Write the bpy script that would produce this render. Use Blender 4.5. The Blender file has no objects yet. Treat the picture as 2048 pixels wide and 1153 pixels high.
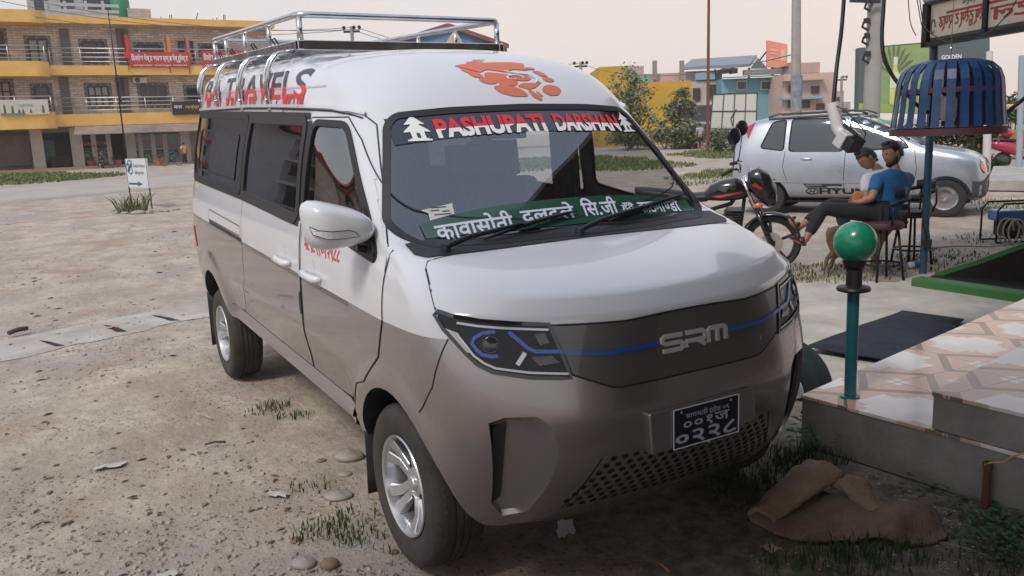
import bpy, bmesh, math, random
from mathutils import Vector, Matrix, Euler
from mathutils.bvhtree import BVHTree
import numpy as np
random.seed(7); RNG = np.random.default_rng(7)
SC = bpy.context.scene; COL = bpy.context.collection
PI = math.pi
# ---------------- camera (world: X = van forward, Y = van's left, Z up, metres) ----------------
CAM = Vector((2.71482, -1.88399, 1.55599)); YAW, PIT, ROL = math.radians(149.9027), math.radians(-10.49062), math.radians(2.36539); FPX = 1680.978
_f = Vector((math.cos(PIT)*math.cos(YAW), math.cos(PIT)*math.sin(YAW), math.sin(PIT)))
_r0 = _f.cross(Vector((0, 0, 1))).normalized(); _d0 = _f.cross(_r0)
_r = _r0*math.cos(ROL)+_d0*math.sin(ROL); _d = -_r0*math.sin(ROL)+_d0*math.cos(ROL)
cd = bpy.data.cameras.new('camera'); cd.sensor_width = 36; cd.lens = 36*FPX/2048; cd.clip_start = .05; cd.clip_end = 4000
cam = bpy.data.objects.new('camera', cd); COL.objects.link(cam); SC.camera = cam
cam.matrix_world = Matrix(((_r.x, -_d.x, -_f.x, CAM.x), (_r.y, -_d.y, -_f.y, CAM.y), (_r.z, -_d.z, -_f.z, CAM.z), (0, 0, 0, 1)))
# ---------------- sky, sun, exposure ----------------
W = bpy.data.worlds.new('World'); SC.world = W; W.use_nodes = True
nt = W.node_tree; bg = nt.nodes['Background']
SUN_EL, SUN_AZ = math.radians(50), math.radians(-66)     # azimuth measured from +X towards +Y: the light comes from the open lot on the left
sky = nt.nodes.new('ShaderNodeTexSky'); sky.sky_type = 'NISHITA'; sky.sun_disc = False
sky.sun_elevation = SUN_EL; sky.sun_rotation = math.pi/2-SUN_AZ; sky.dust_density = 6; sky.air_density = 1.2; sky.ozone_density = 1
mul = nt.nodes.new('ShaderNodeMix'); mul.data_type = 'RGBA'; mul.blend_type = 'MULTIPLY'; mul.inputs[0].default_value = 1
nt.links.new(sky.outputs[0], mul.inputs[6]); mul.inputs[7].default_value = (.10, .10, .10, 1)
tc = nt.nodes.new('ShaderNodeTexCoord'); sep = nt.nodes.new('ShaderNodeSeparateXYZ'); nt.links.new(tc.outputs['Generated'], sep.inputs[0])
# thin high haze: cream-pink to the right (+Y), pale grey to the left and overhead
mp = nt.nodes.new('ShaderNodeMapRange'); mp.inputs[1].default_value = -.1; mp.inputs[2].default_value = .85; nt.links.new(sep.outputs[1], mp.inputs[0])
hz = nt.nodes.new('ShaderNodeMix'); hz.data_type = 'RGBA'; hz.inputs[6].default_value = (.74, .725, .735, 1); hz.inputs[7].default_value = (.93, .80, .725, 1)
nt.links.new(mp.outputs[0], hz.inputs[0])
nz = nt.nodes.new('ShaderNodeTexNoise'); nz.inputs['Scale'].default_value = 2.2; nz.inputs['Detail'].default_value = 3; nt.links.new(tc.outputs['Generated'], nz.inputs[0])
nr = nt.nodes.new('ShaderNodeMapRange'); nr.inputs[3].default_value = .72; nr.inputs[4].default_value = .98; nt.links.new(nz.outputs[0], nr.inputs[0])
ze = nt.nodes.new('ShaderNodeMapRange'); ze.inputs[1].default_value = .12; ze.inputs[2].default_value = .75; nt.links.new(sep.outputs[2], ze.inputs[0])
zn = nt.nodes.new('ShaderNodeMix'); zn.data_type = 'RGBA'; zn.inputs[7].default_value = (.56, .645, .82, 1); nt.links.new(ze.outputs[0], zn.inputs[0]); nt.links.new(hz.outputs[2], zn.inputs[6]); hz = zn
mx = nt.nodes.new('ShaderNodeMix'); mx.data_type = 'RGBA'; nt.links.new(nr.outputs[0], mx.inputs[0]); nt.links.new(mul.outputs[2], mx.inputs[6]); nt.links.new(hz.outputs[2], mx.inputs[7])
nt.links.new(mx.outputs[2], bg.inputs[0]); bg.inputs[1].default_value = 1.0
sl = bpy.data.lights.new('sun', 'SUN'); sl.energy = 1.8; sl.angle = math.radians(14); sl.color = (1, .93, .85)
so = bpy.data.objects.new('sun', sl); COL.objects.link(so)
sd = Vector((math.cos(SUN_EL)*math.cos(SUN_AZ), math.cos(SUN_EL)*math.sin(SUN_AZ), math.sin(SUN_EL)))
so.rotation_euler = sd.to_track_quat('Z', 'Y').to_euler()
SC.view_settings.view_transform = 'Standard'; SC.view_settings.look = 'None'; SC.view_settings.exposure = .2; SC.view_settings.gamma = 1

# ---------------- helpers ----------------
def ray(px, py): return _r*((px-1024)/FPX)+_d*((py-576.5)/FPX)+_f
def smooth(a, b, x):
    t = min(1, max(0, (x-a)/(b-a))); return t*t*(3-2*t)
def zg(x, y):                                            # height of the ground
    return .30*smooth(18, 52, -x)*smooth(26, 8, y)
def G(px, py, z=0):                                      # point on the ground (or on the level z)
    d = ray(px, py); p = CAM+d*((z-CAM.z)/d.z)
    if z == 0:
        for _ in range(12): p = CAM+d*((zg(p.x, p.y)-CAM.z)/d.z)
    return p
def D(px, py, dep): return CAM+ray(px, py)*dep
FWD = Vector((math.cos(YAW), math.sin(YAW), 0)); RGT = Vector((math.sin(YAW), -math.cos(YAW), 0))

def frame(o, x, z=(0, 0, 1)):                            # matrix with origin o, X axis x, Z axis near z
    x = Vector(x).normalized(); z = Vector(z); y = z.cross(x).normalized(); z = x.cross(y)
    return Matrix(((x.x, y.x, z.x, o[0]), (x.y, y.y, z.y, o[1]), (x.z, y.z, z.z, o[2]), (0, 0, 0, 1)))
class MB:
    def __init__(s): s.v = []; s.f = []; s.m = []; s.M = Matrix.Identity(4)
    def add(s, vs, fs, mi=0):
        n = len(s.v); s.v += [tuple(s.M @ Vector(v)) for v in vs]; s.f += [tuple(i+n for i in f) for f in fs]; s.m += [mi]*len(fs); return s
    def box(s, a, b, mi=0):
        x0, y0, z0 = a; x1, y1, z1 = b
        return s.add([(x0, y0, z0), (x1, y0, z0), (x1, y1, z0), (x0, y1, z0), (x0, y0, z1), (x1, y0, z1), (x1, y1, z1), (x0, y1, z1)],
                     [(3, 2, 1, 0), (4, 5, 6, 7), (0, 1, 5, 4), (1, 2, 6, 5), (2, 3, 7, 6), (3, 0, 4, 7)], mi)
    def cbox(s, c, d, mi=0): return s.box([c[i]-d[i]/2 for i in range(3)], [c[i]+d[i]/2 for i in range(3)], mi)
    def bar(s, p, q, w, h, mi=0, up=(0, 0, 1)):
        p = Vector(p); q = Vector(q); x = (q-p); L = x.length; x.normalize(); u = Vector(up)
        if abs(x.dot(u)) > .98: u = Vector((1, 0, 0))
        y = u.cross(x).normalized(); z = x.cross(y)
        vs = [p+x*t+y*a*w/2+z*b*h/2 for t in (0, L) for a, b in ((-1, -1), (1, -1), (1, 1), (-1, 1))]
        return s.add(vs, [(3, 2, 1, 0), (4, 5, 6, 7), (0, 1, 5, 4), (1, 2, 6, 5), (2, 3, 7, 6), (3, 0, 4, 7)], mi)
    def tube(s, pts, r, n=8, mi=0, cap=True, closed=False):
        pts = [Vector(p) for p in pts]; N = len(pts); rs = r if hasattr(r, '__len__') else [r]*N
        vs = []; prev = None
        for i, p in enumerate(pts):
            if closed: t = pts[(i+1) % N]-pts[i-1]
            else: t = pts[min(i+1, N-1)]-pts[max(i-1, 0)]
            t.normalize()
            if prev is None: a = Vector((0, 0, 1)) if abs(t.z) < .9 else Vector((1, 0, 0)); a = (a-t*a.dot(t)).normalized()
            else:
                a = prev-t*prev.dot(t)
                a = a.normalized() if a.length > 1e-6 else prev
            prev = a; b = t.cross(a)
            vs += [p+a*rs[i]*math.cos(2*PI*k/n)+b*rs[i]*math.sin(2*PI*k/n) for k in range(n)]
        fs = []
        for i in range(N if closed else N-1):
            j = (i+1) % N
            fs += [(i*n+k, i*n+(k+1) % n, j*n+(k+1) % n, j*n+k) for k in range(n)]
        if cap and not closed: fs += [tuple(range(n-1, -1, -1)), tuple(range((N-1)*n, N*n))]
        return s.add(vs, fs, mi)
    def lathe(s, prof, o=(0, 0, 0), axis=(0, 0, 1), n=24, mi=0, close=False, a0=0, a1=2*PI):
        z = Vector(axis).normalized(); x = Vector((1, 0, 0)) if abs(z.x) < .9 else Vector((0, 1, 0)); x = (x-z*x.dot(z)).normalized(); y = z.cross(x); o = Vector(o)
        full = abs(a1-a0-2*PI) < 1e-6; m = n if full else n+1
        vs = [o+z*h+(x*math.cos(a0+(a1-a0)*k/n)+y*math.sin(a0+(a1-a0)*k/n))*r for r, h in prof for k in range(m)]
        fs = []; P = len(prof)
        for i in range(P if close else P-1):
            j = (i+1) % P
            for k in range(n):
                l = (k+1) % m; fs.append((i*m+k, i*m+l, j*m+l, j*m+k))
        return s.add(vs, fs, mi)
    def sphere(s, c, r, n=16, sc=(1, 1, 1), mi=0):
        prof = [(max(1e-5, math.sin(PI*i/(n//2))), -math.cos(PI*i/(n//2))) for i in range(n//2+1)]
        M0 = s.M; s.M = M0 @ Matrix.Translation(c) @ Matrix.Diagonal((r*sc[0], r*sc[1], r*sc[2], 1)); s.lathe(prof, n=n, mi=mi); s.M = M0; return s
    def poly(s, pts, mi=0): return s.add(pts, [tuple(range(len(pts)))], mi)
    def prism(s, pts, d, mi=0):                           # closed prism: polygon pts extruded by the vector d
        d = Vector(d); n = len(pts); P = [Vector(p) for p in pts]
        fs = [tuple(range(n-1, -1, -1)), tuple(range(n, 2*n))]+[(i, (i+1) % n, n+(i+1) % n, n+i) for i in range(n)]
        return s.add(P+[p+d for p in P], fs, mi)
    def grid(s, rows, mi=0, wrap=False):
        m = len(rows[0]); vs = [p for r in rows for p in r]; fs = []
        for i in range(len(rows)-1):
            for k in range(m if wrap else m-1): l = (k+1) % m; fs.append((i*m+k, i*m+l, (i+1)*m+l, (i+1)*m+k))
        return s.add(vs, fs, mi)
    def build(s, name, mats, parent=None, smooth=False, bevel=0, fix=True, sub=0, seg=2):
        me = bpy.data.meshes.new(name); me.from_pydata(s.v, [], s.f)
        mats = mats if isinstance(mats, (list, tuple)) else [mats]
        for m in mats: me.materials.append(m)
        if len(mats) > 1: me.polygons.foreach_set('material_index', s.m)
        if fix:
            bm = bmesh.new(); bm.from_mesh(me); bmesh.ops.remove_doubles(bm, verts=bm.verts, dist=1e-5); bmesh.ops.recalc_face_normals(bm, faces=bm.faces); bm.to_mesh(me); bm.free()
        return link(name, me, parent, smooth, bevel, sub, seg)
def link(name, me, parent=None, smooth=False, bevel=0, sub=0, seg=2):
    o = bpy.data.objects.new(name, me); COL.objects.link(o)
    if parent: o.parent = parent
    if smooth:
        me.polygons.foreach_set('use_smooth', [True]*len(me.polygons))
        if smooth is not True and smooth: me.set_sharp_from_angle(angle=math.radians(smooth))
    if sub: m = o.modifiers.new('s', 'SUBSURF'); m.levels = m.render_levels = sub
    if bevel: m = o.modifiers.new('b', 'BEVEL'); m.width = bevel; m.segments = seg; m.limit_method = 'ANGLE'; m.angle_limit = math.radians(35)
    return o
def thing(name, label, cat, loc=(0, 0, 0), rz=0, group=None):
    o = bpy.data.objects.new(name, None); o.empty_display_size = .1; COL.objects.link(o); o.location = loc; o.rotation_euler = (0, 0, rz)
    return tag(o, label, cat, group)
def tag(o, label=None, cat=None, group=None, kind=None):
    if label: o['label'] = label
    if cat: o['category'] = cat
    if group: o['group'] = group
    if kind: o['kind'] = kind
    return o
def dup(root, loc=None, rz=None, label=None, group=None, scale=None):
    def cp(o, par):
        c = o.copy(); COL.objects.link(c)
        if par: c.parent = par
        for ch in list(o.children): cp(ch, c)
        return c
    r = cp(root, None)
    if loc is not None: r.location = loc
    if rz is not None: r.rotation_euler = (0, 0, rz)
    if label: r['label'] = label
    if group: r['group'] = group
    if scale: r.scale = (scale,)*3
    return r

# ---------------- materials ----------------
def mat(name, col, rough=.6, metal=0, var=0, vs=4, bump=0, bs=30, coat=0, spec=.5, col2=None, stretch=None, trans=0, alpha=1, coord='Object', detail=5, bdist=.01, rvar=0, emit=0):
    m = bpy.data.materials.new(name); m.use_nodes = True; t = m.node_tree; b = t.nodes['Principled BSDF']
    c = tuple(col)+(1,)
    b.inputs['Base Color'].default_value = c; b.inputs['Roughness'].default_value = rough; b.inputs['Metallic'].default_value = metal
    b.inputs['Coat Weight'].default_value = coat; b.inputs['Coat Roughness'].default_value = .03; b.inputs['Specular IOR Level'].default_value = spec
    b.inputs['Transmission Weight'].default_value = trans; b.inputs['Alpha'].default_value = alpha
    if emit: b.inputs['Emission Color'].default_value = c; b.inputs['Emission Strength'].default_value = emit
    co = t.nodes.new('ShaderNodeTexCoord'); src = co.outputs[coord]
    if stretch:
        mp = t.nodes.new('ShaderNodeMapping'); mp.inputs['Scale'].default_value = stretch; t.links.new(src, mp.inputs[0]); src = mp.outputs[0]
    if var or col2 or rvar:
        n = t.nodes.new('ShaderNodeTexNoise'); n.inputs['Scale'].default_value = vs; n.inputs['Detail'].default_value = detail; n.inputs['Roughness'].default_value = .65; t.links.new(src, n.inputs[0])
        rmp = t.nodes.new('ShaderNodeMapRange'); rmp.inputs[1].default_value = .3; rmp.inputs[2].default_value = .7; t.links.new(n.outputs[0], rmp.inputs[0])
        if var or col2:
            x = t.nodes.new('ShaderNodeMix'); x.data_type = 'RGBA'; t.links.new(rmp.outputs[0], x.inputs[0])
            x.inputs[6].default_value = tuple(v*(1-var) for v in col)+(1,); x.inputs[7].default_value = (tuple(col2) if col2 else tuple(min(1, v*(1+var)) for v in col))+(1,)
            t.links.new(x.outputs[2], b.inputs['Base Color'])
        if rvar:
            q = t.nodes.new('ShaderNodeMapRange'); q.inputs[3].default_value = max(0, rough-rvar); q.inputs[4].default_value = min(1, rough+rvar); t.links.new(rmp.outputs[0], q.inputs[0]); t.links.new(q.outputs[0], b.inputs['Roughness'])
    if bump:
        n2 = t.nodes.new('ShaderNodeTexNoise'); n2.inputs['Scale'].default_value = bs; n2.inputs['Detail'].default_value = 4; t.links.new(src, n2.inputs[0])
        bp = t.nodes.new('ShaderNodeBump'); bp.inputs['Strength'].default_value = bump; bp.inputs['Distance'].default_value = bdist; t.links.new(n2.outputs[0], bp.inputs['Height']); t.links.new(bp.outputs[0], b.inputs['Normal'])
    return m
M = {}
M['black'] = mat('black_plastic', (.018, .018, .02), .45, bump=.05, bs=400)
M['gloss'] = mat('gloss_black', (.008, .008, .009), .08, coat=1)
M['rubber'] = mat('rubber', (.028, .027, .027), .8, var=.3, vs=8, bump=.15, bs=120)
M['dusty_rubber'] = mat('dusty_rubber', (.026, .025, .024), .85, col2=(.065, .058, .05), vs=7, bump=.2, bs=100)
M['chrome'] = mat('chrome', (.85, .85, .86), .08, 1)
M['steel'] = mat('stainless_steel', (.62, .62, .63), .2, 1, var=.12, vs=9, rvar=.1)
M['alloy'] = mat('wheel_alloy', (.62, .63, .65), .28, .85, var=.12, vs=6)
M['white'] = mat('white_paint', (.78, .78, .78), .35)
M['red'] = mat('red_vinyl', (.62, .03, .04), .4)
M['navy'] = mat('navy_enamel', (.012, .014, .03), .3)
M['orange_vinyl'] = mat('orange_vinyl', (.64, .165, .085), .5)
M['rust'] = mat('rusty_iron', (.10, .04, .022), .85, .2, col2=(.20, .085, .04), vs=14, bump=.3, bs=60)
M['dark_metal'] = mat('dark_metal', (.03, .03, .032), .45, .6, var=.3, vs=10)
M['skin'] = mat('skin', (.30, .155, .095), .55, var=.12, vs=20)
M['hair'] = mat('hair', (.012, .010, .009), .55, bump=.6, bs=90)
def blades(mb, c, rad, n, h=.08, w=.006, lean=.5, rng=random):
    for _ in range(n):
        a = rng.random()*2*PI; r = rad*math.sqrt(rng.random()); x, y = c[0]+r*math.cos(a), c[1]+r*math.sin(a); z = c[2] if len(c) > 2 else zg(x, y)
        b = rng.random()*2*PI; hh = h*(.5+rng.random()*.8); l = hh*lean*(rng.random()+.2); p = Vector((x, y, z-.004)); s = Vector((-math.sin(b), math.cos(b), 0))*w*(.6+.8*rng.random()); dr = Vector((math.cos(b), math.sin(b), 0))
        q = p+Vector((0, 0, hh*.6))+dr*l*.4; t = p+Vector((0, 0, hh*.95))+dr*l
        n0 = len(mb.v); mb.v += [tuple(p-s), tuple(p+s), tuple(q+s*.8), tuple(q-s*.8), tuple(t)]; mb.f += [(n0, n0+1, n0+2, n0+3), (n0+3, n0+2, n0+4)]; mb.m += [0, 0]
# ================= MINIVAN: base surface =================
# every level: front points (x, y, z) from the centre line to the corner, then side half-width and height
LV = [
 # front u0..u5                                                                                                         side (w, z)   rear x
 ([(.475,0,.245),(.47,.28,.245),(.445,.5,.25),(.40,.64,.26),(.335,.735,.28),(.24,.775,.31)], (.785,.385), -3.70),
 ([(.585,0,.33),(.575,.28,.33),(.54,.5,.33),(.475,.66,.335),(.40,.755,.345),(.29,.80,.375)], (.815,.45), -3.77),
 ([(.675,0,.475),(.66,.28,.475),(.61,.5,.475),(.53,.67,.475),(.435,.775,.49),(.31,.822,.52)], (.83,.58), -3.80),
 ([(.70,0,.62),(.685,.28,.62),(.635,.5,.62),(.545,.68,.62),(.45,.79,.63),(.32,.834,.66)], (.838,.70), -3.81),
 ([(.672,0,.75),(.657,.28,.75),(.605,.5,.75),(.525,.68,.75),(.44,.79,.76),(.31,.836,.78)], (.838,.80), -3.81),
 ([(.662,0,.87),(.645,.28,.87),(.58,.5,.88),(.495,.68,.88),(.41,.785,.89),(.29,.835,.90)], (.836,.92), -3.81),
 ([(.652,0,.975),(.632,.28,.975),(.555,.5,.98),(.465,.67,.99),(.37,.775,1.0),(.25,.825,1.005)], (.832,1.01), -3.80),
 ([(.60,0,1.035),(.58,.28,1.035),(.505,.5,1.04),(.41,.655,1.05),(.31,.755,1.06),(.19,.805,1.07)], (.826,1.08), -3.79),
 ([(.36,0,1.10),(.345,.27,1.10),(.30,.48,1.105),(.235,.63,1.115),(.15,.735,1.13),(.05,.787,1.14)], (.815,1.14), -3.78),
 ([(.07,0,1.145),(.06,.27,1.147),(.03,.49,1.152),(.0,.64,1.165),(-.03,.73,1.18),(-.08,.783,1.185)], (.80,1.19), -3.775),
 ([(-.04,0,1.155),(-.046,.26,1.157),(-.06,.48,1.165),(-.08,.63,1.18),(-.115,.725,1.205),(-.17,.772,1.22)], (.792,1.225), -3.77),
 ([(-.202,0,1.41),(-.21,.25,1.41),(-.232,.47,1.413),(-.262,.61,1.415),(-.305,.70,1.42),(-.375,.745,1.425)], (.768,1.43), -3.745),
 ([(-.375,0,1.635),(-.385,.25,1.633),(-.405,.44,1.627),(-.435,.565,1.617),(-.48,.645,1.607),(-.55,.69,1.60)], (.722,1.61), -3.72),
([(-.425,0,1.705),(-.435,.25,1.70),(-.46,.445,1.69),(-.495,.565,1.675),(-.545,.645,1.66),(-.615,.688,1.655)], (.716,1.675), -3.715),
 ([(-.515,0,1.80),(-.525,.25,1.797),(-.555,.44,1.785),(-.60,.555,1.77),(-.655,.632,1.75),(-.73,.675,1.735)], (.707,1.735), -3.70),
 ([(-.66,0,1.875),(-.67,.24,1.87),(-.70,.41,1.86),(-.75,.525,1.84),(-.81,.605,1.825),(-.88,.645,1.81)], (.693,1.815), -3.67),
 ([(-.90,0,1.912),(-.91,.22,1.91),(-.935,.36,1.903),(-.97,.46,1.89),(-1.01,.54,1.88),(-1.06,.59,1.87)], (.655,1.888), -3.60),
 ([(-1.10,0,1.925),(-1.105,.15,1.925),(-1.12,.23,1.922),(-1.14,.30,1.917),(-1.17,.37,1.914),(-1.20,.43,1.91)], (.51,1.936), -3.48),
 ([(-1.22,0,1.930),(-1.22,.04,1.930),(-1.22,.07,1.930),(-1.225,.09,1.93),(-1.23,.11,1.93),(-1.24,.13,1.928)], (.15,1.942), -3.40),
]
SX = [.12, -.05, -.22, -.40, -.62, -.9, -1.3, -1.75, -2.2, -2.55, -2.8, -3.0, -3.2, -3.45]
TILT = .035
def side_x(k, lv): # stations on the side move back with the windscreen so that rows stay in order
    x5 = LV[lv][0][5][0]; xr = LV[lv][2]+.28
    base = max(SX[k], xr+.02*(len(SX)-k)); lo = x5-.08
    if lv > 13: return lo+(xr-lo)*(SX[k]-SX[0])/(SX[-1]-SX[0])
    return min(base, x5-.085*(k+1))
def body_rows():
    rows = []
    for lv, (fr, (w, zs), xr) in enumerate(LV):
        row = [Vector(p) for p in fr]
        for k in range(len(SX)):
            x = side_x(k, lv); t = smooth(row[5].x, row[5].x-.45, x)
            ww = row[5].y+(w-row[5].y)*t; zz = row[5].z+(zs-row[5].z)*t
            ww -= .01*smooth(-3.0, -3.9, x)*(1 if lv < 15 else .5)
            row.append(Vector((x, ww, zz)))
        we = row[-1].y; z = zs
        row += [Vector((xr+.09, we-.012, z)), Vector((xr+.012, we-.085, z)), Vector((xr, we*.55, z)), Vector((xr-.005, 0, z))]
        rows.append([Vector((p.x, p.y, p.z+TILT*max(0, -p.x))) for p in row])
    return rows
def make_body_mesh(levels=3):
    rows = body_rows(); n = len(rows[0]); mb = MB()
    loops = [[Vector((p.x, -p.y, p.z)) for p in reversed(r[1:-1])] for r in rows]
    ring = [r+l for r, l in zip(rows, loops)]
    m = len(ring[0]); mb.grid(ring, wrap=True)
    # underside and roof seam: bridge left and right
    for lv, flip in ((0, False), (len(rows)-1, True)):
        b = lv*m
        for k in range(n-1):
            a0, a1 = b+k, b+k+1; c0 = b+(m-k) % m; c1 = b+m-k-1
            if k == 0: f = (a0, a1, c1)
            elif k == n-2: f = (a0, a1, c0)
            else: f = (a0, a1, c1, c0)
            mb.f.append(f); mb.m.append(0)
    me = bpy.data.meshes.new('body'); me.from_pydata(mb.v, [], mb.f)
    bm = bmesh.new(); bm.from_mesh(me); bmesh.ops.recalc_face_normals(bm, faces=bm.faces)
    cl = bm.edges.layers.float.new('crease_edge')
    def rowi(v): return v.index//m
    bm.verts.index_update()
    for e in bm.edges:
        a, b_ = e.verts[0].index, e.verts[1].index
        if a//m == b_//m:
            lv = a//m; ka, kb = a % m, b_ % m
            fa = min(ka, m-ka); fb = min(kb, m-kb)
            if lv == 7 and max(fa, fb) <= 4: e[cl] = .75
            if lv == 6 and max(fa, fb) <= 5: e[cl] = .75
            if lv in (9, 10) and max(fa, fb) <= 3: e[cl] = .5
            if lv == 4 and max(fa, fb) <= 3: e[cl] = .3
            if lv == 13: e[cl] = .35
            if lv == 0: e[cl] = .7
    bm.to_mesh(me); bm.free()
    o = bpy.data.objects.new('tmp', me); COL.objects.link(o)
    s = o.modifiers.new('s', 'SUBSURF'); s.levels = s.render_levels = levels
    dg = bpy.context.evaluated_depsgraph_get(); dg.update()
    out = bpy.data.meshes.new_from_object(o.evaluated_get(dg)); bpy.data.objects.remove(o)
    # wheel-arch flares, roof ribs, side character line
    for v in out.vertices:
        x, y, z = v.co; s = 1 if y > 0 else -1
        if abs(y) > .6 and z < 1.02:
            for wx, wz in ((0, .305), (-3.05, .41)):
                d = math.hypot(x-wx, z-wz)
                b = .019*smooth(.49, .40, d)*smooth(-.2, .05, z-wz+.1)
                if wx == 0: b *= 1
                y += s*b
            if -2.66 < x < -.37:                             # body side tucks in above the sill
                y -= s*.02*smooth(.70, .52, z-TILT*-x)*smooth(-.37, -.5, x)*smooth(-2.66, -2.5, x)
        if z > 1.93+TILT*-x-.03 and x < -.8: z += .006*math.sin((x+.8)*2*PI/.23)*smooth(-.8, -1.1, x)
        v.co = (x, y, z)
    return out
# ================= GROUND, ROAD, PAVED AREAS =================
def ground_mat():
    m = bpy.data.materials.new('dirt_lot'); m.use_nodes = True; t = m.node_tree; b = t.nodes['Principled BSDF']; L = t.links.new
    b.inputs['Roughness'].default_value = .95; b.inputs['Specular IOR Level'].default_value = .2
    co = t.nodes.new('ShaderNodeTexCoord')
    def noise(s, d, r=.6, st=None):
        n = t.nodes.new('ShaderNodeTexNoise'); n.inputs['Scale'].default_value = s; n.inputs['Detail'].default_value = d; n.inputs['Roughness'].default_value = r
        if st:
            mp = t.nodes.new('ShaderNodeMapping'); mp.inputs['Scale'].default_value = st; L(co.outputs['Object'], mp.inputs[0]); L(mp.outputs[0], n.inputs[0])
        else: L(co.outputs['Object'], n.inputs[0])
        return n.outputs[0]
    def rng_(v, a, b_, c=0, d=1):
        r = t.nodes.new('ShaderNodeMapRange'); r.inputs[1].default_value = a; r.inputs[2].default_value = b_; r.inputs[3].default_value = c; r.inputs[4].default_value = d; L(v, r.inputs[0]); return r.outputs[0]
    def mix(f, a, c):
        x = t.nodes.new('ShaderNodeMix'); x.data_type = 'RGBA'
        if isinstance(f, float): x.inputs[0].default_value = f
        else: L(f, x.inputs[0])
        for i, v in ((6, a), (7, c)):
            if isinstance(v, tuple): x.inputs[i].default_value = v+(1,)
            else: L(v, x.inputs[i])
        return x.outputs[2]
    c = mix(rng_(noise(.35, 6), .38, .62), (.61, .525, .425), (.48, .42, .35))
    c = mix(rng_(noise(1.3, 8, .7, (1, 1.6, 1)), .42, .60), c, (.36, .295, .235))
    c = mix(rng_(noise(.55, 7, .7, (1, .5, 1)), .50, .60, 0, .75), c, (.35, .32, .285))
    c = mix(rng_(noise(.9, 5, .6), .54, .66, 0, .7), c, (.36, .18, .105))           # reddish clay
    c = mix(rng_(noise(9, 8, .75), .35, .70, 0, .85), c, (.32, .275, .23))
    c = mix(rng_(noise(34, 5, .8), .60, .68, 0, .8), c, (.13, .105, .085)); c = mix(rng_(noise(21, 4, .8), .63, .70, 0, .6), c, (.55, .50, .43))
    vo = t.nodes.new('ShaderNodeTexVoronoi'); vo.inputs['Scale'].default_value = 26; vo.inputs['Randomness'].default_value = 1; L(co.outputs['Object'], vo.inputs[0])
    peb = rng_(vo.outputs['Distance'], .18, .28, 1, 0); den = rng_(noise(.8, 3), .45, .62)
    mu = t.nodes.new('ShaderNodeMath'); mu.operation = 'MULTIPLY'; L(peb, mu.inputs[0]); L(den, mu.inputs[1])
    hv = t.nodes.new('ShaderNodeHueSaturation'); hv.inputs['Saturation'].default_value = .12; hv.inputs['Value'].default_value = .36; L(vo.outputs['Color'], hv.inputs['Color'])
    c = mix(mu.outputs[0], c, hv.outputs[0])
    # darker soil beside the step
    se = t.nodes.new('ShaderNodeSeparateXYZ'); L(co.outputs['Object'], se.inputs[0])
    ad = t.nodes.new('ShaderNodeMath'); ad.operation = 'ADD'; L(se.outputs[1], ad.inputs[0]); L(rng_(noise(1.7, 5), .2, .8, -.5, .5), ad.inputs[1])
    sx = t.nodes.new('ShaderNodeMath'); sx.operation = 'MULTIPLY'; L(rng_(ad.outputs[0], -.55, -.05), sx.inputs[0]); L(rng_(se.outputs[0], -.9, .1), sx.inputs[1])
    s2 = t.nodes.new('ShaderNodeMath'); s2.operation = 'MULTIPLY'; L(sx.outputs[0], s2.inputs[0]); L(rng_(se.outputs[1], 1.5, 1.2), s2.inputs[1])
    soil = mix(rng_(noise(14, 6), .4, .7), (.13, .105, .082), (.29, .24, .19))
    c = mix(s2.outputs[0], c, soil)
    L(c, b.inputs['Base Color'])
    ht = t.nodes.new('ShaderNodeMath'); ht.operation = 'ADD'; L(noise(22, 8, .7), ht.inputs[0]); L(mu.outputs[0], ht.inputs[1])
    h2 = t.nodes.new('ShaderNodeMath'); h2.operation = 'ADD'; L(ht.outputs[0], h2.inputs[0]); L(noise(3, 5, .6), h2.inputs[1])
    bp = t.nodes.new('ShaderNodeBump'); bp.inputs['Strength'].default_value = .9; bp.inputs['Distance'].default_value = .022; L(h2.outputs[0], bp.inputs['Height']); L(bp.outputs[0], b.inputs['Normal'])
    return m
from mathutils import noise as mnoise
def gh(x, y):
    d = math.hypot(x, y); a = smooth(34, 4, d)
    flat_ = 1-smooth(1.9, 1.2, abs(y))*smooth(-5.2, -3.9, x)*smooth(3, 1.2, x)
    return zg(x, y)+(.035*mnoise.noise((x*.35, y*.35, 3))+.016*mnoise.noise((x*1.3, y*1.3, 7))+.007*mnoise.noise((x*5, y*5, 1)))*a*(.25+.75*flat_)-.012*a
def axis_pts(lim):
    a = [0]; st = .10
    while a[-1] < lim: a.append(a[-1]+st); st *= 1.035 if a[-1] > 4 else 1.0
    return [-v for v in reversed(a[1:])]+a
mb = MB(); XS = axis_pts(420); YS = axis_pts(420)
mb.grid([[(x-1, y, gh(x-1, y)) for y in YS] for x in XS])
o = mb.build('ground', ground_mat(), None, True, fix=False); tag(o, 'dusty stony dirt lot with clay patches', 'ground', kind='structure')
def flat(pts, step):                                     # triangulated interior of a 2D outline with inner cuts
    bm = bmesh.new(); bm.faces.new([bm.verts.new((a, b, 0)) for a, b in dens(pts, step)])
    for ax_ in (0, 1):
        q = [p[ax_] for p in pts]; lo, hi = min(q), max(q); c = lo+step*1.5
        while c < hi-step*.4:
            p = [0, 0, 0]; p[ax_] = c; n = [0, 0, 0]; n[ax_] = 1
            bmesh.ops.bisect_plane(bm, geom=bm.verts[:]+bm.edges[:]+bm.faces[:], plane_co=p, plane_no=n); c += step*1.5
    bmesh.ops.triangulate(bm, faces=bm.faces)
    bm.verts.index_update(); r = ([tuple(v.co) for v in bm.verts], [tuple(v.index for v in f.verts) for f in bm.faces]); bm.free(); return r
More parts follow.
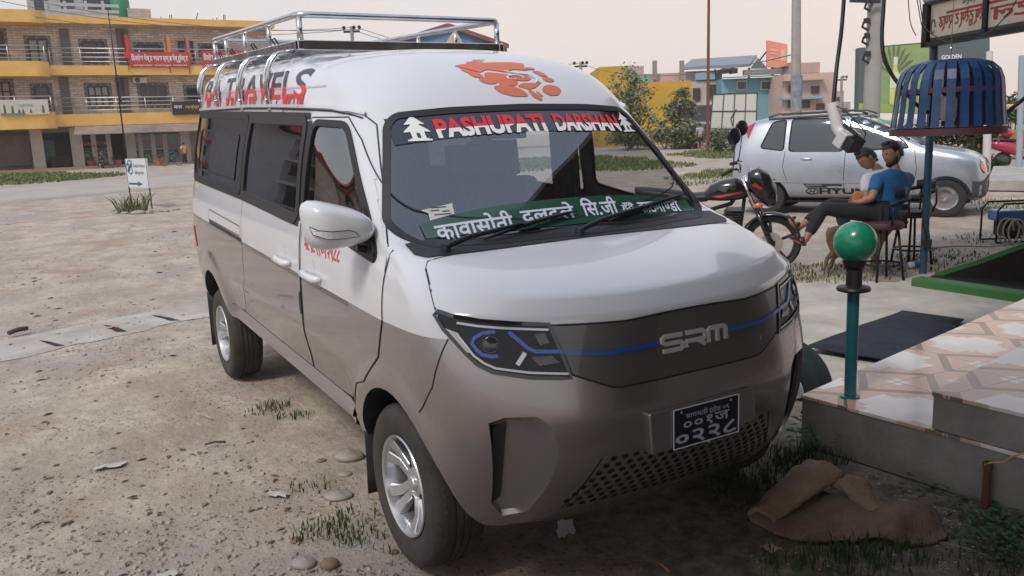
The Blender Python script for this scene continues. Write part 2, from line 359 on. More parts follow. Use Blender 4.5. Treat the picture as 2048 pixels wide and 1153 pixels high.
def dens(pts, step=.02, closed=True):
    out = []; n = len(pts)
    for k in range(n if closed else n-1):
        a = Vector(pts[k][:2]); b = Vector(pts[(k+1) % n][:2]); m = max(1, int((b-a).length/step))
        out += [a+(b-a)*(i/m) for i in range(m)]
    if not closed: out.append(Vector(pts[-1][:2]))
    return out
def sheet(name, pts, mt, z=.006, sub=.5, label=None, cat=None, kind='structure', zf=None):
    P = [(p[0], p[1]) for p in pts]; f = flat(P, sub)
    mb = MB(); mb.add([(v[0], v[1], (zf or zg)(v[0], v[1])+z) for v in f[0]], f[1]); o = mb.build(name, mt, None, True); tag(o, label, cat, kind=kind); return o
def rough_edge(pts, amp, step):
    out = []
    for p in dens(pts, step): out.append((p[0]+amp*mnoise.noise((p[0]*1.7, p[1]*1.7, 0))+amp*.4*mnoise.noise((p[0]*7, p[1]*7, 5)), p[1]+amp*mnoise.noise((p[0]*1.7, p[1]*1.7, 9))+amp*.4*mnoise.noise((p[0]*7, p[1]*7, 2))))
    return out
# road
near = [G(-420, 436), G(-150, 422), G(0, 410), G(160, 394), G(300, 381), G(420, 371), G(760, 346), G(1130, 318), G(1330, 302), G(1420, 292.5), G(1520, 281), G(1640, 270)]
far = [G(-420, 396), G(-150, 387), G(0, 376), G(160, 364.5), G(300, 355), G(420, 347), G(760, 325), G(1130, 302), G(1330, 286), G(1420, 279.5), G(1520, 271), G(1640, 262)]
mb = MB(); rows = []
for a, b in zip(near, far): rows.append([Vector((a.x+(b.x-a.x)*t, a.y+(b.y-a.y)*t, 0)) for t in (0, .004, .2, .35, .5, .65, .8, .996, 1)])
R2 = []
for i in range(len(rows)-1):
    for k in range(6): R2.append([rows[i][j].lerp(rows[i+1][j], k/6) for j in range(9)])
R2.append(rows[-1])
mb.grid([[Vector((p.x, p.y, zg(p.x, p.y)+(.05 if 0 < j < 8 else -.06))) for j, p in enumerate(r)] for r in R2])
o = mb.build('road', mat('asphalt_dusty', (.36, .325, .285), .9, var=.12, vs=.6, bump=.2, bs=40), None, True); tag(o, 'pale dusty asphalt road', 'road', kind='structure')
# drain slab strip with dark slots
CONC = mat('old_concrete', (.38, .34, .295), .9, var=.30, vs=1.6, col2=(.50, .46, .41), bump=.25, bs=45)
st = [G(-60, 684), G(0, 672), G(150, 648), G(280, 625), G(425, 600), G(520, 590), G(520, 618), G(420, 634), G(290, 657), G(150, 686), G(0, 716), G(-60, 730)]
sheet('drain_strip', rough_edge([(p.x, p.y) for p in st], .16, .12), CONC, .004, .12, 'pale concrete drain cover strip set in the dirt', 'drain strip', zf=gh)
M['slot'] = mat('slot_dark', (.018, .017, .016), .9)
for q in ([(76, 676), (98, 679), (130, 689), (112, 690)], [(206, 649), (228, 652), (254, 662), (232, 663)], [(302, 628), (322, 630), (362, 641), (338, 641)]):
    o = sheet('drain_slot', [(G(*p).x, G(*p).y) for p in q], M['slot'], .008, .1, None, None, zf=gh)
# concrete apron on the right
ap = [G(1500, 620), G(1570, 572), G(1640, 560), G(1790, 566), G(1850, 549), G(1900, 560), G(2120, 606), G(2200, 640), G(2048, 640), G(1700, 790), G(1600, 800), G(1560, 760)]
sheet('apron', rough_edge([(p.x, p.y) for p in ap], .12, .2), mat('grey_apron', (.47, .44, .395), .9, var=.25, vs=2.2, bump=.35, bs=30), .016, .25, 'worn grey concrete apron in front of the shop', 'apron', zf=gh)
# grass areas (blades nobody could count)
def gmat(name, a, b): return mat(name, a, .8, col2=b, vs=3, spec=.2)
M['grass'] = gmat('grass_green', (.085, .125, .04), (.19, .215, .085)); M['grass_dk'] = gmat('grass_dark', (.028, .055, .016), (.065, .10, .03))
def patch_blades(mb, px, n, h, w, rx, ry=None):
    for (x, y, k) in px:
        p = G(x, y)
        for _ in range(int(n*k)):
            a = random.random()*2*PI; r = math.sqrt(random.random()); q = p+RGT*(rx*r*math.cos(a))+FWD*((ry or rx)*r*math.sin(a)); blades(mb, (q.x, q.y), .02, 1, h, w)
mb = MB()
patch_blades(mb, [(20, 352, 1), (70, 356, 1), (110, 358, 1), (45, 364, 1), (-40, 360, 1), (130, 356, .4)], 1100, .14, .05, 2.8, 3.0)
patch_blades(mb, [(1030, 338, 1), (1090, 332, 1), (1150, 330, 1), (1210, 330, 1), (1260, 334, 1), (1060, 322, 1), (1130, 318, 1), (1190, 322, 1), (980, 334, 1), (920, 338, 1)], 1000, .13, .035, 2.6, 3.2)
patch_blades(mb, [(1400, 309, .6), (1440, 311, 1), (1470, 314, .8), (1430, 303, .5)], 800, .14, .03, 1.8, 2.0)
patch_blades(mb, [(1400, 356, .6), (1440, 350, 1), (1470, 342, .7), (1420, 368, .4)], 600, .10, .014, 1.1, 1.0)
patch_blades(mb, [(1600, 546, .5), (1640, 548, .7), (1690, 546, .5), (1860, 528, 1), (1900, 515, 1), (1990, 365, 1), (2030, 420, 2), (2000, 405, 1.5), (1990, 480, .6)], 230, .04, .007, .6, .6)
o = mb.build('grass', M['grass'], None, fix=False); tag(o, 'patches of green grass across the lot', 'grass', kind='stuff')
mb = MB()
patch_blades(mb, [(545, 812, 1), (530, 822, .6), (590, 832, .8), (640, 1058, 1), (636, 1072, .6), (700, 1035, .8), (715, 1075, .8), (620, 975, .5), (690, 1065, .5), (800, 1105, .4)], 70, .035, .003, .11, .08)
patch_blades(mb, [(1480, 965, 1), (1530, 945, 1), (1560, 920, 1.4), (1600, 912, 1.4), (1500, 1000, .8), (1590, 940, 1), (1640, 918, 1), (1450, 985, .5), (1540, 975, .6)], 75, .055, .003, .16, .13)
patch_blades(mb, [(1560, 1110, .6), (1620, 1120, 1), (1680, 1110, 1), (1730, 1105, 1), (1780, 1100, .8), (1700, 1140, 1), (1800, 1135, .6), (1860, 1100, .4), (1560, 1145, .5), (1960, 1135, .6), (2010, 1150, .6)], 60, .055, .0028, .13, .10)
o = mb.build('grass_tufts', M['grass_dk'], None, fix=False); tag(o, 'thin dark grass tufts around the van and step', 'grass', kind='stuff')
def leafy(mb, c, n, size, hgt, spread):
    for _ in range(n):
        a = random.random()*2*PI; r = spread*math.sqrt(random.random()); z = c[2]+hgt*random.random()*(1-.6*r/spread); p = Vector((c[0]+r*math.cos(a), c[1]+r*math.sin(a), z)); b = a+random.uniform(-.7, .7); d = Vector((math.cos(b), math.sin(b), random.uniform(-.25, .45))); s = d.cross(Vector((0, 0, 1))).normalized(); L_ = size*random.uniform(.6, 1.2); up = Vector((0, 0, .12*L_))
        mb.add([p, p+d*L_*.45+s*L_*.27+up, p+d*L_, p+d*L_*.45-s*L_*.27+up], [(0, 1, 2), (0, 2, 3)])
mb = MB()
for x, y, n in [(1985, 1050, 60), (2020, 1075, 70), (1960, 1075, 40), (2040, 1045, 50), (1880, 985, 22), (1930, 1010, 30), (1850, 975, 14), (2030, 1110, 40), (1990, 1100, 40), (2048, 1090, 50)]:
    p = G(x, y); leafy(mb, (p.x, p.y, .0), n, .04, .05, .10)
o = mb.build('ground_cover', mat('clover_leaf', (.03, .075, .022), .6, col2=(.06, .12, .04), vs=20), None, fix=False); tag(o, 'low leafy weeds along the foot of the step', 'weeds', kind='stuff')
# gravel nobody could count, plus chips scattered on the dark soil
rs = random.Random(11)
def stone_verts(c, r, sq, rng, n=7):
    vs = []; ph = rng.random()*9
    for i in range(5):
        t = PI*i/4
        for k in range(n):
            a = 2*PI*k/n; q = r*(1+.22*mnoise.noise((math.cos(a)*1.3+ph, math.sin(a)*1.3, i*.6)))
            vs.append((c[0]+q*math.sin(t)*math.cos(a), c[1]+q*.8*math.sin(t)*math.sin(a), c[2]+q*sq*math.cos(t)))
    fs = [(i*n+k, i*n+(k+1) % n, (i+1)*n+(k+1) % n, (i+1)*n+k) for i in range(4) for k in range(n)]
    return vs, fs
mb = MB()
for _ in range(2600):
    px = rs.uniform(-20, 1500); py = 1153-(rs.random()**1.6)*720
    if rs.random() < .5: px = rs.uniform(0, 800)
    p = G(px, py)
    if -3.9 < p.x < .8 and abs(p.y) < .8: continue
    if mnoise.noise((p.x*.6, p.y*.6, 4)) < -.12+.2*rs.random(): continue
    r = .0035+.014*rs.random()**4+.0015*max(0, -p.x)
    v, f = stone_verts((p.x, p.y, gh(p.x, p.y)+r*.15), r, .55, rs, 5); mb.add(v, f)
o = mb.build('gravel', mat('gravel', (.22, .20, .18), .9, col2=(.42, .37, .31), vs=7, detail=2), None, False, fix=False); tag(o, 'loose gravel scattered over the dirt', 'gravel', kind='stuff')
mb = MB()
for _ in range(420):
    x = rs.gauss(.75, .5); y = rs.gauss(1.12, .16)
    if rs.random() < .4: q = G(rs.uniform(1500, 2040), rs.uniform(960, 1140)); x, y = q.x, q.y
    if y > 1.28: continue
    r = .004+.006*rs.random(); a = rs.random()*PI; c, s = math.cos(a)*r, math.sin(a)*r; z = gh(x, y)+.004
    mb.add([(x-c, y-s, z), (x+s*.7, y-c*.7, z+.002), (x+c, y+s, z), (x-s*.7, y+c*.7, z+.002)], [(0, 1, 2, 3)])
o = mb.build('chips', mat('wood_chips', (.42, .36, .22), .8, var=.3, vs=30), None, fix=False); tag(o, 'pale yellow chips strewn on the dark soil', 'litter', kind='stuff')
mb = MB()
for _ in range(900):
    px = rs.uniform(-20, 1000); py = 1153-(rs.random()**1.5)*700; p = G(px, py)
    if -3.9 < p.x < .8 and abs(p.y) < .85: continue
    r = (.006+.022*rs.random()**3)*(1+.12*max(0, -p.x)); a = rs.random()*PI; c, s = math.cos(a)*r, math.sin(a)*r; z = gh(p.x, p.y)+.003; k = rs.uniform(.15, .5)
    mb.add([(p.x-c, p.y-s, z), (p.x+s*k, p.y-c*k, z+r*.3), (p.x+c, p.y+s, z), (p.x-s*k, p.y+c*k, z+r*.15)], [(0, 1, 2, 3)])
o = mb.build('debris', mat('dead_leaf', (.07, .055, .045), .9, col2=(.26, .20, .14), vs=5, detail=2), None, fix=False); tag(o, 'dead leaf flakes and wood bits over the dirt', 'debris', kind='stuff')
ROCK = mat('river_stone', (.22, .19, .165), .75, col2=(.36, .32, .28), vs=14, bump=.2, bs=60); ROCKR = mat('red_stone', (.20, .12, .09), .85, var=.25, vs=20, bump=.25, bs=60)
def stone(px, py, wpx, hpx, label, mt=None, group=None, sq=.55, seed=0, sub=2):
    p = G(px, py); dep = (p-CAM).dot(_f); r = wpx/FPX*dep/2; rg = random.Random(seed+int(px)); v, f = stone_verts((0, 0, 0), r, sq*hpx/wpx*1.2, rg, 9)
    mb = MB(); mb.M = Matrix.Rotation(rg.random()*.7-.35+YAW+PI/2, 4, 'Z'); mb.add(v, f); o = mb.build('stone', mt or ROCK, None, True, sub=sub); o.location = (p.x, p.y, gh(p.x, p.y)+r*sq*hpx/wpx*.45); tag(o, label, 'stone', group); return o
SG = 'stones lying around the front wheel'
stone(697, 912, 78, 42, 'large smooth grey stone touching the sill behind the front wheel', None, SG); stone(676, 988, 72, 28, 'flat brown stone beside the front wheel mud flap', None, SG, seed=2)
stone(690, 944, 34, 14, 'small grey stone between the two big stones', None, SG, seed=3); stone(592, 1077, 30, 26, 'reddish stone next to the bright grass tuft', ROCKR, SG, seed=4)
stone(607, 1124, 60, 40, 'wedge shaped tan stone at the bottom edge left of the front tyre', None, SG, seed=5); stone(660, 1127, 46, 46, 'rough upright brown stone in front of the tyre at the bottom edge', ROCKR, SG, seed=6)
stone(788, 1100, 22, 20, 'small brick red stone just left of the front tyre', ROCKR, SG, seed=7); stone(642, 918, 26, 12, 'small red brown stone left of the large smooth stone', ROCKR, SG, seed=8)
stone(560, 1073, 14, 16, 'small round pale pebble left of the reddish stone', None, SG, seed=9); stone(500, 880, 18, 14, 'small pale pebble alone on the bare dirt', None, SG, seed=12)
# litter
PAPER = mat('dirty_paper', (.46, .43, .38), .85, var=.2, vs=15)
def litter(px, py, w, h, label, mt, name='litter', cat='litter', ang=0, sd=0):
    p = G(px, py); dep = (p-CAM).dot(_f); a = w/FPX*dep/2; b = max(.01, h/FPX*dep*1.2); rg = random.Random(sd+int(px)); mb = MB()
    mb.grid([[(a*u*(1+.15*rg.uniform(-1, 1)), b*v*(1+.3*rg.uniform(-1, 1)), .012*rg.random()+.004) for u in np.linspace(-1, 1, 7)] for v in np.linspace(-1, 1, 4)])
    o = mb.build(name, mt, None, 40); o.location = (p.x, p.y, gh(p.x, p.y)+.006); o.rotation_euler = (0, 0, YAW-PI/2+ang); tag(o, label, cat); return o
litter(220, 930, 54, 9, 'torn strip of white paper on the bare dirt', PAPER, ang=.35); litter(555, 988, 46, 9, 'crumpled pale leaves of paper left of the flat stone', PAPER, ang=-.3)
litter(225, 655, 20, 6, 'small pink wrapper at the edge of the drain strip', mat('pink_wrap', (.55, .2, .2), .6), ang=.2); litter(1542, 1100, 30, 12, 'red and white foil wrapper below the brown mat', mat('foil_wrap', (.45, .08, .07), .4, col2=(.6, .55, .55), vs=30), ang=.5)
litter(330, 1145, 46, 10, 'pale paper scrap at the bottom edge of the lot', PAPER, ang=.5); litter(1132, 1058, 34, 26, 'crumpled white plastic bag under the front bumper', mat('white_plastic', (.6, .6, .6), .35), ang=0)
def stick(px, py, qx, qy, label, col=(.25, .19, .12), r=.006):
    a, b = G(px, py), G(qx, qy); mb = MB(); mb.tube([a+Vector((0, 0, r+.004)), a.lerp(b, .5)+Vector((0, 0, r+.012)), b+Vector((0, 0, r+.004))], r, 6); o = mb.build('stick', mat('dry_stick', col, .9, var=.3, vs=20), None, True); tag(o, label, 'stick')
stick(410, 893, 452, 888, 'dark twig lying on the dirt left of the front wheel', (.08, .06, .045)); stick(392, 830, 425, 840, 'pale straw stalk lying near the van sill', (.45, .38, .28), .004); stick(1310, 1128, 1340, 1150, 'reddish stick under the front bumper shade', (.25, .1, .06)); stick(1880, 1090, 1990, 1122, 'thin grey twig to the right of the brown mat', (.2, .17, .13), .004); stick(18, 672, 55, 662, 'dark chunk of wood on the drain strip', (.07, .05, .04), .02)
# old boots of cloth and rags on the drain strip
# ================= MINIVAN: paint, parts =================
def paint(name, two):
    m = bpy.data.materials.new(name); m.use_nodes = True; t = m.node_tree; b = t.nodes['Principled BSDF']; L = t.links.new
    b.inputs['Coat Weight'].default_value = .8; b.inputs['Coat Roughness'].default_value = .04
    co = t.nodes.new('ShaderNodeTexCoord'); se = t.nodes.new('ShaderNodeSeparateXYZ'); L(co.outputs['Object'], se.inputs[0])
    def math_(op, a, c):
        n = t.nodes.new('ShaderNodeMath'); n.operation = op
        for i, v in enumerate((a, c)):
            if isinstance(v, (int, float)): n.inputs[i].default_value = v
            else: L(v, n.inputs[i])
        return n.outputs[0]
    W_, B_ = (.63, .645, .675, 1), (.355, .33, .325, 1)
    nx = math_('MAXIMUM', math_('MULTIPLY', se.outputs[0], -1), 0)
    zb = math_('MULTIPLY_ADD', nx, .046); t.nodes[-1].inputs[2].default_value = .924
    mk = math_('GREATER_THAN', se.outputs[2], zb)
    stripe = math_('MULTIPLY', math_('GREATER_THAN', se.outputs[2], math_('SUBTRACT', zb, .022)), math_('LESS_THAN', se.outputs[0], -.35))
    # road dust on the lower body
    nz = t.nodes.new('ShaderNodeTexNoise'); nz.inputs['Scale'].default_value = 3; nz.inputs['Detail'].default_value = 6; L(co.outputs['Object'], nz.inputs[0])
    du = t.nodes.new('ShaderNodeMapRange'); du.inputs[1].default_value = .95; du.inputs[2].default_value = .30; du.inputs[4].default_value = .38; L(se.outputs[2], du.inputs[0])
    dust = math_('MULTIPLY', du.outputs[0], nz.outputs[0])
    c1 = t.nodes.new('ShaderNodeMix'); c1.data_type = 'RGBA'; L(stripe, c1.inputs[0]); c1.inputs[6].default_value = B_; c1.inputs[7].default_value = (.10, .085, .08, 1)
    c2 = t.nodes.new('ShaderNodeMix'); c2.data_type = 'RGBA'; L(mk, c2.inputs[0]); L(c1.outputs[2], c2.inputs[6]); c2.inputs[7].default_value = W_
    if two == 'white': c2.inputs[6].default_value = W_; t.links.remove(c2.inputs[6].links[0])
    if two == 'brown': c2.inputs[7].default_value = B_
    c3 = t.nodes.new('ShaderNodeMix'); c3.data_type = 'RGBA'; L(dust, c3.inputs[0]); L(c2.outputs[2], c3.inputs[6]); c3.inputs[7].default_value = (.26, .215, .17, 1)
    ge = t.nodes.new('ShaderNodeNewGeometry')
    c4 = t.nodes.new('ShaderNodeMix'); c4.data_type = 'RGBA'; L(ge.outputs['Backfacing'], c4.inputs[0]); L(c3.outputs[2], c4.inputs[6]); c4.inputs[7].default_value = (.24, .24, .245, 1)
    L(c4.outputs[2], b.inputs['Base Color'])
    mt = math_('MULTIPLY', math_('SUBTRACT', 1, mk), .78)
    if two == 'brown': b.inputs['Metallic'].default_value = .78
    elif two != 'white': L(mt, b.inputs['Metallic'])
    ro = t.nodes.new('ShaderNodeMapRange'); ro.inputs[3].default_value = .20; ro.inputs[4].default_value = .55; L(dust, ro.inputs[0]); L(ro.outputs[0], b.inputs['Roughness'])
    return m
M['paint'] = paint('two_tone_paint', 'both'); M['paint_white'] = paint('white_car_paint', 'white'); M['paint_brown'] = paint('brown_metallic_paint', 'brown')
M['solid_brown'] = mat('brown_metallic_trim', (.355, .33, .325), .24, .78, coat=.8, var=.05, vs=4); M['solid_white'] = mat('white_gloss_trim', (.63, .645, .675), .3, coat=.8)
def glass(name, tint, rough=0, film=0):
    m = bpy.data.materials.new(name); m.use_nodes = True; t = m.node_tree; t.nodes.remove(t.nodes['Principled BSDF']); o = t.nodes['Material Output']
    tr = t.nodes.new('ShaderNodeBsdfTransparent'); tr.inputs[0].default_value = tuple(tint)+(1,)
    gl = t.nodes.new('ShaderNodeBsdfGlossy'); gl.inputs['Roughness'].default_value = rough; gl.inputs[0].default_value = (.95, .97, 1, 1)
    fr = t.nodes.new('ShaderNodeLayerWeight'); fr.inputs[0].default_value = .5
    pw = t.nodes.new('ShaderNodeMath'); pw.operation = 'POWER'; pw.inputs[1].default_value = 5; t.links.new(fr.outputs['Facing'], pw.inputs[0])
    mx = t.nodes.new('ShaderNodeMixShader'); add = t.nodes.new('ShaderNodeMath'); add.operation = 'MULTIPLY_ADD'; add.inputs[1].default_value = .92; add.inputs[2].default_value = .06+film
    t.links.new(pw.outputs[0], add.inputs[0]); t.links.new(add.outputs[0], mx.inputs[0]); t.links.new(tr.outputs[0], mx.inputs[1]); t.links.new(gl.outputs[0], mx.inputs[2]); t.links.new(mx.outputs[0], o.inputs[0])
    return m
M['windscreen'] = glass('windscreen_glass', (.86, .88, .88), 0, .12); M['tint'] = glass('tinted_side_glass', (.40, .42, .43), 0, .16); M['tint_dark'] = glass('dark_tinted_glass', (.14, .145, .16), 0, .16)
M['trim'] = mat('interior_trim', (.07, .068, .07), .7, var=.2, vs=8); M['cloth_dark'] = mat('seat_cloth', (.10, .085, .09), .9, var=.35, vs=12, bump=.3, bs=150)
M['panel'] = mat('grille_panel', (.115, .11, .108), .32, .35, coat=.7, var=.06, vs=3); M['lamp'] = mat('lamp_housing', (.008, .009, .012), .1, spec=.35, coat=.15, var=.3, vs=20)
M['blue_accent'] = mat('blue_trim', (.006, .09, .45), .3, coat=1); M['reflector'] = mat('side_reflector', (.55, .53, .50), .35, .3, bump=.5, bs=300)  # blue strips are plain glossy trim paint
M['lens'] = mat('clear_lens', (.62, .63, .65), .15, .3, coat=1); M['rubber_seal'] = mat('rubber_seal', (.012, .012, .013), .5)
M['dark_chrome'] = mat('dark_chrome', (.45, .45, .47), .15, 1); M['smoked'] = mat('smoked_lens', (.05, .05, .055), .08, .4, coat=1, var=.4, vs=60); M['amber'] = mat('amber_lens', (.7, .18, .02), .2, coat=1); M['red_lens'] = mat('red_lens', (.45, .01, .01), .15, coat=1)
M['hexdark'] = mat('grille_opening', (.006, .006, .006), .7); M['frit'] = mat('windscreen_frit', (.010, .010, .011), .15, coat=1)
M['film'] = mat('sun_strip_film', (.014, .015, .02), .12, coat=1)

BM = make_body_mesh(3)
_b = bmesh.new(); _b.from_mesh(BM); bmesh.ops.triangulate(_b, faces=_b.faces); TREE = BVHTree.FromBMesh(_b)
_b.verts.ensure_lookup_table(); _b.faces.ensure_lookup_table(); _TV = [[v.co.copy() for v in f.verts] for f in _b.faces]; _TN = [[v.normal.copy() for v in f.verts] for f in _b.faces]; _b.free()
from mathutils.interpolate import poly_3d_calc
def nrm(p):
    q, n, i, d = TREE.find_nearest(p)
    w = poly_3d_calc(_TV[i], q); return (_TN[i][0]*w[0]+_TN[i][1]*w[1]+_TN[i][2]*w[2]).normalized()
AX = {'x': ((1, 2), Vector((-1, 0, 0))), 'y': ((0, 2), Vector((0, 1, 0))), 'Y': ((0, 2), Vector((0, -1, 0))), 'z': ((0, 1), Vector((0, 0, -1)))}
def S(a, b, ax, off=0):                                    # point of the body seen along an axis: x = from the front, y = from the right side, Y = from the left side, z = from above
    (i, j), d = AX[ax]; o = Vector((0, 0, 0)); o[i] = a; o[j] = b; o -= d*6
    h = TREE.ray_cast(o, d)
    p = h[0] if h[0] else TREE.find_nearest(o+d*6)[0]
    return p+nrm(p)*off if off else p
def rnd(pts, r=.03, n=5):                                # round the corners of a 2D outline
    out = []; N = len(pts)
    for k in range(N):
        p = Vector(pts[k]); a = Vector(pts[k-1])-p; b = Vector(pts[(k+1) % N])-p; rr = min(r, a.length*.45, b.length*.45)
        A = p+a.normalized()*rr; B = p+b.normalized()*rr
        for i in range(n+1): t = i/n; out.append(tuple(A*(1-t)**2+p*2*t*(1-t)+B*t*t))
    return out
def prism2(mb, pts, ax, lo, hi, mi=1):
    (i, j), d = AX[ax]; k = 3-i-j; P = []
    for a, b in pts: v = [0, 0, 0]; v[i] = a; v[j] = b; v[k] = lo; P.append(tuple(v))
    e = [0, 0, 0]; e[k] = hi-lo; mb.prism(P, e, mi)
def boolean(me, cut, op):                                # cut: MB whose faces carry material index 1
    a = bpy.data.objects.new('a', me); COL.objects.link(a); cm = bpy.data.meshes.new('c'); cm.from_pydata(cut.v, [], cut.f)
    bm = bmesh.new(); bm.from_mesh(cm); bmesh.ops.recalc_face_normals(bm, faces=bm.faces); bm.to_mesh(cm); bm.free()
    cm.materials.append(None); cm.materials.append(None); cm.polygons.foreach_set('material_index', cut.m)
    while len(me.materials) < 2: me.materials.append(None)
    c = bpy.data.objects.new('c', cm); COL.objects.link(c)
    m = a.modifiers.new('b', 'BOOLEAN'); m.operation = op; m.object = c; m.solver = 'EXACT'; m.material_mode = 'INDEX'
    dg = bpy.context.evaluated_depsgraph_get(); dg.update(); r = bpy.data.meshes.new_from_object(a.evaluated_get(dg))
    bpy.data.objects.remove(a); bpy.data.objects.remove(c); return r
def keep(me, drop=(1,), test=None, off=0):
    bm = bmesh.new(); bm.from_mesh(me); dl = [f for f in bm.faces if f.material_index in drop or (test and not test(f.calc_center_median()))]
    bmesh.ops.delete(bm, geom=dl, context='FACES'); bm.to_mesh(me); bm.free()
    if off:
        for v in me.vertices: v.co = v.co+nrm(v.co)*off
    return me
def finish(me, name, mats, parent, custom=True):
    me.materials.clear()
    for m in (mats if isinstance(mats, (list, tuple)) else [mats]): me.materials.append(m)
    o = link(name, me, parent, True)
    ns = [nrm(v.co) for v in me.vertices] if custom else []
    if len(ns): me.normals_split_custom_set_from_vertices([tuple(n) for n in ns])
    return o
SKIN = BM.copy()
def patch(name, mt, parent, pts, ax, test=None, off=.002, lo=-1.2, hi=1.2, custom=True):
    cut = MB(); prism2(cut, pts, ax, lo, hi); me = boolean(SKIN.copy(), cut, 'INTERSECT')
    return finish(keep(me, (1,), test, off), name, mt, parent, custom)
def ribbon(pts3, w, off=.003, h=0, n_closed=False):      # strip lying on the body along 3D points
    mb = MB(); P = [Vector(p) for p in pts3]; N = len(P); A = []; B = []
    for i, p in enumerate(P):
        t = (P[(i+1) % N]-P[i-1]) if n_closed else (P[min(i+1, N-1)]-P[max(i-1, 0)])
        n = nrm(p); s = n.cross(t).normalized()*(w/2); A.append(p+n*off+s); B.append(p+n*off-s)
    rows = [A, B]
    if h: rows = [[p-nrm(p)*off for p in A], [p+nrm(p)*h for p in A], [p+nrm(p)*h for p in B], [p-nrm(p)*off for p in B]]
    if n_closed: rows = [r+[r[0]] for r in rows]
    mb.grid(rows)
    if h and not n_closed:
        mb.poly([r[0] for r in rows]); mb.poly([r[-1] for r in rows])
    return mb
def line(pts2, ax, step=.03, closed=False): return [S(a, b, ax) for a, b in dens(pts2, step, closed)]
def line3(pts3, step=.03):
    out = []
    for a, b in zip(pts3, pts3[1:]):
        a = Vector(a); b = Vector(b); m = max(1, int((b-a).length/step)); out += [a+(b-a)*(i/m) for i in range(m)]
    out.append(Vector(pts3[-1])); return [TREE.find_nearest(p)[0] for p in out]
def join(mbs):
    r = MB()
    for m in mbs: n = len(r.v); r.v += m.v; r.f += [tuple(i+n for i in f) for f in m.f]; r.m += m.m
    return r
def decal(polys, ax, off, step=.02):                     # filled outlines on the body
    mb = MB()
    for pts in polys:
        me = flat(pts, step)
        n = len(mb.v); mb.v += [tuple(S(v[0], v[1], ax, off)) for v in me[0]]; mb.f += [tuple(i+n for i in f) for f in me[1]]; mb.m += [0]*len(me[1])
    return mb
# ---- lettering: outlines of Blender's own font; Devanagari is written in visual order, '~' before a letter = its half form ----
def text2d(segs, size=1.0, bold=0, spc=1.0):
    V, F = [], []; x = 0
    for sgm in ([segs] if isinstance(segs, str) else segs):
        half = sgm.startswith('~'); body = sgm.lstrip('~')
        c = bpy.data.curves.new('t', 'FONT'); c.body = body; c.size = size; c.resolution_u = 3; c.offset = bold*size; c.space_character = spc
        o = bpy.data.objects.new('t', c); COL.objects.link(o); dg = bpy.context.evaluated_depsgraph_get(); dg.update()
        me = bpy.data.meshes.new_from_object(o.evaluated_get(dg)); bpy.data.objects.remove(o); bpy.data.curves.remove(c)
        if not len(me.vertices): x += .3*size; continue
        bm = bmesh.new(); bm.from_mesh(me); hi = max(v.co.x for v in bm.verts)
        if half:
            hi *= .66; bmesh.ops.bisect_plane(bm, geom=bm.verts[:]+bm.edges[:]+bm.faces[:], plane_co=(hi, 0, 0), plane_no=(1, 0, 0), clear_outer=True)
        bmesh.ops.subdivide_edges(bm, edges=[e for e in bm.edges if e.calc_length() > .35*size], cuts=2); bmesh.ops.triangulate(bm, faces=bm.faces)
        bm.verts.index_update(); n = len(V)
        V += [(v.co.x+x, v.co.y) for v in bm.verts]; F += [tuple(v.index+n for v in f.verts) for f in bm.faces]; bm.free()
        x += hi+(.0 if half else .035*size)
    return V, F
def fit_text(segs, bold, mp, W=1, H=1, mi=0, mb=None, halfsplit=None, box=None):
    """lettering scaled to a unit box, then placed by mp(u, v)"""
    V, F = text2d(segs, 1, bold); x0 = min(v[0] for v in V); x1 = max(v[0] for v in V); y0 = min(v[1] for v in V); y1 = max(v[1] for v in V)
    mb = mb or MB(); n = len(mb.v)
    mb.v += [tuple(mp((v[0]-x0)/(x1-x0), (v[1]-y0)/(y1-y0))) for v in V]; mb.f += [tuple(i+n for i in f) for f in F]; mb.m += [mi]*len(F); return mb

VAN = thing('minivan', 'white over brown passenger van with steel roof rack, parked in the foreground', 'van')
# ---- openings ----
FW = rnd([(-.985,1.262),(-.94,1.632),(-.60,1.612),(-.475,1.50),(-.13,1.15),(-.12,1.125),(-.30,1.155)], .06)
SW = rnd([(-2.115,1.275),(-2.045,1.688),(-1.045,1.645),(-1.06,1.205)], .05)
QW = rnd([(-3.66,1.352),(-3.60,1.765),(-2.095,1.697),(-2.165,1.282)], .05)
WS = rnd([(-.64,1.165),(-.71,1.205),(-.735,1.25),(-.60,1.60),(-.555,1.637),(-.33,1.651),(0,1.657),(.33,1.651),(.555,1.637),(.60,1.60),(.735,1.25),(.71,1.205),(.64,1.165),(.36,1.152),(0,1.149),(-.36,1.152)], .03)
BUMP = [(.388,.935),(.345,.765),(.27,.665),(.2,.15),(1,.15),(1,.935)]
arch = [(.03+.368*math.cos(t), .315+.368*math.sin(t)) for t in np.linspace(0, 2*PI, 40, endpoint=False)]
archr = [(-3.05+.365*math.cos(t), .375+.365*math.sin(t)) for t in np.linspace(0, 2*PI, 40, endpoint=False)]
VENT = [[(s*.71,.668),(s*.665,.685),(s*.575,.682),(s*.535,.645),(s*.517,.55),(s*.53,.465),(s*.575,.335),(s*.648,.322),(s*.69,.38)] for s in (-1, 1)]
bodyme = BM
for q, ax_, l_, h_, mi_ in [(BUMP, 'y', -1.1, 1.1, 1)]+[(q, 'y', a, b, 2) for q in (arch, archr) for a, b in ((-1.1, -.42), (.42, 1.1))]+[(q, 'y', -1.1, 1.1, 1) for q in (FW, SW, QW)]+[(WS, 'x', -.66, .2, 1)]:
    cut = MB(); prism2(cut, q, ax_, l_, h_, mi_); bodyme = boolean(bodyme, cut, 'DIFFERENCE')
keep(bodyme, (1,))
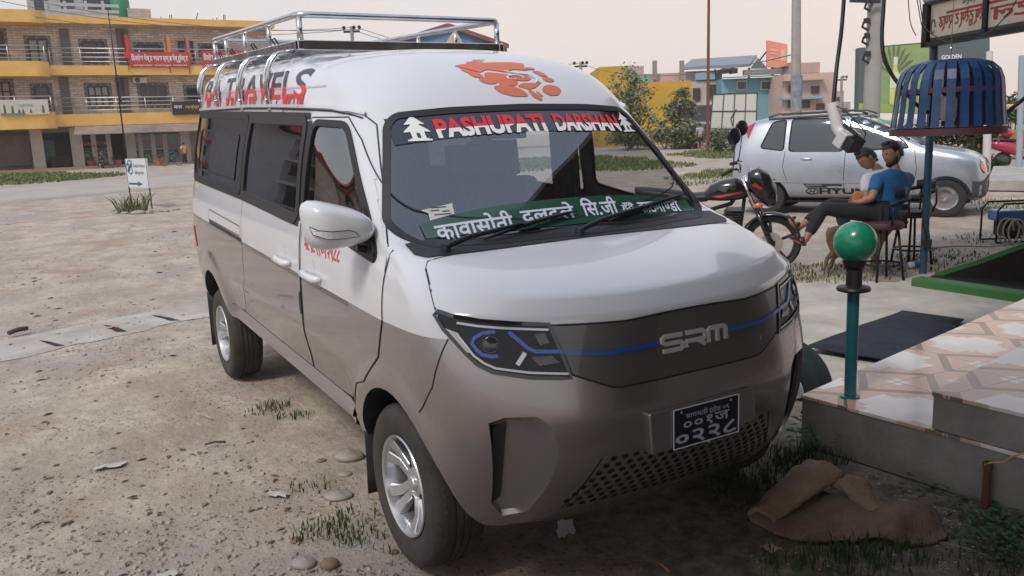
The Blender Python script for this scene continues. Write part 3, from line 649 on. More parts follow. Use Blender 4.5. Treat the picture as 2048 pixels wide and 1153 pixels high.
bmx = bmesh.new(); bmx.from_mesh(bodyme)                  # wheel-arch liners become a part of their own
lin = [f for f in bmx.faces if f.material_index == 2]; LBS = {}
for f in lin: c = f.calc_center_median(); LBS.setdefault((c.x > -1.5, c.y > 0), MB()).add([v.co[:] for v in f.verts], [tuple(range(len(f.verts)))])
bmesh.ops.delete(bmx, geom=lin, context='FACES'); bmx.to_mesh(bodyme); bmx.free()
finish(bodyme, 'body', M['paint'], VAN)
for lb in LBS.values(): lb.build('wheel_arch_liner', M['black'], VAN)
bu = SKIN.copy(); cut = MB(); prism2(cut, BUMP, 'y', -1.1, 1.1); bu = boolean(bu, cut, 'INTERSECT')
for q, ax_, l_, h_ in [(arch, 'y', -1.1, -.42), (arch, 'y', .42, 1.1)]+[(q, 'x', .2, 1) for q in VENT]:
    cut = MB(); prism2(cut, q, ax_, l_, h_, 2); bu = boolean(bu, cut, 'DIFFERENCE')
keep(bu, (1, 2), None, .0012); BUMPER = finish(bu, 'bumper', M['paint_brown'], VAN)
for q in VENT:                                           # recessed corner pockets: deep slot at the outer end, facet running forward
    s = -1 if q[0][0] < 0 else 1
    lip = [S(a, b, 'x', .001) for a, b in dens(q, .02)]; cy = s*.60; inn = []
    for p in lip:
        d = .003+.030*max(0, min(1, (abs(p.y)-.52)/.18))
        a, b = p.y+(s*.615-p.y)*.14, p.z+(.51-p.z)*.09
        c = S(a, b, 'x'); inn.append(Vector((c.x-d, a, b)))
    vb = MB(); vb.grid([lip+[lip[0]], inn+[inn[0]]]); vb.poly(inn); o = vb.build('bumper_pocket', M['solid_brown'], BUMPER, 30)
    sl = MB(); sl.poly([S(a, b, 'x')-Vector((d_, 0, 0)) for a, b, d_ in ((s*.690,.655,.018),(s*.655,.66,.020),(s*.660,.40,.020),(s*.680,.375,.018))]); sl.prism([S(a, b, 'x')-Vector((d_, 0, 0)) for a, b, d_ in ((s*.694,.655,.013),(s*.657,.66,.016),(s*.661,.40,.016),(s*.684,.375,.013))], (-.06, 0, 0)); sl.build('vent_slot', M['black'], BUMPER)
# ---- glass, doors, bonnet ----
R_ = lambda c: c.y < 0
L_ = lambda c: c.y > 0
WSG = patch('windscreen', M['windscreen'], VAN, WS, 'x', lambda c: c.x > -.7, -.002, -.66, .25, False)
for sd_, t_ in (('y', R_), ('Y', L_)):
    for q, nm, mt, fr in ((FW, 'door_window', 'tint', .03), (SW, 'sliding_window', 'tint', .05), (QW, 'rear_window', 'tint_dark', .035)):
        g = patch(nm, M[mt if sd_ == 'y' or nm == 'rear_window' else 'windscreen'], VAN, q, 'y', t_, -.001)
        ring = line(q, sd_, .03, True); ribbon(ring, fr, .003, .006, True).build('window_frame', M['rubber_seal' if nm != 'sliding_window' else 'black'], g, 40)
    if sd_ == 'y':                                        # sliding pane inside the rear window
        r2 = line(rnd([(-3.42,1.40),(-3.38,1.66),(-2.28,1.60),(-2.33,1.35)], .03), 'y', .03, True); ribbon(r2, .012, .0005, .003, True).build('inner_frame', M['rubber_seal'], g)
M['pane_black'] = M['gloss']
ring = line(WS, 'x', .03, True); RIM = ribbon(ring, .032, .002, .0035, True); RIM.build('windscreen_seal', M['rubber_seal'], WSG, 40)
# black pillars between the side windows
for sd_ in ('y', 'Y'):
    jb = []
    for a0, b0, a1, b1, w in ((-2.135,1.275,-2.068,1.70,.085),(-1.015,1.205,-.995,1.64,.07),(-3.70,1.345,-3.635,1.775,.06)):
        jb.append(ribbon(line([(a0, b0), (a1, b1)], sd_), w, .004))
    jb.append(ribbon(line([(-3.63,1.775),(-2.1,1.712),(-1.0,1.662)], sd_), .03, .0045)); jb.append(ribbon(line([(-3.68,1.335),(-2.14,1.262),(-1.02,1.192)], sd_), .03, .0045))
    join(jb).build('window_surround', M['black'], VAN)
FD = [(-1.0,.50),(-.965,.80),(-.955,1.13),(-.975,1.655),(-.60,1.642),(-.46,1.55),(-.02,1.165),(-.012,.93),(-.07,.78),(-.2,.66),(-.33,.62),(-.37,.52)]
SDR = [(-2.33,.55),(-2.09,.80),(-2.075,1.03),(-2.075,1.71),(-1.0,1.66),(-.982,1.13),(-.99,.80),(-1.02,.49)]
for sd_, t_ in (('y', R_), ('Y', L_)):
    for q, hole, nm in ((FD, FW, 'front_door'), (SDR, SW, 'sliding_door')):
        cut = MB(); prism2(cut, q, 'y', -1.2, 1.2); me = boolean(SKIN.copy(), cut, 'INTERSECT'); keep(me, (1,), lambda c: t_(c) and abs(nrm(c).y) > .55); me.materials.clear()
        cut = MB(); prism2(cut, hole, 'y', -1.2, 1.2); cut2 = cut
        me = bpy.data.meshes.new_from_object(link('x', me)) if False else me
        c3 = MB(); prism2(c3, hole, 'y', -1.2, 1.2); me2 = boolean(me, c3, 'DIFFERENCE'); keep(me2, (1,), None, .0025)
        dr = finish(me2, nm, M['paint'], VAN)
        ribbon(line(q, sd_, .03, True), .006, .0029, 0, True).build('door_gap', M['rubber_seal'], dr)
        s = -1 if sd_ == 'y' else 1
        hx, hz_ = (-.80, 1.0) if nm == 'front_door' else (-1.24, 1.02)
        p = S(hx, hz_, sd_); n = nrm(p); cup = MB()
        cup.poly([S(hx+.055*math.cos(a)-.01, hz_+.012+.048*math.sin(a), sd_, .003) for a in np.linspace(0, 2*PI, 20, endpoint=False)]); cu = cup.build('handle_cup', M['solid_white'], dr)
        hb = MB(); pts = [(-.120, .002), (-.112, .014), (-.085, .024), (-.02, .030), (.05, .030), (.095, .026), (.112, .014), (.118, .002)]
        hb.tube([S(hx+a+.005, hz_-.015-.03*a, sd_)+n*b for a, b in pts], [.009, .014, .0165, .016, .016, .0175, .016, .010], 10); hb.build('door_handle', M['solid_white'], dr, True)
# rail slot, fuel flap line, latch pocket, sill
rs = MB(); rs = ribbon(line([(-2.95,1.068),(-2.1,1.025)], 'y'), .022, .0032); rs.build('door_rail', M['rubber_seal'], VAN)
ribbon(line(rnd([(-2.98,1.085),(-2.955,1.148),(-2.12,1.10),(-2.12,1.045)], .015), 'y', .03, True), .004, .003, 0, True).build('fuel_flap_gap', M['rubber_seal'], VAN)
lp = MB(); lp.poly([S(-1.0+.017*math.cos(a), .835+.055*math.sin(a), 'y', .005) for a in np.linspace(0, 2*PI, 20, endpoint=False)]); lp.build('latch_cover', M['black'], VAN)
for sd_, s in (('y', -1), ('Y', 1)):
    sb = MB(); rows = []
    for x in np.linspace(-2.62, -.42, 24):
        z0 = .405+TILT*-x; w_ = abs(S(x, z0+.10, sd_).y)
        rows.append([Vector((x, s*(w_+.002), z0+.085)), Vector((x, s*(w_+.012), z0+.055)), Vector((x, s*(w_+.016), z0+.040)), Vector((x, s*(w_+.002), z0+.030)), Vector((x, s*(w_+.004), z0+.005)), Vector((x, s*(w_-.03), z0-.02)), Vector((x, s*.60, z0-.01))])
    sb.grid(rows); sb.build('sill', M['solid_brown'], VAN, 35)
fp = MB(); fp.box((-3.7, -.72, .40), (.36, .72, .43)); fp.build('floor_pan', M['black'], VAN)
HOOD = [(.9,-.785),(.325,-.782),(.267,-.768),(.17,-.738),(.128,-.71),(.105,-.60),(.095,-.409),(.08,0),(.095,.409),(.105,.60),(.128,.71),(.17,.738),(.267,.768),(.325,.782),(.9,.785)]
HOODF = [(-.85,1.01),(-.788,.999),(-.753,.996),(-.689,.982),(-.598,.971),(-.504,.962),(-.348,.956),(-.26,.954),(-.1,.963),(.1,.963),(.26,.954),(.348,.956),(.504,.962),(.598,.971),(.689,.982),(.753,.996),(.788,.999),(.85,1.01),(.85,1.4),(-.85,1.4)]
cut = MB(); prism2(cut, HOOD, 'z', .9, 1.4); hm = boolean(SKIN.copy(), cut, 'INTERSECT'); cut = MB(); prism2(cut, HOODF, 'x', -.6, 1.2); hm = boolean(hm, cut, 'INTERSECT')
hd = finish(keep(hm, (1,), lambda c: c.z > .94, .003), 'bonnet', M['paint_white'], VAN)
ribbon(line([(.37,-.765),(.325,-.782),(.267,-.768),(.17,-.738),(.128,-.71),(.105,-.60),(.095,-.409),(.08,0),(.095,.409),(.105,.60),(.128,.71),(.17,.738),(.267,.768),(.325,.782),(.37,.765)], 'z'), .007, .0034).build('bonnet_gap', M['rubber_seal'], hd)
cw = patch('cowl', M['black'], VAN, [(.09,-.5),(.072,0),(.09,.5),(.10,.62),(.10,.70),(.06,.73),(-.03,.725),(-.06,.60),(-.05,0),(-.06,-.60),(-.03,-.725),(.06,-.73),(.10,-.70),(.10,-.62)], 'z', lambda c: c.z > 1.1, .004, 1.0, 1.3)
ribbon(line([(.388,.925),(.345,.765),(.27,.665)], 'y'), .005, .0028).build('fender_gap', M['rubber_seal'], VAN); ribbon(line3([(-.52,-.652,1.645),(-.455,-.630,1.606),(-.34,-.672,1.47),(-.23,-.706,1.328),(-.12,-.757,1.235),(-.052,-.784,1.184),(-.03,-.80,1.14),(-.018,-.816,1.067)]), .006, .0028).build('pillar_gap', M['rubber_seal'], VAN)
# ---- gutter and roof edge ----
for sd_, s in (('y', -1), ('Y', 1)):
    gl = [(-3.62,1.80),(-2.118,1.757),(-1.55,1.732),(-.98,1.702),(-.76,1.687),(-.60,1.668),(-.52,1.648)]
    P = line(gl, sd_, .05); ribbon(P, .014, .001, .012).build('gutter', M['solid_white'], VAN, 40)
    P2 = line([(a, b-.014) for a, b in gl], sd_, .05); ribbon(P2, .007, .004).build('gutter_seal', M['rubber_seal'], VAN)
    patch('tail_light', M['red_lens'], VAN, [(-3.86,.95),(-3.86,1.32),(-3.73,1.32),(-3.74,.95)], 'y', R_ if s < 0 else L_, .004)
# ---- front: panel, lamps, logo, plate, grille ----
PAN = [(-.500,.957),(-.348,.951),(-.26,.949),(-.1,.958),(0,.960),(.1,.958),(.26,.949),(.348,.951),(.500,.957),(.455,.80),(.335,.748),(.30,.742),(.1,.746),(0,.747),(-.1,.746),(-.30,.742),(-.335,.748),(-.455,.80)]
pn = patch('grille_panel', M['panel'], VAN, PAN, 'x', lambda c: c.x > .3, .003, .3, 1)
ribbon(line(PAN, 'x', .03, True), .006, .0034, 0, True).build('panel_gap', M['rubber_seal'], pn)
for s in (-1, 1):
    ribbon(line([(s*.48,.873),(s*.334,.856),(s*.155,.861)], 'x'), .012, .002, .006).build('blue_strip', M['blue_accent'], pn, 30)
    LP = [(s*a, b) for a, b in ((.788,.998),(.779,1.006),(.753,.995),(.689,.981),(.598,.970),(.504,.961),(.460,.79),(.58,.803),(.681,.826),(.717,.850),(.743,.888),(.778,.955))]
    hl = patch('headlight', M['lamp'], VAN, LP, 'x', lambda c: c.x > .2, .004, .2, 1)
    def strip(nm, pts, w, mt, off=.003, h=.007): ribbon(line([(s*a, b) for a, b in pts], 'x'), w, off, h).build(nm, M[mt], hl, 30)
    ribbon(line(LP, 'x', .03, True), .012, .003, .005, True).build('lamp_seal', M['gloss'], hl, 40)
    strip('chrome_strip', [(.745,.975),(.70,.966),(.64,.958),(.58,.952),(.508,.945)], .007, 'dark_chrome'); strip('chrome_strip', [(.752,.945),(.722,.878),(.700,.855),(.672,.838),(.58,.819),(.468,.806)], .007, 'dark_chrome')
    strip('blue_strip', [(.620,.945),(.575,.893),(.555,.882),(.478,.876)], .012, 'blue_accent'); strip('blue_strip', [(.655,.948),(.69,.944),(.712,.930),(.72,.914),(.712,.895),(.70,.880),(.675,.873),(.66,.875)], .011, 'blue_accent')
    strip('silver_bar', [(.585,.880),(.612,.845)], .014, 'alloy')
    rf = MB(); rf = decal([[(s*.773,.958),(s*.748,.945),(s*.727,.885),(s*.738,.888)]], 'x', .008); rf.build('side_reflector', M['reflector'], hl)
    p = S(s*.675, .91, 'x', .006); n = nrm(p); lz = MB(); lz.lathe([(.001, .004), (.014, .003), (.021, .001), (.024, 0), (.026, -.002), (.026, .002), (.024, .002)], p, n, 20); lz.build('projector_lens', M['smoked'], hl, 40)
    q = S(s*.535, .845, 'x', .006); fc = MB(); fc.prism([S(s*a, b, 'x', .005) for a, b in ((.57,.866),(.51,.866),(.49,.842),(.55,.838))], nrm(q)*.004); fc.build('lamp_reflector', M['smoked'], hl)
    fd = MB(); fd = decal([[(s*.55,.935),(s*.52,.935),(s*.51,.905),(s*.54,.90)]], 'x', .006); fd.build('lamp_reflector', M['smoked'], hl)
# raised letters on the panel
lt = []
def stroke(pts, x0, w=.082, z0=.832, h=.047): return [S(x0+u*w, z0+v*h+.0*u, 'x') for u, v in pts]
for pts, x0 in (([(1,1),(.12,1),(0,.88),(0,.62),(.1,.5),(.9,.5),(1,.38),(1,.12),(.9,0),(0,0)], -.135), ([(0,0),(0,.42),(.9,.42),(1,.55),(1,.88),(.88,1),(0,1)], -.037), ([(.55,.42),(1,0)], -.037), ([(0,0),(0,.9),(.1,1),(.9,1),(1,.88),(1,0)], .062), ([(.5,.95),(.5,0)], .062)):
    lt.append(ribbon(stroke(pts, x0), .015, -.002, .013))
join(lt).build('maker_letters', mat('letter_silver', (.60, .60, .62), .3, .35, coat=.5), pn, 30, .0015)
em = MB(); em = decal([[(.333,.80),(.339,.80),(.339,.806),(.333,.806)],[(.334,.792),(.339,.792),(.339,.797),(.334,.797)]], 'x', .004); em.build('panel_mark', M['reflector'], pn)
fr_ = lambda y, z, off=0: S(y, z, 'x', off)
hexes = []; dz = .0245; r = 0
for zi in range(8):
    z = .508-zi*dz; ww = .355+.017*zi
    k = 0; pitch = .0415
    for i in range(-14, 15):
        y = (i+(.5 if zi % 2 else 0))*pitch
        if abs(y) > ww or (z > .49 and abs(y) < .15): continue
        hexes.append([(y+.0125*math.cos(a), z+.0088*math.sin(a)) for a in [PI/6+j*PI/3 for j in range(6)]])
hb = MB()
for h_ in hexes:
    P = [S(a, b, 'x', .0025) for a, b in h_]; hb.poly(P)
hb.build('grille_holes', M['hexdark'], BUMPER)
ribbon(line([(-.375,.517),(-.465,.325)], 'x'), .004, .003).build('grille_crease_shade', M['rubber_seal'], BUMPER); ribbon(line([(.375,.517),(.465,.325)], 'x'), .004, .003).build('grille_crease_shade', M['rubber_seal'], BUMPER)  # flat dark strips painting in the shade along the grille creases
ph = MB(); hv = [(-.225,.648),(.24,.648),(.255,.525),(-.215,.505)]
P = [Vector((.700, a, b)) for a, b in hv]; ph.prism(P, (-.05, 0, 0)); ph.build('plate_holder', M['solid_brown'], VAN, 0, .006)
pl = MB(); PX = .7045
pl.prism([(PX, -.130, .642), (PX, .162, .642), (PX, .162, .507), (PX, -.130, .507)], (-.004, 0, 0)); PLT = pl.build('number_plate', M['navy'], VAN, 0)
pb = MB(); pr = [(-.130,.642),(.162,.642),(.162,.507),(-.130,.507)]
for i in range(4): a, b = pr[i], pr[(i+1) % 4]; pb.bar((PX+.001, a[0], a[1]), (PX+.001, b[0], b[1]), .003, .003, up=(1, 0, 0))
pb.build('plate_border', M['white'], PLT)
M['plate_ink'] = mat('plate_lettering', (.50, .50, .58), .4)
tb = MB(); pm = lambda y0, y1, z0, z1: (lambda u, v: (PX+.0015, y0+(y1-y0)*u, z0+(z1-z0)*v))
fit_text(['बागमती ', 'प', 'दश ०६'][:1], .008, pm(-.078, .02, .603, .625), mb=tb); fit_text(['पदेश ०६'], .008, pm(.026, .118, .600, .625), mb=tb)
tb.bar((PX+.0015, .029, .606), (PX+.0015, .036, .600), .0025, .0005, up=(1, 0, 0))
fit_text('००१ज', .012, pm(-.088, .118, .563, .598), mb=tb); fit_text('०२२८', .022, pm(-.122, .152, .513, .560), mb=tb)
tb.build('plate_lettering', M['plate_ink'], PLT, 0, 0, False)
sc_ = MB()
for y in (-.095, .125): sc_.sphere((PX+.001, y, .628), .006, 8, (.5, 1, 1))
sc_.sphere((PX-.005, .03, .499), .007, 8); sc_.build('plate_screw', M['steel'], PLT, True)
# ---- wheels ----
def wheel(side):
    s = -1 if side == 'R' else 1; w = bpy.data.objects.new('wheel', None); COL.objects.link(w); w.parent = VAN
    t = MB(); prof = [(.185,-.085),(.205,-.098),(.255,-.104),(.285,-.096),(.300,-.080),(.305,-.05),(.3055,-.032),(.299,-.031),(.299,-.024),(.306,-.023),(.3065,-.004),(.300,-.003),(.300,.003),(.3065,.004),(.306,.023),(.299,.024),(.299,.031),(.3055,.032),(.305,.05),(.300,.080),(.285,.096),(.255,.104),(.205,.098),(.185,.085)]
    t.lathe(prof, (0, 0, 0), (0, 1, 0), 64); sp = t
    for k in range(72):                                   # tread blocks on the shoulder
        a = 2*PI*k/72
        for q in (-1, 1): sp.bar((.3005*math.cos(a), q*.060, .3005*math.sin(a)), (.285*math.cos(a+.05), q*.090, .285*math.sin(a+.05)), .012, .010, up=(math.cos(a), 0, math.sin(a)))
    t.build('tyre', M['dusty_rubber'], w, 35)
    r = MB(); r.lathe([(.187,-.088),(.1895,-.094),(.186,-.099),(.178,-.094),(.172,-.075),(.165,-.02),(.165,.07),(.187,.085)], (0, 0, 0), (0, 1, 0), 56)
    r.lathe([(.001,-.050),(.048,-.052),(.062,-.048),(.068,-.035),(.068,-.01)], (0, 0, 0), (0, 1, 0), 30); r.lathe([(.001,-.064),(.026,-.063),(.030,-.058),(.030,-.05)], (0, 0, 0), (0, 1, 0), 24)
    rm = MB()
    for k in range(5):
        a0 = 2*PI*k/5+.31
        for da in (-.17, .17):
            a = a0+da; b = a0+da*1.35; c, d = math.cos(a), math.sin(a)
            P0 = Vector((.05*math.cos(a0+da*1.9), -.046, .05*math.sin(a0+da*1.9))); P1 = Vector((.12*c, -.058, .12*d)); P2 = Vector((.176*math.cos(b), -.082, .176*math.sin(b))); tg = Vector((-d, 0, c))
            rows = []
            for P, hw in ((P0, .0165), (P1, .0185), (P2, .0265)):
                rows.append([P-tg*hw+Vector((0, .03, 0)), P-tg*hw+Vector((0, .004, 0)), P-tg*hw*.82, P+tg*hw*.82, P+tg*hw+Vector((0, .004, 0)), P+tg*hw+Vector((0, .03, 0))])
            rm.grid(rows)
    r2 = join([r, rm])
    if s > 0: r2.v = [(v[0], -v[1], v[2]) for v in r2.v]
    ri = r2.build('rim', M['alloy'], w, 22)
    nb = MB()
    for k in range(5): a = 2*PI*k/5+.31+PI/5; nb.lathe([(.001,-.050),(.010,-.050),(.011,-.03)], (.062*math.cos(a), s*0, .062*math.sin(a)), (0, 1, 0), 10)
    if s > 0: nb.v = [(v[0], -v[1], v[2]) for v in nb.v]
    nb.build('lug_nut', M['dark_metal'], ri)
    dk = MB(); dk.lathe([(.001,.0),(.13,.0),(.13,.02),(.165,.06)], (0, 0, 0), (0, 1, 0), 40)
    if s > 0: dk.v = [(v[0], -v[1], v[2]) for v in dk.v]
    dk.build('brake_disc', M['dark_metal'], ri, 40)
    return w
for sd_, s in (('R', -1), ('L', 1)):
    w0 = wheel(sd_); w0.location = (0, s*.712, .303); w0.rotation_euler = (0, .25, 0)
    w1 = dup(w0, (-3.045, s*.712, .303)); w1.parent = VAN; w1.rotation_euler = (0, -.4, 0)
    for x in (-.36, -3.46):
        mf = MB(); z1 = .46 if x > -1 else .56; mf.grid([[(x-.012*t*t, s*(.60+.21*u), z1-(z1-.14)*t) for u in (0, .5, 1)] for t in (0, .25, .5, .75, 1)]); o = mf.build('mud_flap', M['black'], VAN, True)
        md = o.modifiers.new('t', 'SOLIDIFY'); md.thickness = .008
# ---- mirror ----
def mirror(s):
    m = MB(); C0 = Vector((-.175, -.90, 1.25)); rows = []
    # shell seen from the front: rounded box 0.26 wide, 0.19 high, domed forward
    for i in range(9):
        t = i/8; d = .115*math.cos(t*PI/2); k = math.sin(t*PI/2)**.55; row = []
        for j in range(28):
            a = 2*PI*j/28; ca, sa = math.cos(a), math.sin(a)
            e = (abs(ca)**3.2+abs(sa)**3.2)**(-1/3.2)
            y = ca*e*.128*k; z = sa*e*.094*k
            z *= 1-.30*(.5-y/.256); z += .026*(y/.128) if z > 0 else 0; y += .012*(z/.09)
            row.append(C0+Vector((d-.05, -y*s*-1*-1, z)))
        rows.append(row)
    m.grid(rows, wrap=True)
    inner = [C0+(p-C0)*.93+Vector((.004, 0, 0)) for p in rows[-1]]; m.grid([rows[-1], inner], wrap=True)
    return m, C0, rows
mm, C0, rows = mirror(1)
for s in (-1,):
    def fl(mb):
        if s > 0: mb.v = [(v[0], -v[1], v[2]) for v in mb.v]
        return mb
    a = MB(); a.v = list(mm.v); a.f = list(mm.f); a.m = list(mm.m); MI = fl(a).build('wing_mirror', M['solid_white'], VAN, 50)
    g = MB(); g.poly([C0+(p-C0)*.93-Vector((.006, 0, 0)) for p in rows[-1]]); fl(g).build('mirror_glass', M['chrome'], MI)
    def sh(y, z, off=0):                                  # point on the shell front
        yy, zz = y/.128, z/.094; k = min(.999, (abs(yy)**3.2+abs(zz)**3.2)**(1/3.2)); t = math.asin(k**(1/.55)) if k < 1 else PI/2
        return C0+Vector((.115*math.cos(t)-.05+off, y, z))
    tl = MB(); ol = [(-.120,.010),(-.10,-.002),(-.06,-.008),(.0,-.009),(.020,-.014),(.042,-.034),(-.02,-.036),(-.075,-.034),(-.114,-.018)]
    nn = flat(ol, .02); tl.add([sh(v[0], v[1], .007) for v in nn[0]], nn[1]); fl(tl).build('turn_signal', M['lens'], MI)
    tr = MB(); dd = dens(ol, .01); tr.tube([sh(p[0], p[1], .006) for p in dd], .0017, 6, closed=True); fl(tr).build('signal_trim', M['gloss'], MI)
    ar = MB(); ar.tube([C0+Vector((-.03, .06, -.088)), C0+Vector((-.02, .12, -.098)), Vector((-.20, -.80, 1.08))], [.016, .018, .022], 8)
    ar.prism([S(a_, b_, 'y', .004) for a_, b_ in ((-.115,1.125),(-.12,1.15),(-.275,1.30),(-.30,1.152))], (0, -.012, 0)); fl(ar).build('mirror_arm', M['black'], MI, 0)
# ---- wipers ----
for y0, z0, y1, z1, bend in ((-.61,1.152,.03,1.215,.02),(-.01,1.150,.63,1.232,.02)):
    w = MB(); A = S(y0, z0, 'x', .02); B = S(y1-.26, z1-.004-.02, 'x', .035); E_ = S(y1+.02, z1+.012, 'x', .014)
    w.lathe([(.0,.012),(.016,.010),(.02,-.02)], A, nrm(A), 12); w.tube([A, A+(B-A)*.3+nrm(A)*.01, B], [.012, .010, .006], 8); wp = w.build('wiper', M['black'], VAN, 40)
    bl = MB(); b0 = S(y1-.44, z1-.055, 'x', .010); bl.tube([b0+(E_-b0)*t+Vector((0, 0, .008*math.sin(PI*t))) for t in np.linspace(0, 1, 9)], [.004,.007,.008,.009,.010,.009,.008,.007,.003], 6); bl.tube([B, b0+(E_-b0)*.42], .006, 6); bl.build('wiper_blade', M['rubber_seal'], wp, 40)
# ---- windscreen film and lettering ----
def wsz(y, t): return (1.545-.035*(abs(y)/.55)**2)*(1-t)+(1.635)*t if False else 0
mb = MB(); mb.grid([[S(y, 1.556-.030*(y/.58)**2+(1.648-.02*(y/.58)**2-1.556+.030*(y/.58)**2)*t, 'x', .0015) for y in np.linspace(-.60, .60, 25)] for t in np.linspace(0, 1, 4)])
sun = mb.build('sun_strip', M['film'], WSG, True)
def band(y0, y1, z0, z1, bow=-.012): return lambda u, v: S(y0+(y1-y0)*u, z0+(z1-z0)*v+bow*((y0+(y1-y0)*u)/.45)**2, 'x', .004)
for wd, y0, y1 in (('PASHUPATI', -.425, .075), ('DARSHAN', .125, .485)):
    bt = fit_text(wd, .045, band(y0, y1, 1.552, 1.628)); bm = bmesh.new(); me = bpy.data.meshes.new('t'); me.from_pydata(bt.v, [], bt.f); bm.from_mesh(me)
    for half in (0, 1):                                   # red upper half, white lower half, divided along the band's own curve
        b2 = bm.copy()
        for v in b2.verts: v.co.z += .012*(v.co.y/.45)**2
        bmesh.ops.bisect_plane(b2, geom=b2.verts[:]+b2.edges[:]+b2.faces[:], plane_co=(0, 0, 1.590), plane_no=(0, 0, 1), clear_outer=(half == 1), clear_inner=(half == 0))
        for v in b2.verts: v.co.z -= .012*(v.co.y/.45)**2
        me2 = bpy.data.meshes.new('banner_lettering'); b2.to_mesh(me2); b2.free(); me2.materials.append(M['red' if half == 0 else 'white']); link('banner_lettering', me2, sun)
    bm.free()
TEMPLE = [[(-.5,0),(.5,0),(.5,.06),(.38,.06),(.38,.10),(.28,.10),(.28,.36),(.55,.34),(.50,.40),(.18,.62),(.18,.66),(.42,.64),(.36,.70),(.06,.94),(.02,1.05),(-.02,1.05),(-.06,.94),(-.36,.70),(-.42,.64),(-.18,.66),(-.18,.62),(-.50,.40),(-.55,.34),(-.28,.36),(-.28,.10),(-.38,.10),(-.38,.06),(-.5,.06)]]
tp = MB()
for y0, sc_ in ((-.50, .10), (.535, .085)):
    f2 = flat([(a*sc_*.95, b*sc_) for a, b in TEMPLE[0]], .03); n0 = len(tp.v)
    tp.v += [tuple(S(y0+a[0], 1.535+a[1], 'x', .004)) for a in f2[0]]; tp.f += [tuple(i+n0 for i in f) for f in f2[1]]; tp.m += [0]*len(f2[1])
tp.build('temple_sticker', M['white'], sun)
dp = MB()
for y0, sc_ in ((-.50, .10), (.535, .085)): dp.poly([S(y0+a*sc_, 1.535+b*sc_, 'x', .0055) for a, b in ((-.07,.12),(.07,.12),(.07,.30),(-.07,.30))])
dp.build('temple_door', M['film'], sun)
M['green_film'] = mat('green_window_film', (.018, .075, .05), .25, coat=1, var=.1, vs=5)
gz = lambda y: (1.285-.05*(abs(y)/.63)**2.5, 1.184+.004*(y/.6)**2)
mb = MB(); mb.grid([[S(y, gz(y)[1]+(gz(y)[0]-gz(y)[1])*t, 'x', .0015) for y in np.linspace(-.625, .66, 27)] for t in np.linspace(0, 1, 4)])
gr = mb.build('green_banner', M['green_film'], WSG, True)
M['banner_ink'] = mat('banner_lettering_white', (.60, .64, .78), .4)
gt = MB()
for wd, y0, y1, z0, z1, bd in ((['कावासोती'], -.575, -.245, 1.188, 1.262, .02), (['दलदले'], -.205, .045, 1.203, 1.270, .02), (['िस.जी'], .085, .265, 1.207, 1.278, .02), (['हुँदै'], .285, .355, 1.208, 1.250, .015), (['काठमा', '~ण', 'डौं'], .375, .600, 1.204, 1.265, .02)):
    fit_text(wd, bd, band(y0, y1, z0, z1, -.010)).build('banner_lettering', M['banner_ink'], gr, 0, 0, False)
ps = MB(); f2 = flat([(-.60,1.283),(-.47,1.300),(-.475,1.262),(-.58,1.245),(-.575,1.27)], .03); ps.add([S(a[0], a[1], 'x', .003) for a in f2[0]], f2[1]); pst = ps.build('paper_sticker', mat('aged_paper', (.55, .55, .55), .8, var=.15, vs=30), WSG)
pi = MB()
for z, y0, y1 in ((1.287,-.56,-.50),(1.277,-.565,-.53),(1.272,-.52,-.49),(1.262,-.555,-.49)): pi.grid([[S(y, z+.0035*t, 'x', .0045) for y in np.linspace(y0, y1, 4)] for t in (0, 1)])
pi.build('sticker_print', M['film'], pst)
# ---- emblem on the roof brow, side lettering, phone number, orange sticker ----
E0 = (900, 90); ES = 1951/220
def emb(pts):                                            # outlines measured on the roof brow, read in the y-x plane
    return pts
EMB = [[(-.208,1.845),(-.14,1.856),(-.03,1.862),(.075,1.864),(.135,1.857),(.115,1.838),(.125,1.820),(.05,1.826),(-.0,1.812),(-.075,1.826),(-.115,1.810),(-.16,1.828)],
 [(-.198,1.836),(-.15,1.816),(-.118,1.800),(-.15,1.797),(-.19,1.815)],[(-.180,1.806),(-.14,1.797),(-.115,1.795),(-.125,1.782),(-.16,1.785)],
 [(-.145,1.776),(-.12,1.784),(-.09,1.780),(-.068,1.764),(-.075,1.752),(-.11,1.750),(-.14,1.762)],
 [(-.107,1.796),(-.09,1.808),(-.05,1.805),(.005,1.797),(.008,1.785),(.035,1.760),(.012,1.742),(-.055,1.744),(-.062,1.762),(-.105,1.780)],
 [(.018,1.793),(.05,1.795),(.10,1.788),(.115,1.776),(.085,1.765),(.045,1.766),(.022,1.778)],
 [(.022,1.738),(.055,1.752),(.125,1.752),(.135,1.765),(.155,1.755),(.10,1.726),(.07,1.722)],
 [(.125,1.837),(.165,1.835),(.175,1.826),(.135,1.824)],[(.145,1.816),(.185,1.816),(.205,1.802),(.215,1.785),(.175,1.790),(.165,1.800)],[(.175,1.782),(.225,1.778),(.235,1.765),(.205,1.756),(.18,1.766)],
 [(-.098,1.732),(-.07,1.742),(-.01,1.738),(.03,1.722),(.05,1.695),(.042,1.687),(-.02,1.688),(-.075,1.705)],
 [(.135,1.710),(.155,1.735),(.19,1.742),(.23,1.734),(.24,1.715),(.21,1.690),(.165,1.690)],[(.062,1.715),(.08,1.716),(.10,1.694),(.118,1.672),(.105,1.664),(.075,1.682)],[(.098,1.712),(.112,1.706),(.128,1.686),(.118,1.682)],
 [(-.14,1.862),(-.06,1.868),(-.06,1.871),(-.14,1.867)],[(-.10,1.875),(-.04,1.877),(-.04,1.880),(-.10,1.879)]]
def ez(z): return 1.684+(z-1.664)*.87
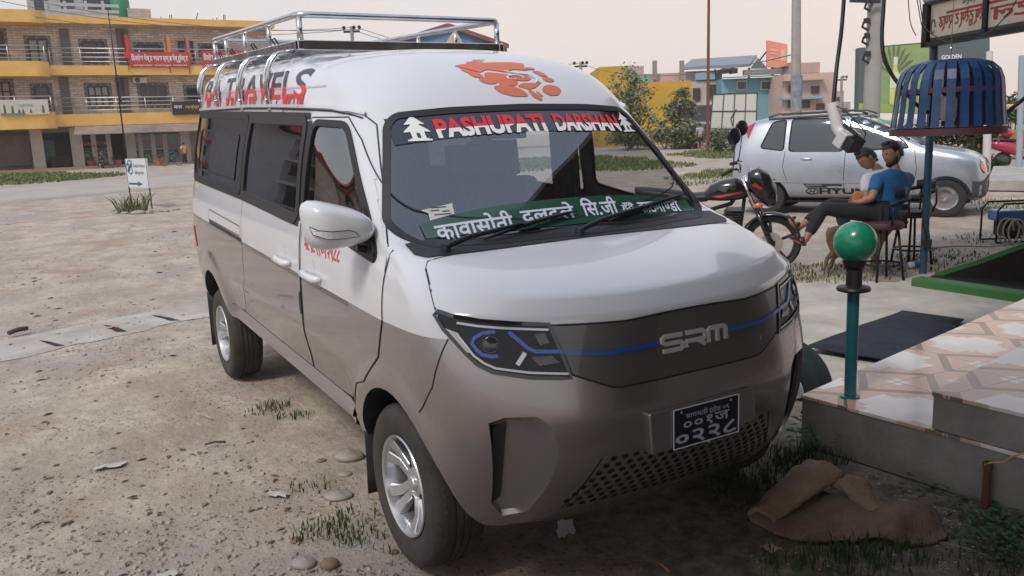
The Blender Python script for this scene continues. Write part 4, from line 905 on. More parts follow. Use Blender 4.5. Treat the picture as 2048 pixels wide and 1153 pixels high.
decal([[(a, ez(b)) for a, b in rnd([(sum(q[0] for q in p)/len(p)*-.05+a*1.05, sum(q[1] for q in p)/len(p)*-.06+b*1.06) for a, b in p], .012, 3)] for p in EMB], 'x', .003, .02).build('roof_emblem', M['orange_vinyl'], VAN, False, 0, False)
sp = MB(); sp.tube([S(.03+.048*math.cos(t)*(1-t*.09), ez(1.779)+.013*math.sin(t)*(1-t*.09), 'x', .0045) for t in np.linspace(0, 5, 24)], .0035, 5); sp.tube([S(a, ez(b), 'x', .0045) for a, b in ((.0,1.815),(.06,1.800),(.11,1.796),(.14,1.775),(.13,1.755))], .0035, 5); sp.build('emblem_line', M['white'], VAN)
M['letter_black'] = mat('letter_black', (.05, .055, .065), .4)
def sidemap(x0, x1, zc): return lambda u, v: S(x0+(x1-x0)*u, zc(x0+(x1-x0)*u)+.135*v, 'y', .003)
zc = lambda x: 1.735+.045*(-x-.95)
# drips: every letter ends in runs of paint below
tx = MB(); fit_text('BA TRAVELS', .016, sidemap(-3.35, -1.10, zc), mb=tx)
bm = bmesh.new(); me = bpy.data.meshes.new('t'); me.from_pydata(tx.v, [], tx.f); bm.from_mesh(me)
for half in (0, 1):
    b2 = bm.copy()
    for v in b2.verts: v.co.z -= zc(v.co.x)
    bmesh.ops.bisect_plane(b2, geom=b2.verts[:]+b2.edges[:]+b2.faces[:], plane_co=(0, 0, .062), plane_no=(0, 0, 1), clear_outer=(half == 1), clear_inner=(half == 0))
    for v in b2.verts: v.co.z += zc(v.co.x)
    if half == 1:
        rr = random.Random(3)
        for k in range(60):
            x = -3.32+2.2*rr.random()
            if S(x, zc(x)+.02, 'y') and any(abs(v[0]-x) < .02 for v in tx.v[::3]):
                l = .02+.05*rr.random(); w_ = .008+.006*rr.random(); P = [S(x+a, zc(x)+b, 'y', .0034) for a, b in ((-w_,.02),(w_,.02),(w_*.8,.0-l*.7),(0,-l),(-w_*.8,-l*.7))]
                b2.faces.new([b2.verts.new(p) for p in P])
    me2 = bpy.data.meshes.new('side_lettering'); b2.to_mesh(me2); b2.free(); me2.materials.append(M['letter_black' if half == 0 else 'red']); link('side_lettering', me2, VAN)
bm.free()
ribbon(line([(-3.3,1.895),(-2.2,1.845),(-1.05,1.79),(-.9,1.785)], 'y'), .008, .002).build('roof_crease_shade', mat('crease_shade_grey', (.45, .45, .47), .4), VAN)  # flat grey strip painting in the shade of the roof crease
fit_text('मो.९८५१०१२९८८', .02, lambda u, v: S(-.905+.46*u, 1.085-.012*u+.075*v, 'y', .004)).build('phone_number', M['red'], VAN, 0, 0, False)
decal([[(-3.74,.985),(-3.56,1.0),(-3.50,.86),(-3.70,.83)]], 'y', .004).build('orange_sticker', M['orange_vinyl'], VAN)
# ---- interior ----
ds = MB(); ds.grid([[(x, y, z) for y in np.linspace(-.66, .66, 9)] for x, z in ((-.06,1.12),(-.2,1.135),(-.42,1.12),(-.5,1.02),(-.48,.7))]); ds.build('dashboard', M['trim'], VAN, True)
hl_ = MB(); hl_.grid([[(x, y, 1.62+.035*min(2.4, max(0, -x-.3))+.18*(1-(y/.68)**4)*smooth(-.45, -.9, x)) for y in np.linspace(-.62, .62, 9)] for x in np.linspace(-.56, -3.5, 12)]); hl_.build('headlining', M['trim'], VAN, True)
def seat(x, y, w, hr=True):
    b = MB(); b.cbox((0, 0, .68), (.48, w, .16)); s_ = b.build('seat', M['cloth_dark'], VAN, 0, .05, seg=3); s_.location = (x, y, 0)
    b = MB(); b.M = Matrix.Translation((-.27, 0, .72)) @ Matrix.Rotation(-.18, 4, 'Y'); b.cbox((0, 0, .30), (.14, w, .62)); bk = b.build('backrest', M['cloth_dark'], s_, 0, .06, seg=3)
    b = MB(); b.M = Matrix.Translation((-.40, 0, 1.36)) @ Matrix.Rotation(-.12, 4, 'Y'); b.cbox((0, 0, .06), (.11, min(w, .27), .19)); b.bar((0, -.06, -.1), (0, -.06, 0), .012, .012); b.bar((0, .06, -.1), (0, .06, 0), .012, .012); b.build('headrest', M['cloth_dark'], s_, 0, .035, seg=3)
    return s_
seat(-.92, -.37, .50); seat(-.92, .37, .50)
for x in (-1.75, -2.5): seat(x, -.38, .48); seat(x, .22, .48)
seat(-3.2, 0, 1.15)
st = MB(); st.M = Matrix.Translation((-.60, -.37, 1.06)) @ Matrix.Rotation(-.9, 4, 'Y'); st.tube([(.185*math.cos(a), .185*math.sin(a), 0) for a in np.linspace(0, 2*PI, 28, endpoint=False)], .014, 8, closed=True); st.bar((-.18, 0, 0), (.18, 0, 0), .05, .02); st.cbox((0, 0, -.02), (.1, .12, .05)); st.build('steering_wheel', M['black'], VAN, 30)
sx = MB(); sx.cbox((-.58, .0, 1.565), (.03, .26, .075)); sx.bar((-.58, 0, 1.6), (-.53, 0, 1.66), .02, .02); sx.build('rear_view_mirror', M['black'], VAN, 0, .012)
bx = MB(); bx.M = Matrix.Translation((-.50, -.16, 1.45)) @ Matrix.Rotation(-.25, 4, 'Z'); bx.cbox((0, 0, 0), (.16, .26, .12)); bx.bar((0, .0, .06), (0, .0, .2), .025, .02); bx.build('screen_box', M['black'], VAN, 0, .006)
cb = MB(); rr = random.Random(5)
for k in range(7): cb.tube([Vector((-.44, -.20+.05*math.sin(t*2+k)+.01*k, 1.37-.09*t+.06*math.sin(t*3+k))) for t in np.linspace(0, 1.4, 14)], .002, 5)
cb.build('loose_cable', M['rubber_seal'], VAN)
hg = MB(); hg.lathe([(.001,.09),(.006,.08),(.004,.07),(.014,.05),(.02,.03),(.014,.01),(.022,-.01),(.012,-.03),(.018,-.04),(.018,-.055),(.001,-.055)], (-.54, .03, 1.42), (0, 0, 1), 12); hg.tube([(-.54, .03, 1.50), (-.55, .02, 1.56)], .0015, 4); hg.build('hanging_charm', mat('brass_charm', (.12, .09, .04), .5, .5), VAN, True)
for s, xs in ((1, (-1.28, -1.02)), (1, (-2.22, -2.02)), (-1, (-2.24, -2.08))):
    cu = MB(); cu.grid([[(x, s*(.715+.012*math.sin(x*95)-.0*z)-s*.06*(1.62-z)*-.9, z) for z in np.linspace(1.12, 1.66, 5)] for x in np.linspace(xs[0], xs[1], 26)]); o = cu.build('curtain', mat('curtain_cloth', (.13, .13, .14), .9, var=.3, vs=10), VAN, True)
# ---- roof rack ----
RK = bpy.data.objects.new('roof_rack', None); COL.objects.link(RK); RK.parent = VAN
rz = lambda x: 2.025+.046*(-x-1.55); X0, X1, HW = -1.55, -3.55, .575
fr = MB()
for y in (-HW, HW): fr.bar((X0+.02, y, rz(X0)), (X1, y, rz(X1)), .03, .045)
fr.bar((X0, -HW-.015, rz(X0)), (X0, HW+.015, rz(X0)), .035, .05); fr.bar((X1, -HW, rz(X1)), (X1, HW, rz(X1)), .03, .045)
fr.build('rack_frame', M['steel'], RK, 0, .004)
for i in range(8):
    y = -HW+.07+i*(2*HW-.14)/7; sl = MB(); sl.bar((X0-.01, y, rz(X0)-.012), (X1, y, rz(X1)-.012), .045, .012); sl.build('rack_slat', M['steel'], RK)
for x in np.linspace(X0-.12, X1+.12, 7):
    cb = MB(); cb.bar((x, -HW, rz(x)-.032), (x, HW, rz(x)-.032), .03, .028); cb.build('cross_bar', M['steel'], RK)
tr = MB(); tz = .148; c = .05
def loop(): 
    P = []
    for (x, y) in ((X0, -HW), (X0, HW), (X1, HW), (X1, -HW)): P.append(Vector((x, y, rz(x)+tz)))
    return P
P = loop(); rail = MB(); rl = []
Q = [Vector((v.x, v.y)) for v in P]; rr2 = rnd([(q.x, q.y) for q in Q], .07, 5)
rail.tube([(a, b, rz(a)+tz) for a, b in rr2], .0165, 10, closed=True); rail.build('top_rail', M['steel'], RK, True)
for x, y in [(X0-.015, -HW+.01), (X0-.015, HW-.01), (X1+.01, -HW+.01), (X1+.01, HW-.01)]+[(x, y) for x in (-2.1, -2.65, -3.15) for y in (-HW, HW)]:
    po = MB(); po.tube([(x, y, rz(x)), (x, y, rz(x)+tz-.01)], .0155 if abs(x-X0) < .1 or abs(x-X1) < .1 else .013, 10); po.build('rack_post', M['steel'], RK, True)
for i, x in enumerate((-1.68, -2.26, -2.88, -3.46)):
    for sd_, s in (('y', -1), ('Y', 1)):
        b = S(x, 1.73+.048*(-x-1.55), sd_); ft = MB()
        top = Vector((x, s*HW, rz(x)-.02)); oy = b.y+s*.012
        for dx in (-.035, .035):
            ft.tube([(x+dx*.35, oy, b.z+.09), (x+dx*.85, oy-s*.002, b.z+.125), (x+dx, oy-s*.012, b.z+.17), (x+dx, oy-s*.035, top.z-.05), (x+dx, oy-s*.065, top.z-.018), (x+dx, top.y, top.z)], .0115, 10)
        f = ft.build('rack_foot', M['steel'], RK, True)
        pb = MB(); pb.bar((x, oy-s*.008, b.z-.02), (x, oy-s*.002, b.z+.12), .055, .008, up=(0, s, 0)); pb.bar((x, b.y-s*.02, b.z-.018), (x, oy, b.z-.018), .055, .01); pb.sphere((x, oy+s*.006, b.z+.03), .009, 8); pb.build('foot_bracket', M['steel'], f, 0, .003)
for x in (-1.95, -2.4, -2.95, -3.3):
    hk = MB(); hk.tube([(x-.03, -HW, rz(x)+.02), (x-.03, -HW-.02, rz(x)+.055), (x+.03, -HW-.02, rz(x)+.055), (x+.03, -HW, rz(x)+.02)], .004, 6); hk.build('tie_hook', M['dark_metal'], RK)
# ================= STEP, POST, MAT AND OTHER THINGS ON THE RIGHT =================
M['cement'] = mat('cement_render', (.13, .126, .11), .9, col2=(.31, .295, .26), vs=2.2, bump=.3, bs=35)
def tile_mat():
    m = bpy.data.materials.new('patterned_tiles'); m.use_nodes = True; t = m.node_tree; b = t.nodes['Principled BSDF']; L = t.links.new
    co = t.nodes.new('ShaderNodeTexCoord'); mp = t.nodes.new('ShaderNodeMapping'); mp.inputs['Rotation'].default_value = (0, 0, .10); mp.inputs['Scale'].default_value = (1/.60, 1/.60, 1); L(co.outputs['Object'], mp.inputs[0])
    se = t.nodes.new('ShaderNodeSeparateXYZ'); L(mp.outputs[0], se.inputs[0])
    def mth(op, a, c=0, d=None):
        n = t.nodes.new('ShaderNodeMath'); n.operation = op
        for i, v in enumerate((a, c, d)):
            if v is None: continue
            if isinstance(v, (int, float)): n.inputs[i].default_value = v
            else: L(v, n.inputs[i])
        return n.outputs[0]
    ab = []
    for k in (0, 1): ab.append(mth('ABSOLUTE', mth('SUBTRACT', mth('FRACT', se.outputs[k]), .5)))
    u, v = ab                                              # 0 tile centre .. .5 tile edge
    star = mth('LESS_THAN', mth('MINIMUM', mth('MAXIMUM', mth('MULTIPLY', u, 2.2), v), mth('MAXIMUM', u, mth('MULTIPLY', v, 2.2))), .33)
    star2 = mth('LESS_THAN', mth('MAXIMUM', u, v), .21); star = mth('MAXIMUM', star, star2)
    ring = mth('LESS_THAN', mth('ABSOLUTE', mth('SUBTRACT', mth('ADD', u, v), .62)), .05)
    cor = mth('MULTIPLY', mth('GREATER_THAN', u, .43), mth('GREATER_THAN', v, .43))
    grout = mth('GREATER_THAN', mth('MAXIMUM', u, v), .494)
    nz = t.nodes.new('ShaderNodeTexNoise'); nz.inputs['Scale'].default_value = 2.5; nz.inputs['Detail'].default_value = 7; L(co.outputs['Object'], nz.inputs[0])
    def mix(f, a, c):
        x = t.nodes.new('ShaderNodeMix'); x.data_type = 'RGBA'; L(f, x.inputs[0])
        for i, q in ((6, a), (7, c)):
            if isinstance(q, tuple): x.inputs[i].default_value = q+(1,)
            else: L(q, x.inputs[i])
        return x.outputs[2]
    pk = mix(nz.outputs[0], (.58, .375, .275), (.68, .47, .365)); c = mix(ring, pk, (.24, .165, .125)); c = mix(star, c, (.78, .76, .745)); c = mix(cor, c, (.76, .74, .72)); c = mix(grout, c, (.26, .21, .18))
    dr = t.nodes.new('ShaderNodeMapRange'); dr.inputs[1].default_value = .45; dr.inputs[2].default_value = .75; dr.inputs[4].default_value = .45; L(nz.outputs[0], dr.inputs[0]); c = mix(dr.outputs[0], c, (.33, .25, .20))
    L(c, b.inputs['Base Color']); b.inputs['Roughness'].default_value = .16; b.inputs['Specular IOR Level'].default_value = .4
    return m
M['tiles'] = tile_mat()
S1 = [(.037, 1.268), (.683, 1.322), (1.9, 1.40), (2.4, 5.2), (-.62, 4.83)]; S2 = [(.676, 1.318), (2.0, 1.395), (2.5, 5.6), (.10, 4.45)]
STEP = thing('tiled_step', 'two level concrete entrance step topped with pink and white patterned tiles', 'step', (0, 0, 0))
mb = MB(); mb.prism([(x, y, 0) for x, y in S1], (0, 0, .232)); mb.build('lower_block', M['cement'], STEP)
mb = MB(); mb.prism([(x, y, .255) for x, y in S2], (0, 0, .143)); mb.build('upper_block', M['cement'], STEP)
mb = MB(); mb.prism([(x-.006 if i in (0, 4) else x, y-.006 if i < 3 else y, .2325) for i, (x, y) in enumerate(S1)], (0, 0, .0175)); mb.build('lower_tiles', M['tiles'], STEP, 0, .003)
mb = MB(); mb.prism([(x-.005 if i in (0, 3) else x, y-.005 if i < 2 else y, .3985) for i, (x, y) in enumerate(S2)], (0, 0, .0175)); mb.build('upper_tiles', M['tiles'], STEP, 0, .003)
# ball lamp post
M['teal'] = mat('teal_enamel', (.008, .10, .125), .35, col2=(.012, .14, .165), vs=8, coat=.4); M['ball'] = mat('green_globe', (.012, .24, .135), .25, var=.12, vs=5, coat=.4)
p = G(1700, 793, .252); POST = thing('globe_lamp_post', 'teal post with a green globe lamp standing on the tiled step', 'lamp post', (p.x, p.y, p.z))
H = .79
mb = MB(); mb.lathe([(.001, 0), (.045, 0), (.045, .004), (.0275, .006), (.0275, .52), (.001, .52)], n=24); mb.build('pole', M['teal'], POST, 35)
mb = MB(); mb.M = Matrix.Translation((0, 0, -.083)); mb.lathe([(.001, .585), (.028, .585), (.075, .598), (.077, .606), (.072, .616), (.036, .622), (.036, .70), (.044, .705), (.052, .725), (.054, .755), (.04, .765), (.001, .765)], n=28); mb.build('lamp_base', M['black'], POST, 40)
mb = MB(); mb.sphere((0, 0, .742), .097, 40); mb.build('globe', M['ball'], POST, True)
# teal painted tyre leaning beside the step
c = D(1549, 779, 4.72); TY = thing('old_tyre', 'old tyre painted dull teal, standing between the van and the tiled step', 'tyre', (c.x, c.y, c.z))
ax = (-FWD*math.cos(.62)-RGT*math.sin(.62)); TY.rotation_euler = Vector((ax.x, ax.y, 0)).to_track_quat('Y', 'Z').to_euler()
M['teal_tyre'] = mat('teal_tyre_rubber', (.011, .024, .028), .75, col2=(.022, .038, .04), vs=9, bump=.2, bs=90)
mb = MB(); mb.lathe([(.19,-.085),(.205,-.10),(.255,-.108),(.285,-.098),(.298,-.082),(.303,-.05),(.304,-.044),(.295,-.043),(.295,-.037),(.304,-.036),(.305,-.012),(.296,-.011),(.296,-.005),(.305,-.004),(.305,.022),(.296,.023),(.296,.029),(.304,.030),(.303,.05),(.298,.082),(.285,.098),(.255,.108),(.205,.10),(.19,.085)], axis=(0, 1, 0), n=72)
mb.build('tread', M['teal_tyre'], TY, 30); mb = MB(); mb.lathe([(.189,-.09),(.20,-.104),(.255,-.1085),(.256,-.1095),(.20,-.106),(.186,-.095)], axis=(0, 1, 0), n=60); mb.build('bead', M['teal_tyre'], TY, 40)
# door mat on the apron
A, B, Dd = G(1803, 629), G(1930, 646), G(1612, 700); Cc = Dd+(B-A)*1.5; f = flat(rough_edge([(q.x, q.y) for q in (A, B, Cc, Dd)], .015, .1), .12)
mb = MB(); mb.add([(v[0], v[1], .024+.006*mnoise.noise((v[0]*4, v[1]*4, 0))) for v in f[0]], f[1]); o = mb.build('floor_mat', mat('navy_mat', (.012, .017, .032), .95, col2=(.03, .038, .055), vs=10, bump=.5, bs=180), None, True); tag(o, 'worn dark navy mat spread on the concrete apron', 'mat')
md = o.modifiers.new('t', 'SOLIDIFY'); md.thickness = .008
# brown sack-cloth mat crumpled on the ground
def mat_weave():
    m = mat('brown_coir', (.19, .125, .075), .95, col2=(.32, .225, .14), vs=7); t = m.node_tree; b = t.nodes['Principled BSDF']
    co = t.nodes.new('ShaderNodeTexCoord'); w = t.nodes.new('ShaderNodeTexWave'); w.inputs['Scale'].default_value = 42; w.inputs['Distortion'].default_value = 3; w.inputs['Detail'].default_value = 2; t.links.new(co.outputs['UV'], w.inputs[0])
    n = t.nodes.new('ShaderNodeTexNoise'); n.inputs['Scale'].default_value = 160; t.links.new(co.outputs['Object'], n.inputs[0]); a = t.nodes.new('ShaderNodeMath'); a.operation = 'ADD'; t.links.new(w.outputs[1], a.inputs[0]); t.links.new(n.outputs[0], a.inputs[1])
    bp = t.nodes.new('ShaderNodeBump'); bp.inputs['Strength'].default_value = .8; bp.inputs['Distance'].default_value = .006; t.links.new(a.outputs[0], bp.inputs['Height']); t.links.new(bp.outputs[0], b.inputs['Normal']); return m
M['coir'] = mat_weave()
def cloth(rows_px, n_sub=6):
    """rows of (px, py, height) control points on the ground, smoothed"""
    rows = [[(lambda q, h=h: Vector((q.x, q.y, h)))(G(x, y, h)) for x, y, h in r] for r in rows_px]
    return rows
rows = [
 [(1497,1038,.004),(1530,1058,.004),(1575,1080,.004),(1640,1086,.004),(1705,1082,.012),(1760,1076,.004),(1778,1080,.02),(1800,1092,.004),(1850,1090,.004),(1898,1079,.004)],
 [(1504,1030,.012),(1545,1046,.028),(1590,1066,.006),(1650,1072,.006),(1710,1066,.026),(1758,1062,.008),(1784,1062,.055),(1806,1072,.022),(1852,1070,.012),(1892,1066,.004)],
 [(1520,1018,.02),(1562,1030,.03),(1605,1048,.008),(1660,1054,.012),(1712,1046,.040),(1752,1046,.012),(1790,1040,.085),(1815,1050,.05),(1852,1050,.035),(1884,1050,.006)],
 [(1545,1004,.02),(1585,1012,.012),(1622,1026,.008),(1668,1034,.03),(1706,1026,.052),(1742,1032,.012),(1790,1022,.095),(1820,1026,.075),(1850,1030,.055),(1876,1034,.008)],
 [(1580,990,.01),(1610,995,.01),(1642,1005,.02),(1672,1014,.055),(1698,1008,.05),(1730,1018,.01),(1786,1010,.075),(1822,1010,.08),(1848,1014,.055),(1868,1020,.01)],
 [(1610,975,.01),(1636,980,.01),(1660,988,.03),(1678,996,.055),(1696,994,.03),(1724,1006,.006),(1776,1006,.02),(1818,1004,.03),(1842,1008,.02),(1858,1012,.004)],
]
R3 = cloth(rows); mb = MB(); mb.grid(R3); o = mb.build('coir_mat', M['coir'], None, True, sub=3); tag(o, 'brown woven coir mat dropped in crumpled folds on the soil', 'mat')
md = o.modifiers.new('t', 'SOLIDIFY'); md.thickness = .012; md.offset = 0
CT_ = bpy.data.textures.new('crumple', 'CLOUDS'); CT_.noise_scale = .11; CT_.noise_depth = 3
def crumple(ob, s=.03, sub=0):
    if sub: m = ob.modifiers.new('s', 'SUBSURF'); m.levels = m.render_levels = sub
    m = ob.modifiers.new('d', 'DISPLACE'); m.texture = CT_; m.strength = s; m.mid_level = .5; m.texture_coords = 'GLOBAL'
crumple(o, .032)
uv = o.data.uv_layers.new(name='UVMap'); nv = len(R3[0])
for lp_ in o.data.loops: vi = lp_.vertex_index; uv.data[lp_.index].uv = ((vi % nv)/nv, (vi//nv)/len(R3))
def roll(p, q, r0, r1, lab=None):
    mb = MB(); a = Vector(p); b = Vector(q); x = (b-a).normalized(); sp = []
    for i in range(9):
        t = i/8; c = a.lerp(b, t)+Vector((0, 0, .012*math.sin(t*5))); r = r0+(r1-r0)*t; row = []
        y = x.cross(Vector((0, 0, 1))).normalized(); z = y.cross(x)
        for k in range(27): th = k/26*2*PI*1.28-.6; rr = r*(1-.19*k/26); row.append(c+y*rr*math.cos(th)*1.3+z*(rr*math.sin(th)*.66+.006*math.sin(k*1.9+i*1.3)))
        sp.append(row)
    mb.grid(sp); return mb
mb = roll(G(1648, 943, .085), G(1524, 1032, .035), .082, .048); m1 = roll(G(1692, 966, .06), G(1762, 1020, .035), .062, .040)
c = mb.build('rolled_end', M['coir'], o, True); crumple(c, .035, 2); md = c.modifiers.new('t', 'SOLIDIFY'); md.thickness = .011; c = m1.build('rolled_fold', M['coir'], o, True); crumple(c, .035, 2); md = c.modifiers.new('t', 'SOLIDIFY'); md.thickness = .011
# young plant by the step
def shrub(name, px, py, n, size, h, sp, label, mt, stems=5, z=0):
    p = G(px, py, z) if z else G(px, py); t = thing(name, label, 'plant', (p.x, p.y, 0)); mb = MB(); leafy(mb, (0, 0, .03), n, size, h, sp); mb.build('leaves', mt, t, fix=False)
    mb = MB()
    for k in range(stems): a = k*2.4; mb.tube([(0, 0, 0), (sp*.5*math.cos(a), sp*.5*math.sin(a), h*.5), (sp*.8*math.cos(a), sp*.8*math.sin(a), h*.85)], [.004, .003, .002], 5)
    mb.build('stem', mat('green_stem', (.06, .08, .03), .7), t); return t
M['leaf_near'] = mat('young_leaf', (.045, .12, .03), .5, col2=(.10, .19, .06), vs=25)
shrub('weed_plant', 1640, 895, 70, .055, .17, .12, 'bushy green weed growing against the end of the tiled step', M['leaf_near'])
# rusty pipe stub with yellow wire
p = G(1976, 1012); RP = thing('pipe_stub', 'rusty iron pipe stub standing before the step with yellow wire tied on', 'pipe', (p.x, p.y-.02, 0))
mb = MB(); mb.lathe([(.001, .0), (.016, 0), (.015, .165), (.019, .168), (.019, .19), (.011, .19), (.010, .15)], n=14); mb.build('pipe', M['rust'], RP, 35)
e = D(2060, 905, 3.2)-Vector((p.x, p.y-.02, 0)); s0 = Vector((.012, 0, .192)); mb = MB(); mb.tube([Vector((-.014, .01, .18)), Vector((0, -.02, .186)), s0, s0.lerp(e, .35)+Vector((0, 0, -.012)), s0.lerp(e, .6)+Vector((0, 0, .004)), e], .0035, 7); mb.build('wire', mat('yellow_wire', (.55, .36, .02), .45), RP, True)
# canopy of the shop over the step and the camera side (unseen roof sheet, outline shaped to keep sun off the van front), with its sign, posts and pipes
CAN = thing('shop_canopy', 'shop canopy with dark corrugated roof and pale front roll over the entrance', 'canopy', (0, 0, 0))
M['tin'] = mat('dark_tin', (.22, .21, .20), .6, .3, var=.3, vs=3)
cz = 3.0; EDGE = [(-2.9, 4.5), (1.3, 1.3), (1.3, -4.6), (8, -4.6), (9, 9), (-2.2, 11)]
mb = MB(); mb.prism([(x, y, cz+.55) for x, y in EDGE], (0, 0, .06)); mb.build('roof_sheet', M['tin'], CAN)
SHOP = thing('shop_building', 'plain shop building behind the entrance step, outside the picture on the right', 'building', (0, 0, 0))
mb = MB(); mb.box((4.2, -.3, 0), (9, 9.2, 3.5)); mb.box((2.2, 6.2, 0), (4.2, 9.2, 3.5)); mb.build('wall', mat('shop_plaster', (.42, .38, .33), .9, var=.2, vs=1), SHOP)
mb = MB(); mb.box((4.185, .6, .3), (4.20, 1.9, 2.4)); mb.box((4.185, 2.6, .9), (4.20, 4.6, 2.2)); mb.build('doorway', M['slot'], SHOP)
BP = D(1846, 548, 8.35); BP.z = 0; BP = thing('blue_pole', 'slim blue iron pole holding the sign beside the bar stools', 'pole', (BP.x, BP.y, 0))
mb = MB(); mb.lathe([(.001, 0), (.036, 0), (.036, 3.5), (.001, 3.5)], n=16); mb.build('pole', mat('blue_chipped', (.02, .075, .14), .5, col2=(.05, .11, .15), vs=12), BP, 40)
mb = MB(); mb.tube([(0, -.036, .55), (.03, -.08, .50), (.06, -.06, .40), (.05, -.05, .36)], .008, 6); mb.cbox((.06, -.05, .33), (.07, .05, .07)); mb.build('plug_socket', M['black'], BP)
# hanging sign seen from behind
SL, SR = D(1853, 52, 7.9), D(2130, 74, 6.3); su = (SR-SL); su.z = 0; SW_ = su.length; su.normalize(); sn = Vector((su.y, -su.x, 0))
if sn.dot(CAM-SL) < 0: sn = -sn
SG_ = thing('hanging_signboard', 'framed signboard hung under the canopy, its red lettering showing through reversed', 'sign', SL); SG_.rotation_euler = (0, 0, math.atan2(su.y, su.x))
sy = -1 if Vector((-su.y, su.x, 0)).dot(sn) < 0 else 1
hh = .37; tl = -.0
def sb(x0, z0, x1, z1, y0, y1): return (x0, min(sy*y0, sy*y1), z0), (x1, max(sy*y0, sy*y1), z1)
mb = MB(); mb.box(*sb(.03, -hh*.44, SW_, hh*.47, -.01, .01)); mb.build('panel', mat('sign_cream', (.78, .70, .54), .6, var=.12, vs=3), SG_)
for a in (sb(0, -hh*.52, .075, hh*.5, -.05, .05), sb(0, -hh*.54, SW_, -hh*.42, -.05, .05), sb(SW_*.475, -hh*.5, SW_*.505, hh*.5, -.03, .032), sb(0, hh*.47, SW_, hh*.53, -.05, .05)):
    mb = MB(); mb.box(*a); mb.build('frame', M['dark_metal'], SG_)
mb = MB(); mb.box(*sb(.075, -hh*.41, SW_, -hh*.33, .011, .013)); mb.build('lower_stripe', mat('sign_grey', (.07, .075, .08), .6), SG_)
mb = MB(); mb.box(*sb(.30, hh*.18, SW_, hh*.24, .0105, .0125)); ml = MB()
mp_ = lambda x0, x1, z0, z1: (lambda u, v: ((x1-(x1-x0)*u), sy*.014, z0+(z1-z0)*v))
fit_text(['रेष्', 'टुरेण्', 'ट एण्ड'], .02, mp_(.20, SW_*.47, -hh*.22, hh*.25), mb=mb); fit_text(['होटल'], .02, mp_(SW_*.52, SW_*.98, -hh*.25, hh*.22), mb=mb)
mb.build('sign_lettering', mat('sign_red', (.42, .07, .045), .6), SG_, 0, 0, False)
mb = MB(); fit_text('सम्पर्क', .01, mp_(SW_*.30, SW_*.46, hh*.28, hh*.42), mb=mb); mb.build('small_lettering', mat('sign_green', (.12, .17, .13), .6), SG_, 0, 0, False)
mb = MB(); mb.tube([(.12+.03*math.cos(t), sy*.015, -.03+.07*math.sin(t)*(1 if t < 3 else .7)) for t in np.linspace(0, 5.5, 20)], .004, 5); mb.build('corner_flourish', mat('sign_ink', (.16, .14, .12), .6), SG_)
mb = MB(); mb.lathe([(.001, 0), (.055, 0), (.055, .9), (.001, .9)], SL-Vector((0, 0, 0))+Vector((0, 0, .245)), su, 20)
mb.build('roof_roll', mat('grey_pipe', (.42, .43, .45), .5), CAN, 40)
mb = MB(); q0 = SL+su*.80; mb.prism([q0+Vector((0, 0, .30)), q0+su*1.3+Vector((0, 0, .17)), q0+su*1.3+Vector((0, 0, .6)), q0+Vector((0, 0, .6))], sn*-.04); mb.build('fascia', M['tin'], CAN)
mb = MB(); mb.bar(q0+su*-.02+Vector((0, 0, .262))+sn*.03, q0+su*1.3+Vector((0, 0, .155))+sn*.03, .05, .02); mb.build('tube_lamp', mat('lamp_tube', (.75, .76, .78), .4), CAN)
# blue basket-shaped strip lamp
bc = D(1897, 200, 4.9); BK = thing('basket_lampshade', 'blue dome lampshade of bent metal strips with dark red hoops, hanging under the canopy', 'lampshade', bc)
M['blue_strip'] = mat('blue_strip_paint', (.010, .040, .12), .45, var=.45, vs=9, coat=.2); M['maroon'] = mat('maroon_hoop', (.085, .018, .022), .6, col2=(.05, .02, .03), vs=14)
def bprof(t):                                            # radius, height of a strip from the crown to the hem
    return [(.06, .225), (.15, .222), (.215, .203), (.258, .163), (.279, .11), (.286, .05), (.291, -.02), (.298, -.09), (.306, -.155)]
NB = 26
for k in range(NB):
    a = 2*PI*k/NB; mb = MB(); A_, B_ = [], []
    for r, z in bprof(0):
        w = .0225 if r > .12 else .013; dx = Vector((math.cos(a), math.sin(a), 0)); tg = Vector((-math.sin(a), math.cos(a), 0))
        A_.append(dx*r+tg*w+Vector((0, 0, z))); B_.append(dx*r-tg*w+Vector((0, 0, z)))
    mb.grid([A_, B_]); o = mb.build('strip', M['blue_strip'], BK, 0); md = o.modifiers.new('t', 'SOLIDIFY'); md.thickness = .003
mb = MB(); mb.lathe([(.304, -.16), (.309, -.16), (.312, -.20), (.307, -.20)], n=56, close=True); mb.build('bottom_hoop', M['maroon'], BK, 40)
mb = MB(); mb.lathe([(.277, .065), (.281, .065), (.283, .037), (.279, .037)], n=56, close=True); mb.build('middle_hoop', M['maroon'], BK, 40)
mb = MB(); mb.lathe([(.001, .228), (.10, .226), (.10, .222), (.001, .224)], n=30); mb.build('crown_plate', M['blue_strip'], BK, 40)
mb = MB(); mb.tube([(0, 0, .22), (.0, .0, .30), (.004, 0, 1.1)], .0018, 5); mb.sphere((0, 0, .29), .010, 8); mb.build('hanging_wire', M['steel'], BK, 40)
mb = MB(); mb.lathe([(.001, .02), (.035, .02), (.045, .0), (.045, -.10), (.03, -.12), (.001, -.12)], (.02, -.03, 0), n=16); mb.build('bulb', mat('frosted_bulb', (.55, .53, .48), .3), BK, 40)
mb = MB(); mb.tube([(0, 0, .22), (.02, -.03, .1), (.02, -.03, .02)], .006, 6); mb.build('bulb_cord', M['rubber_seal'], BK)
